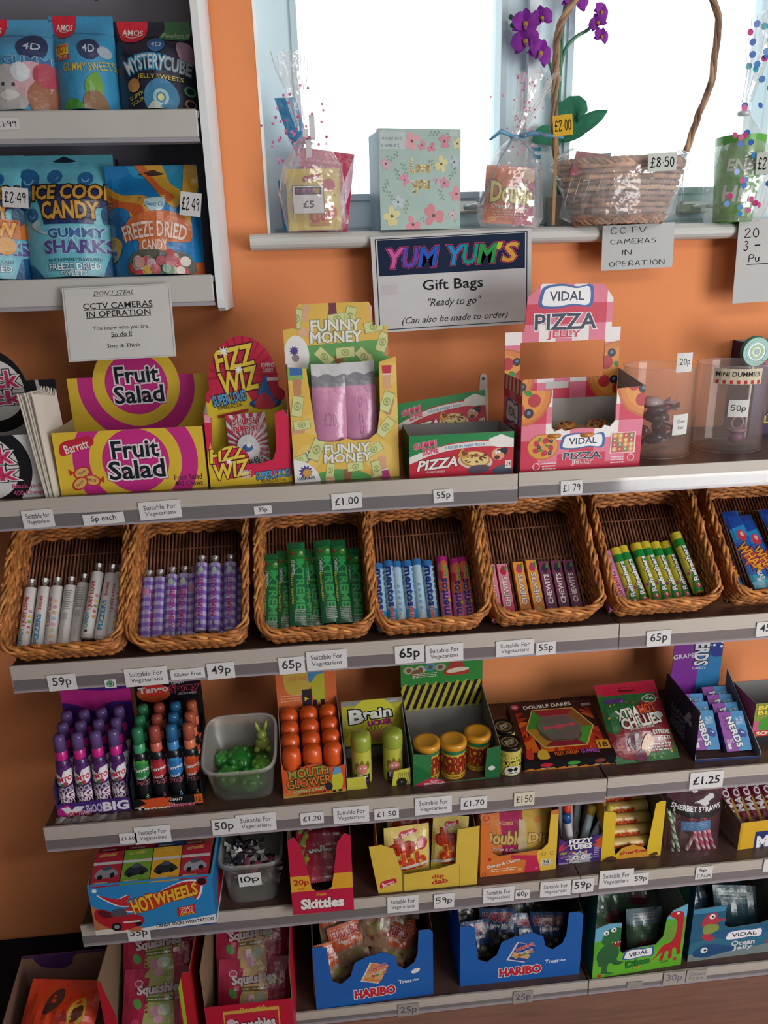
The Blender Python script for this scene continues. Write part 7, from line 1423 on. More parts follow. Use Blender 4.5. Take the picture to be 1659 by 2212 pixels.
# dip tray
LS, W, R_ = spot(4, (818, 1932), (1030, 1912)); hf = at(782, 1835, LS.y).z-SZ[4]; kk = hf
def dpf(A): A.rect(0, 0, 100, 100, 'dfbe4a'); barr(A, 10, 22, 16, 20); A.rect(24, -2, 26, 44, '8a6a3a'); A.text('dip', 60, 27, 12, 10, 'b83a2a', .08, rot=6); A.text('dab', 62, 17, 16, 10, 'b83a2a', .08, rot=6); A.rect(82, 0, 82.6, 48, 'a8882e')
tdp = carton('dip_tray', 'battered yellow tray with torn front holding sherbet dip packets', 'sweet box', LS, W, R_, hf, .12, 'dfbe4a', '9a7a4a', dpf, [(0, 0), (100, 0), (102, 128), (80, 124), (78, 52), (60, 44), (26, 38), (24, 44), (16, 96), (4, 106), (-8, 104)], hs=hf*1.02, hb=hf*1.5)
def ddb(A):
    A.rect(0, 0, 100, 100, 'e2ca72'); barr(A, 52, 86, 38, 14, 4); A.ell(82, 68, 13, 'b8243f'); A.text('dip', 38, 63, 54, 32, 'c2391e', .1, 0, 6, out=((.15, '7a1a10'),));  A.text('dab', 55, 38, 68, 32, 'c2391e', .1, 0, 6, out=((.15, 'e8a83a'),)); A.ell(45, 40, 3, 'e8b84a'); A.ell(76, 38, 3, 'e8b84a')
    A.blob([(6, 26), (40, 30), (90, 34), (92, 28), (40, 24), (8, 20)], 'd8d0c8'); A.rect(0, 0, 100, 16, 'e6c84a'); A.text('sherbet', 60, 10, 34, 8, 'b8862a', .02, .2, 3)
for i, (x, y, z, rz_, ry_, lab) in enumerate(((.028, .012, .022, 6, 2, 'yellow dip packet at left, leaning out over the torn tray front'), (.126, .018, .030, -4, 4, 'narrower angled yellow dip packet at right of the torn tray'), (.045, .07, .03, 3, -3, 'yellow dip packet behind at left of the torn tray'), (.11, .085, .035, -2, 2, 'yellow dip packet behind at right of the torn tray'))):
    pouch('dip_packet', lab, 'sweet packet', wm(tdp) @ TR(x-.012, y, z, -12, ry_, rz_), .098 if i != 1 else .076, .118 if i != 1 else .128, .022, 'e2ca72', ddb, seed=70+i, group='yellow dip packets in the torn tray', wr=.003)
# double dip box
LS, W, R_ = spot(4, (1037, 1897), (1200, 1879)); hf = at(1036, 1775, LS.y).z-SZ[4]
def dbl(A):
    A.poly([(0, 0), (60, 0), (52, 40), (40, 100), (0, 100)], 'dd7733'); A.poly([(58, 0), (80, 0), (78, 30), (40, 36), (40, 30), (60, 24)], 'c42a50'); A.poly([(80, 0), (100, 0), (100, 100), (84, 100), (74, 30)], 'e6bd42')
    A.text('Orange & Cherry', 30, 22, 44, 7, 'f4e8dc', .06, 0, 10, out=((.1, '9a4a1e'),)); A.lines(14, 8, 48, 15, 2, 'f0d0b0'); A.ell(12, 32, 2.4, 'b8241e'); A.ring(5, 6, 2, 3, 'b8421e'); A.ell(52, 9, 3, 'e8a070'); A.rect(80, 10, 93, 22, 'd8d4c0'); A.text('36', 86.5, 17.5, 8, 6, '33332c', .05); A.text('COUNT', 86.5, 12, 10, 2.5, '33332c', .03); A.ring(83, 32, 2.2, 3, '8a7a3a'); A.ring(94, 32, 2.2, 3, '8a7a3a'); A.ell(74, 8, 2, 'e86a80')
DO = [(0, 0), (100, 0), (100, 108), (90, 106), (88, 50), (80, 40), (24, 36), (16, 42), (13, 60), (11, 94), (0, 96)]
tdd = carton('double_dip_box', 'orange, crimson and yellow carton with a cut-out front on fourth shelf', 'sweet box', LS, W, R_, hf, .13, 'd87a38', 'a08468', dbl, DO, hs=hf, hb=hf*1.1, rart=lambda A: A.rect(0, 0, 100, 100, '8a8076'))
def ddp(A):
    A.poly([(0, 0), (40, 0), (30, 100), (0, 100)], 'd8824a'); A.poly([(30, 0), (64, 0), (60, 100), (26, 100)], 'a82a5a'); A.poly([(60, 0), (100, 0), (100, 100), (58, 100)], 'c8a44a'); A.ring(8, 92, 3, 4.4, 'c84a2a'); A.text('Swizzels', 32, 82, 26, 8, 'd8a070', .04, .2, -4); A.text('Double', 30, 56, 56, 22, 'd8b86a', .07, out=((.13, '7a5a3a'),), rot=-6); A.text('Dip', 82, 48, 30, 22, 'd8b86a', .07, out=((.13, '7a5a3a'),), rot=-3)
    A.blob([(52, 0), (52, 78), (57, 84), (62, 78), (64, 0)], 'c8b48a'); A.text('Orange & Cherry', 34, 34, 46, 7, 'd8c0b8', .04, rot=-8); A.ell(80, 82, 5, 'd08a3a')
for i in range(5): pouch('dip_sachet', 'orange and crimson double sherbet sachet, '+ORD[i]+' from the front in its carton', 'sweet packet', wm(tdd) @ TR(.006+.001*i, .018+.019*i, .008+.002*i, -5-i), W*.94, .135+.002*i, .009, 'd8824a', ddp, seed=80+i, group='double dip sachets in their carton', fin='foil')
# fizzy tubes
LS, W, R_ = spot(4, (1205, 1870), (1296, 1861)); hf = at(1207, 1812, LS.y).z-SZ[4]
def fz(A):
    A.rect(0, 0, 100, 100, '46307c'); rn = random.Random(5); A.star(50, 20, 34, 24, 12, 'c9c4cc', 0, .7)
    for _ in range(26): x, y = rn.uniform(18, 82), rn.uniform(2, 46); A.ring(x, y, 3, 5, rn.choice(['2f2a4a', '5a6a9a', '8a7aa8', 'b0603a']), 1, rn.uniform(0, 180), rn.uniform(200, 360), 10)
    A.ell(40, 26, 6, 'e8e8e8'); A.ell(58, 26, 6, 'e8e8e8'); A.ell(41, 25, 2, '1a1a24'); A.ell(58, 25, 2, '1a1a24'); A.poly([(30, 12), (70, 12), (64, 6), (36, 6)], 'b8c4d0'); A.poly([(0, 70), (14, 90), (10, 66), (24, 76), (12, 56), (0, 50)], 'c23a5a'); A.poly([(100, 98), (84, 80), (90, 74), (78, 66), (92, 60), (100, 50)], 'c8522e'); A.lines(84, 20, 97, 60, 6, 'c9b0d8'); A.text('NEW', 12, 44, 14, 8, 'd8c83a', .05); A.text('SOUR', 14, 30, 18, 7, 'd87ab0', .04); A.rect(2, 2, 24, 10, '9a8ab8')
    A.text('FIZZY', 50, 86, 52, 17, 'f2f2f4', .12, 0, 2, out=((.2, '1a1430'),)); A.text('TUBES', 50, 66, 54, 17, 'f2f2f4', .12, 0, 2, out=((.2, '1a1430'),))
tfz = carton('fizzy_tube_box', 'small purple carton holding capped candy tubes', 'sweet box', LS, W, R_, hf, .085, '3f2a72', '2a2438', fz, [(0, 0), (100, 0), (100, 104), (84, 100), (76, 96), (24, 94), (14, 88), (0, 100)], hs=hf*1.1, hb=hf*1.4)
TB = [(.06, .012, -6, -10, 'e0603a', 'c89a90', .165), (.26, .018, -4, 0, 'e0503a', 'b8948e', .165), (.40, .012, -2, -9, '2a5a9a', 'c9ccd4', .145), (.62, .02, -8, 14, 'd8b84a', 'a9c0c4', .148), (.70, .012, -4, 24, '2f6fae', 'b4bcc4', .140), (.80, .03, -6, 28, 'd8c04a', '9ab0ae', .150), (.45, .045, -4, -2, 'd84a5a', 'c0a09c', .165), (.60, .055, -6, 4, 'd83a4a', 'a8b0b4', .165), (.78, .06, -4, 10, 'c8b04a', 'a0a090', .17), (.34, .06, -4, -6, '3a6aa0', 'b0b4bc', .165)]
for i, (fx, fy, rx_, ry_, c1, c2, L_0) in enumerate(TB):
    cn = {'e0': 'red', 'd8': 'gold', '2a': 'dark blue', '2f': 'bright blue', 'c8': 'mustard', '3a': 'blue'}[c1[:2]]
    if c1 in ('d84a5a', 'd83a4a'): cn = 'crimson'
    L_0 *= .80
    t = thing('candy_tube', cn+' capped candy tube, '+ORD[i]+' of those standing in the small purple carton', 'candy tube', None, group='capped candy tubes in the small purple carton', M=wm(tfz) @ TR(W*fx, fy+.006, .004, rx_, ry_))
    def tu(A): A.blob([(40, 20), (46, 34), (56, 36), (60, 22), (52, 14)], 'e8e4e0'); A.text('Z', 50, 28, 8, 8, '4a3a3a', .05); A.lines(40, 4, 60, 12, 2, '7a7a80')
    tubemesh(.0088, L_0*.84, c2, tu, 'plastic', 14).build('tube_body', t); m = MB(); m.lathe([(.0095, L_0*.83), (.0098, L_0*.98), (.008, L_0), (.0001, L_0+.0005)], c1, 14); m.build('cap', t)
# sherbet box
LS, W, R_ = spot(4, (1297, 1861), (1426, 1849)); hf = at(1420, 1735, LS.y).z-SZ[4]
def shf(A):
    A.rect(0, 0, 100, 100, 'e2bf30'); A.blob([(30, 8), (34, 20), (50, 26), (68, 24), (76, 12), (76, 2), (30, 2)], 'd89a30'); A.text('sherbet', 54, 14, 46, 7, 'b8341e', .08, 0, 4, out=((.13, 'e8c060'),)); A.blob([(4, 3), (16, 9), (26, 5), (24, 2), (10, 0)], '5a3a1a'); A.blob([(80, 5), (92, 9), (96, 4), (86, 2)], '5a3a1a')
tsh = carton('sherbet_box', 'bright yellow U-fronted carton of stacked yellow sherbet tubes', 'sweet box', LS, W, R_, hf, .17, 'e2bf30', '77736e', shf, [(0, 0), (100, 0), (100, 103), (92, 104), (84, 100), (78, 34), (76, 14), (70, 20), (52, 27), (34, 22), (24, 10), (20, 30), (20, 88), (14, 92), (0, 94)], hs=hf, hb=hf*1.0)
def sht(A): A.text('sherbet', 50, 58, 62, 22, 'b8341e', .1, 0, rot=-90, out=((.15, 'e0a040'),)); A.text('fountain', 40, 52, 46, 10, 'a83a2a', .05, rot=-90); A.rect(0, 92, 100, 100, '8a6a3a')
s0 = None
for i in range(7):
    M = wm(tsh) @ TR(W*.96, .022+.018*i, .026+.017*i, 0, -90, 0); lab = 'yellow sherbet tube, '+ORD[i]+' from the bottom of the stack in the U-fronted carton'
    if not s0: s0 = solo(tubemesh(.0125, W*.90, 'd8b86a', sht, 'plastic', 16, endc='b8985a'), 'sherbet_tube', lab, 'candy tube', M, 'yellow sherbet tubes in the U-fronted carton')
    else: dup(s0, M, lab)
# bag of striped straws
LS, W, R_ = spot(4, (1437, 1846), (1540, 1836)); hh = at(1440, 1690, LS.y+.02).z-SZ[4]
t = thing('straw_bag', 'clear bag with black band and striped straws standing on fourth shelf', 'sweet bag', LS+Vector((0, .01, 0)), radians(-2), radians(-4)); Wb = .125
def sbg(A): A.blob([(-6, 66), (-6, 80), (20, 72), (60, 64), (106, 70), (106, 58), (60, 53), (20, 58)], '1f1a20'); A.text('SHERBET STRAWS', 50, 65, 88, 6.5, 'e8e4e6', .06, arc=-24, rot=-4); A.rect(22, 38, 74, 50, '4a6f9a'); A.lines(26, 40, 70, 49, 4, '7a9ac0')
A = Art(Wb, hh); sbg(A); m = MB()
def fb(sd):
    def f(u, v, n): a_ = sin(pi*min(1, max(0, u/Wb))); b2_ = min(1, (hh-v)/.1) if v > hh*.3 else 1; k = noise.noise(Vector((u*60, v*30, sd))); return Vector((u, (-(.026*a_**.6*b2_+k*.004*a_)-n if sd else .004+.012*a_**.6+n), v))
    return f
cl = grid(Wb, hh, 14, 16); m.sheet(cl, fb(1), '8a5a70', 'film', None, True); m.sheet(cl, fb(0), '8a5a70', 'film', None, True, flip=True); m.build('film_bag', t)
k = MB(); k.sheet(cl, fb(1), '1f1a20', 'card', A, True); ns = len(cl); m = MB()
# keep only the printed parts of the label
keep = [i for i in range(ns, len(k.f))]; m.v = k.v; m.f = [k.f[i] for i in keep]; m.c = [k.c[i] for i in keep]; m.s = [k.s[i] for i in keep]; m.m = [0]*len(keep); m.mats = ['card']; m.build('printed_label', t)
ST = [(.05, -2, 'b8c4b0', '3a4a3a'), (.16, -16, 'c0d8c4', '3a7a5a'), (.40, 22, 'd8c8c8', 'a06a70'), (.52, -16, 'd85a80', 'e8c8d0'), (.62, -18, 'c83a60', 'e8c8d0'), (.70, -16, 'd85a80', 'f0d8dc'), (.80, -18, 'c84a6a', 'e0b8c0'), (.88, -22, 'b84060', 'd8a8b0')]
for i, (fx, an, c1, c2) in enumerate(ST):
    m = MB(); L_0 = hh*.62; r = .0042; n = 10; K = 26; V = []; F = []; cc = []
    for j in range(K+1):
        for q in range(n): V.append((r*cos(2*pi*q/n), r*sin(2*pi*q/n), L_0*j/K))
    for j in range(K):
        for q in range(n): F.append([j*n+q, j*n+(q+1) % n, (j+1)*n+(q+1) % n, (j+1)*n+q]); cc.append(c1 if (j+q) % 5 < 3 else c2)
    m.add(V, F, cc, 'plastic', True); z_ = .006
    bx_ = Wb*fx + (0 if an > 0 else .012)
    solo(m, 'striped_straw', ORD[i]+' striped straw from the left inside the clear bag', 'straw', wm(t) @ TR(max(.012, min(Wb-.012, bx_)), -.006-.001*(i % 2), z_, 0, an), 'striped straws in the clear bag')
# fruit chew carton at right edge
LS, W, R_ = spot(4, (1592, 1838), (1700, 1822)); hf = at(1580, 1780, LS.y).z-SZ[4]; W = .2
def ma(A): A.rect(0, 0, 100, 100, 'e0b02a'); A.rect(19, -5, 110, 62, '24356f'); A.text('MAOAM', 58, 26, 70, 44, 'f0f0f2', .11, 0, 3); A.rect(0, 0, 3, 100, 'c99a24')
def mas(A): A.rect(0, 0, 100, 100, '8a7872'); [A.rect(14, 20+i*9, 40, 24+i*9, '5a4c4c') for i in range(6)]; A.lines(55, 20, 90, 60, 5, '6a5c5a')
tma = carton('fruit_chew_carton', 'yellow carton with navy lettering panel cut by right picture edge', 'sweet box', LS+Vector((0, .0, 0)), W, radians(2), hf, .16, 'd8a82a', '7a706c', ma, None, hs=hf, hb=hf*1.25, lart=mas)
def mb2(A): A.rect(0, 0, 100, 100, '7a2438'); A.rect(0, 92, 100, 100, '26346a'); A.text('MAOAM', 48, 48, 60, 56, 'e0d8dc', .08, 0, rot=80, out=((.13, '3a1424'),)); A.blob([(60, 0), (60, 30), (100, 40), (100, 0)], 'a8843a')
m0 = None
for i in range(7):
    M = wm(tma) @ TR(.014+.0255*i, .03, hf*.62, -56, 0, 4); lab = 'maroon chew bar, '+ORD[i]+' from the left standing in the yellow and navy carton'
    if not m0: m0 = solo(flat(.026, .135, .012, '7a2438', mb2), 'chew_bar', lab, 'chew bar', M, 'maroon chew bars in the yellow and navy carton')
    else: dup(m0, M, lab)
# crumpled film strip on the third shelf edge
m = MB(); a, b_ = at(118, 1790, -.305), at(250, 1775, -.305); P = []; n = 12
for i in range(n+1): x = i/n; P += [(a.x+(b_.x-a.x)*x, -.302+.003*sin(i*2.1), SZ[3]+.0015), (a.x+(b_.x-a.x)*x, -.290+.003*sin(i*3.3), SZ[3]+.007+.003*sin(i*1.7))]
m.add(P, [[2*i, 2*i+2, 2*i+3, 2*i+1] for i in range(n)], '77706c', 'foil'); o = m.build('film_strip'); tag(o, 'crumpled strip of wrapping film on the shelf below the purple spray display', 'film')
# ================================================================ bottom shelf and floor
def har(A, kind):
    A.rect(0, 0, 100, 100, '1f62b4'); c = 'd88a4a' if kind == 1 else '2a4a9a'
    X, Y = (50, 42); A.text('HARIBO', 50, 15.5, 34, 11, 'c8243a', .12, 0, 1, out=((.2, 'f0e8e8'),)); A.text('Treat', 76, 25, 11, 5, 'e8ecf4', .05); A.text('size', 85, 25.5, 5.5, 3, 'e8ecf4', .04)
    P = [(40, 34), (54, 28), (62, 50), (48, 57)]; A.poly([(X+(x-51)*1.08, 43+(y-43)*1.08) for x, y in P], 'e0d8d0'); A.poly(P, c); A.poly([(42, 38), (56, 32), (58, 38), (44, 44)], 'd8a878'); A.text('HARIBO', 53, 50, 15, 4.5, 'c8243a', .07, 0, 22, out=((.12, 'e8e0d8'),)); A.text('Starmix' if kind == 2 else 'Kinder', 54, 44, 12, 3.6, 'e8e8ee', .04, .2, 22); [A.ell(46+i*3.2, 36+i*1.6+(i % 2), 1.5, ['c8a040', 'b8503a', '6a9a4a', 'd8c060', 'c8764a'][i]) for i in range(5)]
    if kind == 1: A.ell(85, 38, 4, 'ece8e0', ry=2.4, rot=24)
hao = [(0, 0), (100, 0), (100, 88), (97, 93), (88, 93), (87, 62), (84, 50), (76, 42), (70, 48), (68, 62), (58, 70), (44, 66), (34, 60), (30, 42), (22, 33), (15, 38), (13, 60), (12, 84), (8, 88), (0, 88)]
def hpk(kind):
    def f(A):
        if kind == 1: A.poly([(0, 0), (100, 0), (100, 60), (0, 50)], '9a7a62'); A.poly([(0, 50), (100, 60), (100, 100), (0, 100)], 'c85a34'); rr = random.Random(2); [A.ell(rr.uniform(8, 92), rr.uniform(6, 48), 6, rr.choice(['6a4a3a', 'b89a7a', '8a8a4a', 'a05a4a']), ry=5) for _ in range(16)]
        else: A.poly([(0, 0), (100, 0), (100, 56), (0, 60)], '2a2c34'); A.poly([(0, 60), (100, 52), (100, 100), (0, 100)], '1a3a66'); rr = random.Random(3); [A.ell(rr.uniform(8, 92), rr.uniform(6, 50), 6, rr.choice(['5a5a3a', '4a3a30', '3a4a5a', '6a6450', '2a2a2e']), ry=5) for _ in range(16)]
        A.text('HARIBO', 50, 84, 80, 16, 'b02430' if kind == 1 else '8a2a38', .1, 0, 0, out=((.16, 'e0d0c4' if kind == 1 else '8a8a90'),)); A.text('Happy Mix', 50, 68, 56, 8, 'e8dcd4', .04, .2)
    return f
for kind, bl_, br_, top, lab in ((1, (684, 2183), (936, 2148), (667, 2045), 'left blue carton with orange packet picture on bottom shelf'), (2, (993, 2132), (1251, 2105), (991, 1999), 'right blue carton with navy packet picture on bottom shelf')):
    LS, W, R_ = spot(5, bl_, br_); hf = (at(top[0], top[1], LS.y).z-SZ[5])/.9
    t = carton('gummy_treat_carton', lab, 'sweet box', LS, W, R_, hf, .235, '1f62b4', '4c3f38', lambda A: har(A, kind), hao, hs=hf*.88, hb=hf*1.25)
    rn = random.Random(30+kind); p0 = None
    if kind == 1: SP = [(.10, .012, .03, -20, 8, 20), (.30, .03, .05, -30, -4, 10), (.55, .055, .055, -35, 12, -20), (.72, .04, .03, -24, -2, 4), (.2, .06, .09, -40, 10, 24), (.45, .07, .10, -45, -6, -24), (.68, .06, .09, -40, 6, 10), (.3, .12, .11, -50, 0, 40), (.6, .13, .12, -50, 0, -8), (.15, .15, .11, -55, 0, 14), (.5, .18, .12, -60, 0, 60), (.75, .12, .12, -50, 0, -16)]
    else: SP = [(.12, .02, .02, -25, 4, 10), (.32, .04, .03, -35, -4, -12), (.55, .03, .02, -30, 8, 6), (.74, .03, .02, -28, 0, -6), (.15, .08, .06, -50, 0, 20), (.42, .09, .07, -55, 0, -16), (.66, .09, .06, -50, 0, 12), (.25, .15, .08, -60, 0, 34), (.5, .16, .08, -65, 0, -28), (.74, .15, .08, -60, 0, 8)]
    for i, (fx, y, z, rx_, ry_, rz_) in enumerate(SP):
        M = wm(t) @ TR(W*fx-.03, y, z, rx_, ry_, rz_); l2 = ('orange and clear' if kind == 1 else 'blue and dark')+' gummy packet, '+(ORD+['eleventh', 'twelfth'])[i]+' from the front in the '+('left' if kind == 1 else 'right')+' blue carton'
        if not p0: p0 = pouch('gummy_packet', l2, 'sweet packet', M, .085, .105, .018, 'a8704a' if kind == 1 else '3a4a6a', hpk(kind), seed=90+kind, group='gummy packets in the '+('left' if kind == 1 else 'right')+' blue carton', wr=.004, zig=True)
        else: dup(p0, M, l2)
# dinosaur jelly
LS, W, R_ = spot(5, (1278, 2116), (1470, 2084)); hf = at(1282, 1998, LS.y).z-SZ[5]
def dino(A):
    A.rect(0, 0, 100, 100, '5aaa2f'); A.blob([(-5, 70), (20, 76), (34, 90), (34, 110), (-5, 110)], '6ab0d0'); A.blob([(70, 96), (84, 110), (110, 120), (110, 96), (90, 88)], '6ab0d0'); A.blob([(74, 60), (90, 84), (110, 90), (110, 50), (86, 50)], '6f9a3a'); A.blob([(-4, 30), (30, 44), (60, 40), (104, 50), (104, -4), (-4, -4)], '66b52f')
    A.blob([(8, 66), (12, 84), (20, 90), (30, 86), (36, 74), (34, 62), (24, 60), (20, 66), (16, 58)], '2a6a3a'); A.blob([(6, 24), (4, 44), (12, 60), (24, 60), (28, 44), (26, 30), (34, 24), (26, 20), (18, 26), (16, 12), (22, 8), (10, 8), (10, 20)], '2a6238'); A.blob([(20, 62), (34, 66), (36, 56), (26, 54)], '8a2a30'); A.ell(12, 82, 3, 'f0f0f0'); A.ell(12.5, 81.5, 1.1, '111'*2); A.ell(20, 86, 3, 'f0f0f0'); A.ell(20.5, 86, 1.1, '111111'); [A.poly([(22+i*3, 64), (24+i*3, 64), (23+i*3, 60)], 'f0f0e8') for i in range(4)]
    A.blob([(62, 12), (70, 26), (76, 42), (86, 48), (90, 62), (90, 84), (84, 92), (80, 98), (88, 102), (96, 98), (97, 80), (97, 50), (97, 36), (98, 24), (94, 22), (92, 34), (88, 34), (88, 18), (84, 18), (84, 30), (80, 30), (78, 16), (74, 16), (76, 30)], 'b8242c'); A.ell(90, 98, 1.6, 'f0f0f0')
    vidal(A, 50, 36, 30, 17, rot=4); A.text('Dino', 50, 19, 26, 11, '1f7a2f', .1, 0, 6, out=((.15, '0f4a1c'),)); A.text('JELLY', 50, 10, 11, 5, 'd8c03a', .06, 0, 6, out=((.12, '2a5a1c'),)); A.ell(8, 5, 2.4, 'b83a3a'); A.ell(92, 14, 2.2, 'b83a3a'); A.lines(14, 3, 26, 8, 2, '2f6a24'); A.lines(76, 10, 86, 15, 2, '2f6a24')
def dsl(A): A.rect(0, 0, 100, 100, '1f6a54'); A.blob([(0, 60), (40, 80), (100, 70), (100, 110), (0, 110)], '2a8ab0'); A.blob([(10, 30), (40, 50), (30, 90), (60, 60), (90, 80), (80, 30)], '1f5a44')
tdi = carton('dinosaur_jelly_box', 'green dinosaur jelly carton with red long-necked dinosaur on bottom shelf', 'sweet box', LS, W, R_, hf, .23, '2a7a5a', '8a8d8e', dino, [(0, 0), (100, 0), (100, 112), (84, 104), (78, 92), (76, 60), (68, 46), (50, 46), (38, 44), (32, 40), (29, 46), (28, 96), (14, 98), (0, 92)], hs=hf*1.0, hb=hf*1.7, lart=dsl, rart=dsl)
def jp(c1, c2):
    def f(A): A.rect(0, 0, 100, 100, c1); A.rect(0, 70, 100, 100, c2); A.ell(50, 30, 26, '5a2a30' if c1[0] == '3' else '2a4a5a', ry=16); A.lines(20, 76, 80, 92, 3, 'a0a8a4')
    return f
for i, (x, y, z, rx_, rz_, w_, h_) in enumerate(((.10, .03, .01, -14, -4, .085, .12), (.05, .08, .03, -30, 10, .09, .12), (.12, .11, .05, -34, -12, .09, .13), (.07, .16, .04, -40, 6, .1, .13))):
    pouch('jelly_sachet', 'dark green film jelly sachet, '+ORD[i]+' from the front in the dinosaur carton', 'sweet packet', wm(tdi) @ TR(x, y, z, rx_, 0, rz_), w_, h_, .014, '3a4f3e', jp('3a4f3e', '5a6e78'), seed=110+i, group='jelly sachets in the dinosaur carton', wr=.004)
# ocean jelly
LS, W, R_ = spot(5, (1484, 2079), (1690, 2052)); W = max(W, .225); hf = at(1495, 1964, LS.y).z-SZ[5]
def oce(A):
    A.rect(0, 0, 100, 100, '1f5f80'); A.blob([(-5, 30), (20, 40), (60, 36), (105, 46), (105, 20), (-5, 10)], '2f6f8a'); A.rect(0, 0, 100, 9, '7a8a90'); A.blob([(-4, 12), (20, 18), (60, 14), (104, 22), (104, -4), (-4, -4)], '7f8a8c'); A.rect(0, 90, 100, 104, '3f8ab0')
    A.blob([(10, 70), (14, 86), (24, 88), (26, 78), (36, 74), (26, 70), (28, 60), (20, 46), (26, 42), (20, 36), (12, 44), (14, 58)], 'b8394a'); A.ell(20, 82, 3, 'f0f0f0'); A.ell(20.4, 82, 1.2, '101014'); A.blob([(12, 54), (14, 68), (26, 66), (28, 56), (18, 50)], '8a9a4a')
    A.blob([(4, 14), (14, 30), (34, 26), (52, 16), (34, 10), (16, 6)], '23507f'); A.ell(16, 20, 3.6, 'e8ecf0'); A.ell(17, 20, 1.4, '101014'); A.blob([(80, 20), (84, 30), (94, 30), (96, 22), (88, 16)], 'a84a40'); A.ell(85, 26, 1.4, 'f0f0f0'); A.ell(91, 26, 1.4, 'f0f0f0')
    vidal(A, 56, 42, 36, 17); A.text('Ocean', 56, 26, 24, 9, 'd0d8dc', .08, out=((.13, '3a5a6a'),)); A.text('Jelly', 56, 16, 20, 9, 'd0d8dc', .08, out=((.13, '3a5a6a'),))
def osl(A): A.rect(0, 0, 100, 100, '1a4a6a'); [A.lines(10, 60, 90, 100, 5, '4a8ab0')]
toc = carton('ocean_jelly_box', 'deep blue ocean jelly carton with red seahorse at right of bottom shelf', 'sweet box', LS, W, R_, hf, .23, '1f5f80', '8a8d8e', oce, [(0, 0), (100, 0), (100, 110), (88, 106), (86, 66), (72, 58), (40, 56), (34, 62), (33, 100), (0, 98)], hs=hf*1.0, hb=hf*1.7, lart=osl)
for i, (x, y, z, rx_, rz_, w_, h_) in enumerate(((.09, .03, .01, -30, -10, .1, .13), (.04, .08, .03, -40, 8, .11, .13), (.10, .12, .06, -44, -6, .1, .14))):
    pouch('jelly_sachet', 'dark teal film jelly sachet, '+ORD[i]+' from the front in the ocean carton', 'sweet packet', wm(toc) @ TR(x, y, z, rx_, 0, rz_), w_, h_, .014, '24424c', jp('24424c', '4a626a'), seed=120+i, group='jelly sachets in the ocean carton', wr=.004)
# pink sweet bags in tall cartons standing on the floor
FZ = .014
def sqs(col2):
    def f(A):
        A.rect(0, 0, 100, 100, 'b01f48'); A.poly([(36, 100), (66, 100), (76, 0), (24, 0)], col2); A.poly([(30, 30), (70, 30), (74, 0), (24, 0)], col2); A.text('Squashies', 50, 74, 62, 14, 'd8ccd0', .1, 0, 3, out=((.17, '6a1430'),)); A.ell(20, 82, 6, 'd8b8c4', ry=4); A.ell(20, 82, 4.6, 'b83a60', ry=3); A.rect(32, 60, 70, 66, '6a7a3a' if col2[0] == 'a' else '8a6a34'); A.lines(34, 61, 68, 65, 1, 'd8d8c0')
        A.ell(46, 48, 8, 'd89ab0', ry=7); A.ell(58, 50, 9, 'c8d0b8', ry=7); A.ell(50, 38, 7, 'd8a0b4', ry=5); A.ell(20, 58, 5, '5a9a4a', ry=7, rot=40); A.ell(80, 40, 6, 'c83a64', ry=5); A.ell(18, 34, 6, 'c8466a', ry=5); A.ell(76, 70, 5, '7a9a3a', ry=3); A.text('Strawberry', 48, 24, 32, 4, 'c83a5a', .04); A.text('& Cream', 48, 17, 26, 4, 'c83a5a', .04)
    return f
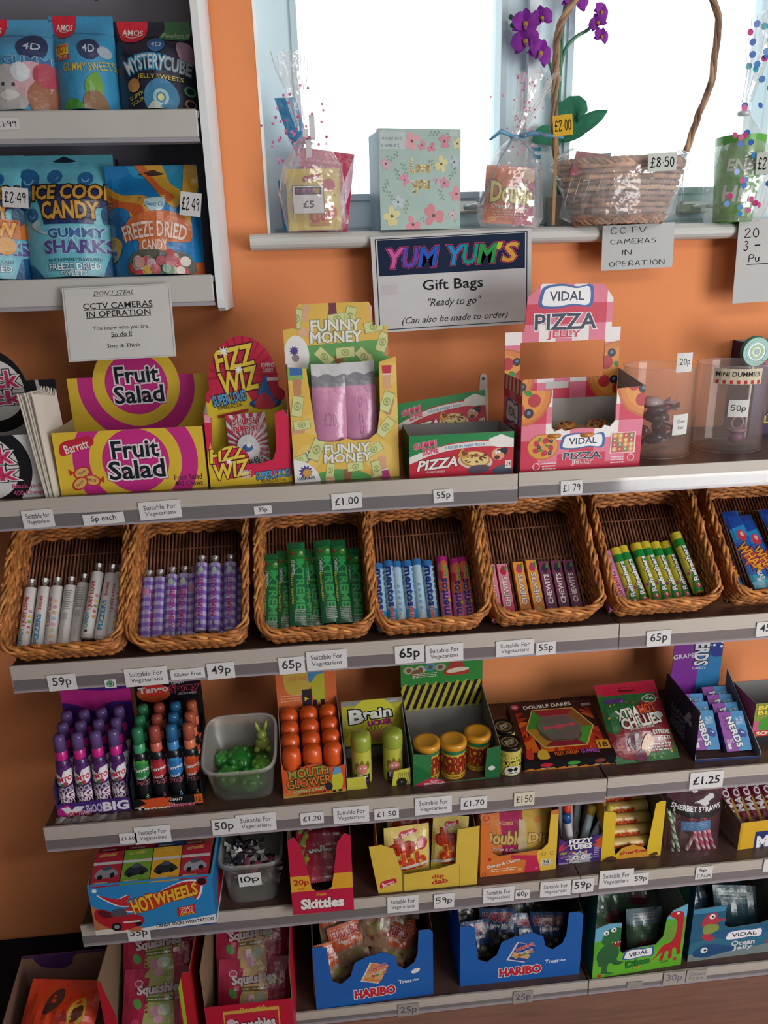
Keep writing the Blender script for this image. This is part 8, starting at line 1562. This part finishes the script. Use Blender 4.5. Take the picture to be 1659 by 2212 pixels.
def squash(lab, xL, xR, yt, seed, col2, oc, gl, front=None):
    a, b2_ = at(xL, 2140, -.35), at(xR, 2140, -.35); W = b2_.x-a.x; h = .24; D = .27; LS = Vector((a.x, -.37, FZ))
    ol = [(0, 0), (100, 0), (100, 100), (92, 100), (86, 84), (84, 60), (84, 8), (12, 8), (14, 60), (6, 90), (4, 100), (0, 100)]
    def fa(A): A.rect(0, 0, 100, 100, 'c02030'); A.rect(86, 0, 90, 100, 'a8c03a')
    t = carton('sweet_bag_carton', lab, 'sweet box', LS, W, 0, h, D, oc, '8a7358', fa, ol if not front else [(0, 0), (100, 0), (100, 28), (98, 32), (0, 26)], hs=h, hb=h*1.02)
    if front:
        hq = max(.05, at(540, 2166, -.373).z-FZ)/.3; h_s = h; h = hq
        A = Art(W, h*.3); A.rect(0, 0, 100, 100, 'c21f38'); A.rect(20, -5, 84, 88, 'd8a84a'); A.rect(21.5, -5, 82.5, 82, 'c8283f'); A.text('Squashies', 55, 56, 46, 26, 'e0d4d4', .1, 0, 3, out=((.17, '6a1430'),)); A.text('Drumstick', 55, 88, 30, 10, 'd8b04a', .05, 0, 3); A.ell(28, 66, 5, 'd8b8c4')
        m = MB(); m.panel([(0, 0), (W, 0), (W, h*.3), (0, h*.27)], (0, -.003, 0), cf='c21f38', cb='8a7358', art=A); m.build('front_label', t); h = h_s
    s0_ = None
    for i in range(3):
        M = wm(t) @ TR(.012, .02+.06*i, .020+.055*i, -38, 2*(-1)**i); lb = 'crimson soft sweets bag, '+ORD[i]+' from the front in the '+gl+' floor carton'
        if not s0_: s0_ = pouch('crimson_sweet_bag', lb, 'sweet bag', M, W-.024, .15, .022, 'b01f48', sqs(col2), seed=seed, group='crimson sweet bags in the '+gl+' floor carton', zig=True, wr=.003)
        else: dup(s0_, M, lb)
    return t
squash('left tall red carton of crimson bags with green stripe standing on floor', 222, 420, 2040, 131, 'a9b06a', 'b8202c', 'left')
squash('right tall red carton of crimson bags with front label, below the crimson carton', 442, 632, 2010, 137, 'd8b884', 'c21f34', 'right', True)
# brown carton with purple flaps and orange bag
a, b2_ = at(-60, 2120, -.40), at(185, 2120, -.40); W = b2_.x-a.x; hf = at(185, 2060, -.22).z-FZ
def pf(A): A.blob([(14, 100), (16, 70), (26, 58), (40, 54), (50, 66), (52, 84), (56, 100)], '4a2a5e'); A.rect(0, 94, 100, 102, '4a2a5e')
tb = carton('brown_carton', 'open brown cardboard carton with purple flaps on floor at lower left', 'cardboard box', Vector((a.x, -.45, FZ)), W, radians(0), .05, .24, '4a2f56', '8a6656', None, None, hs=.09, hb=hf, fname='front_flap')
A = Art(W, hf*.6); pf(A); m = MB(); m.sheet([[(0, 0), (W, 0), (W, hf*.6), (0, hf*.6)]], lambda u, v, n: Vector((u, .2375-n, v+hf*.4)), '8a6656', 'card', A); m.build('purple_flap', tb)
def ob(A): A.rect(0, 0, 100, 100, 'd8401e'); A.blob([(28, 62), (34, 84), (48, 90), (52, 76), (40, 64)], '4a2a2a'); A.blob([(66, 50), (68, 74), (82, 80), (88, 62), (80, 50)], 'c8a03a'); A.blob([(70, 54), (72, 68), (82, 72), (84, 60)], '5a2a1e'); A.blob([(50, 56), (60, 66), (66, 56), (58, 48)], '9a2a24'); A.text('SCARY', 46, 34, 54, 14, '2a1a1e', .1)
pouch('orange_sweet_bag', 'bright orange sweet bag lying in the brown carton at lower left corner', 'sweet bag', wm(tb) @ TR(.02, .045, .055, -58, 0, -8), W-.05, .17, .03, 'd8401e', ob, seed=141, wr=.005)
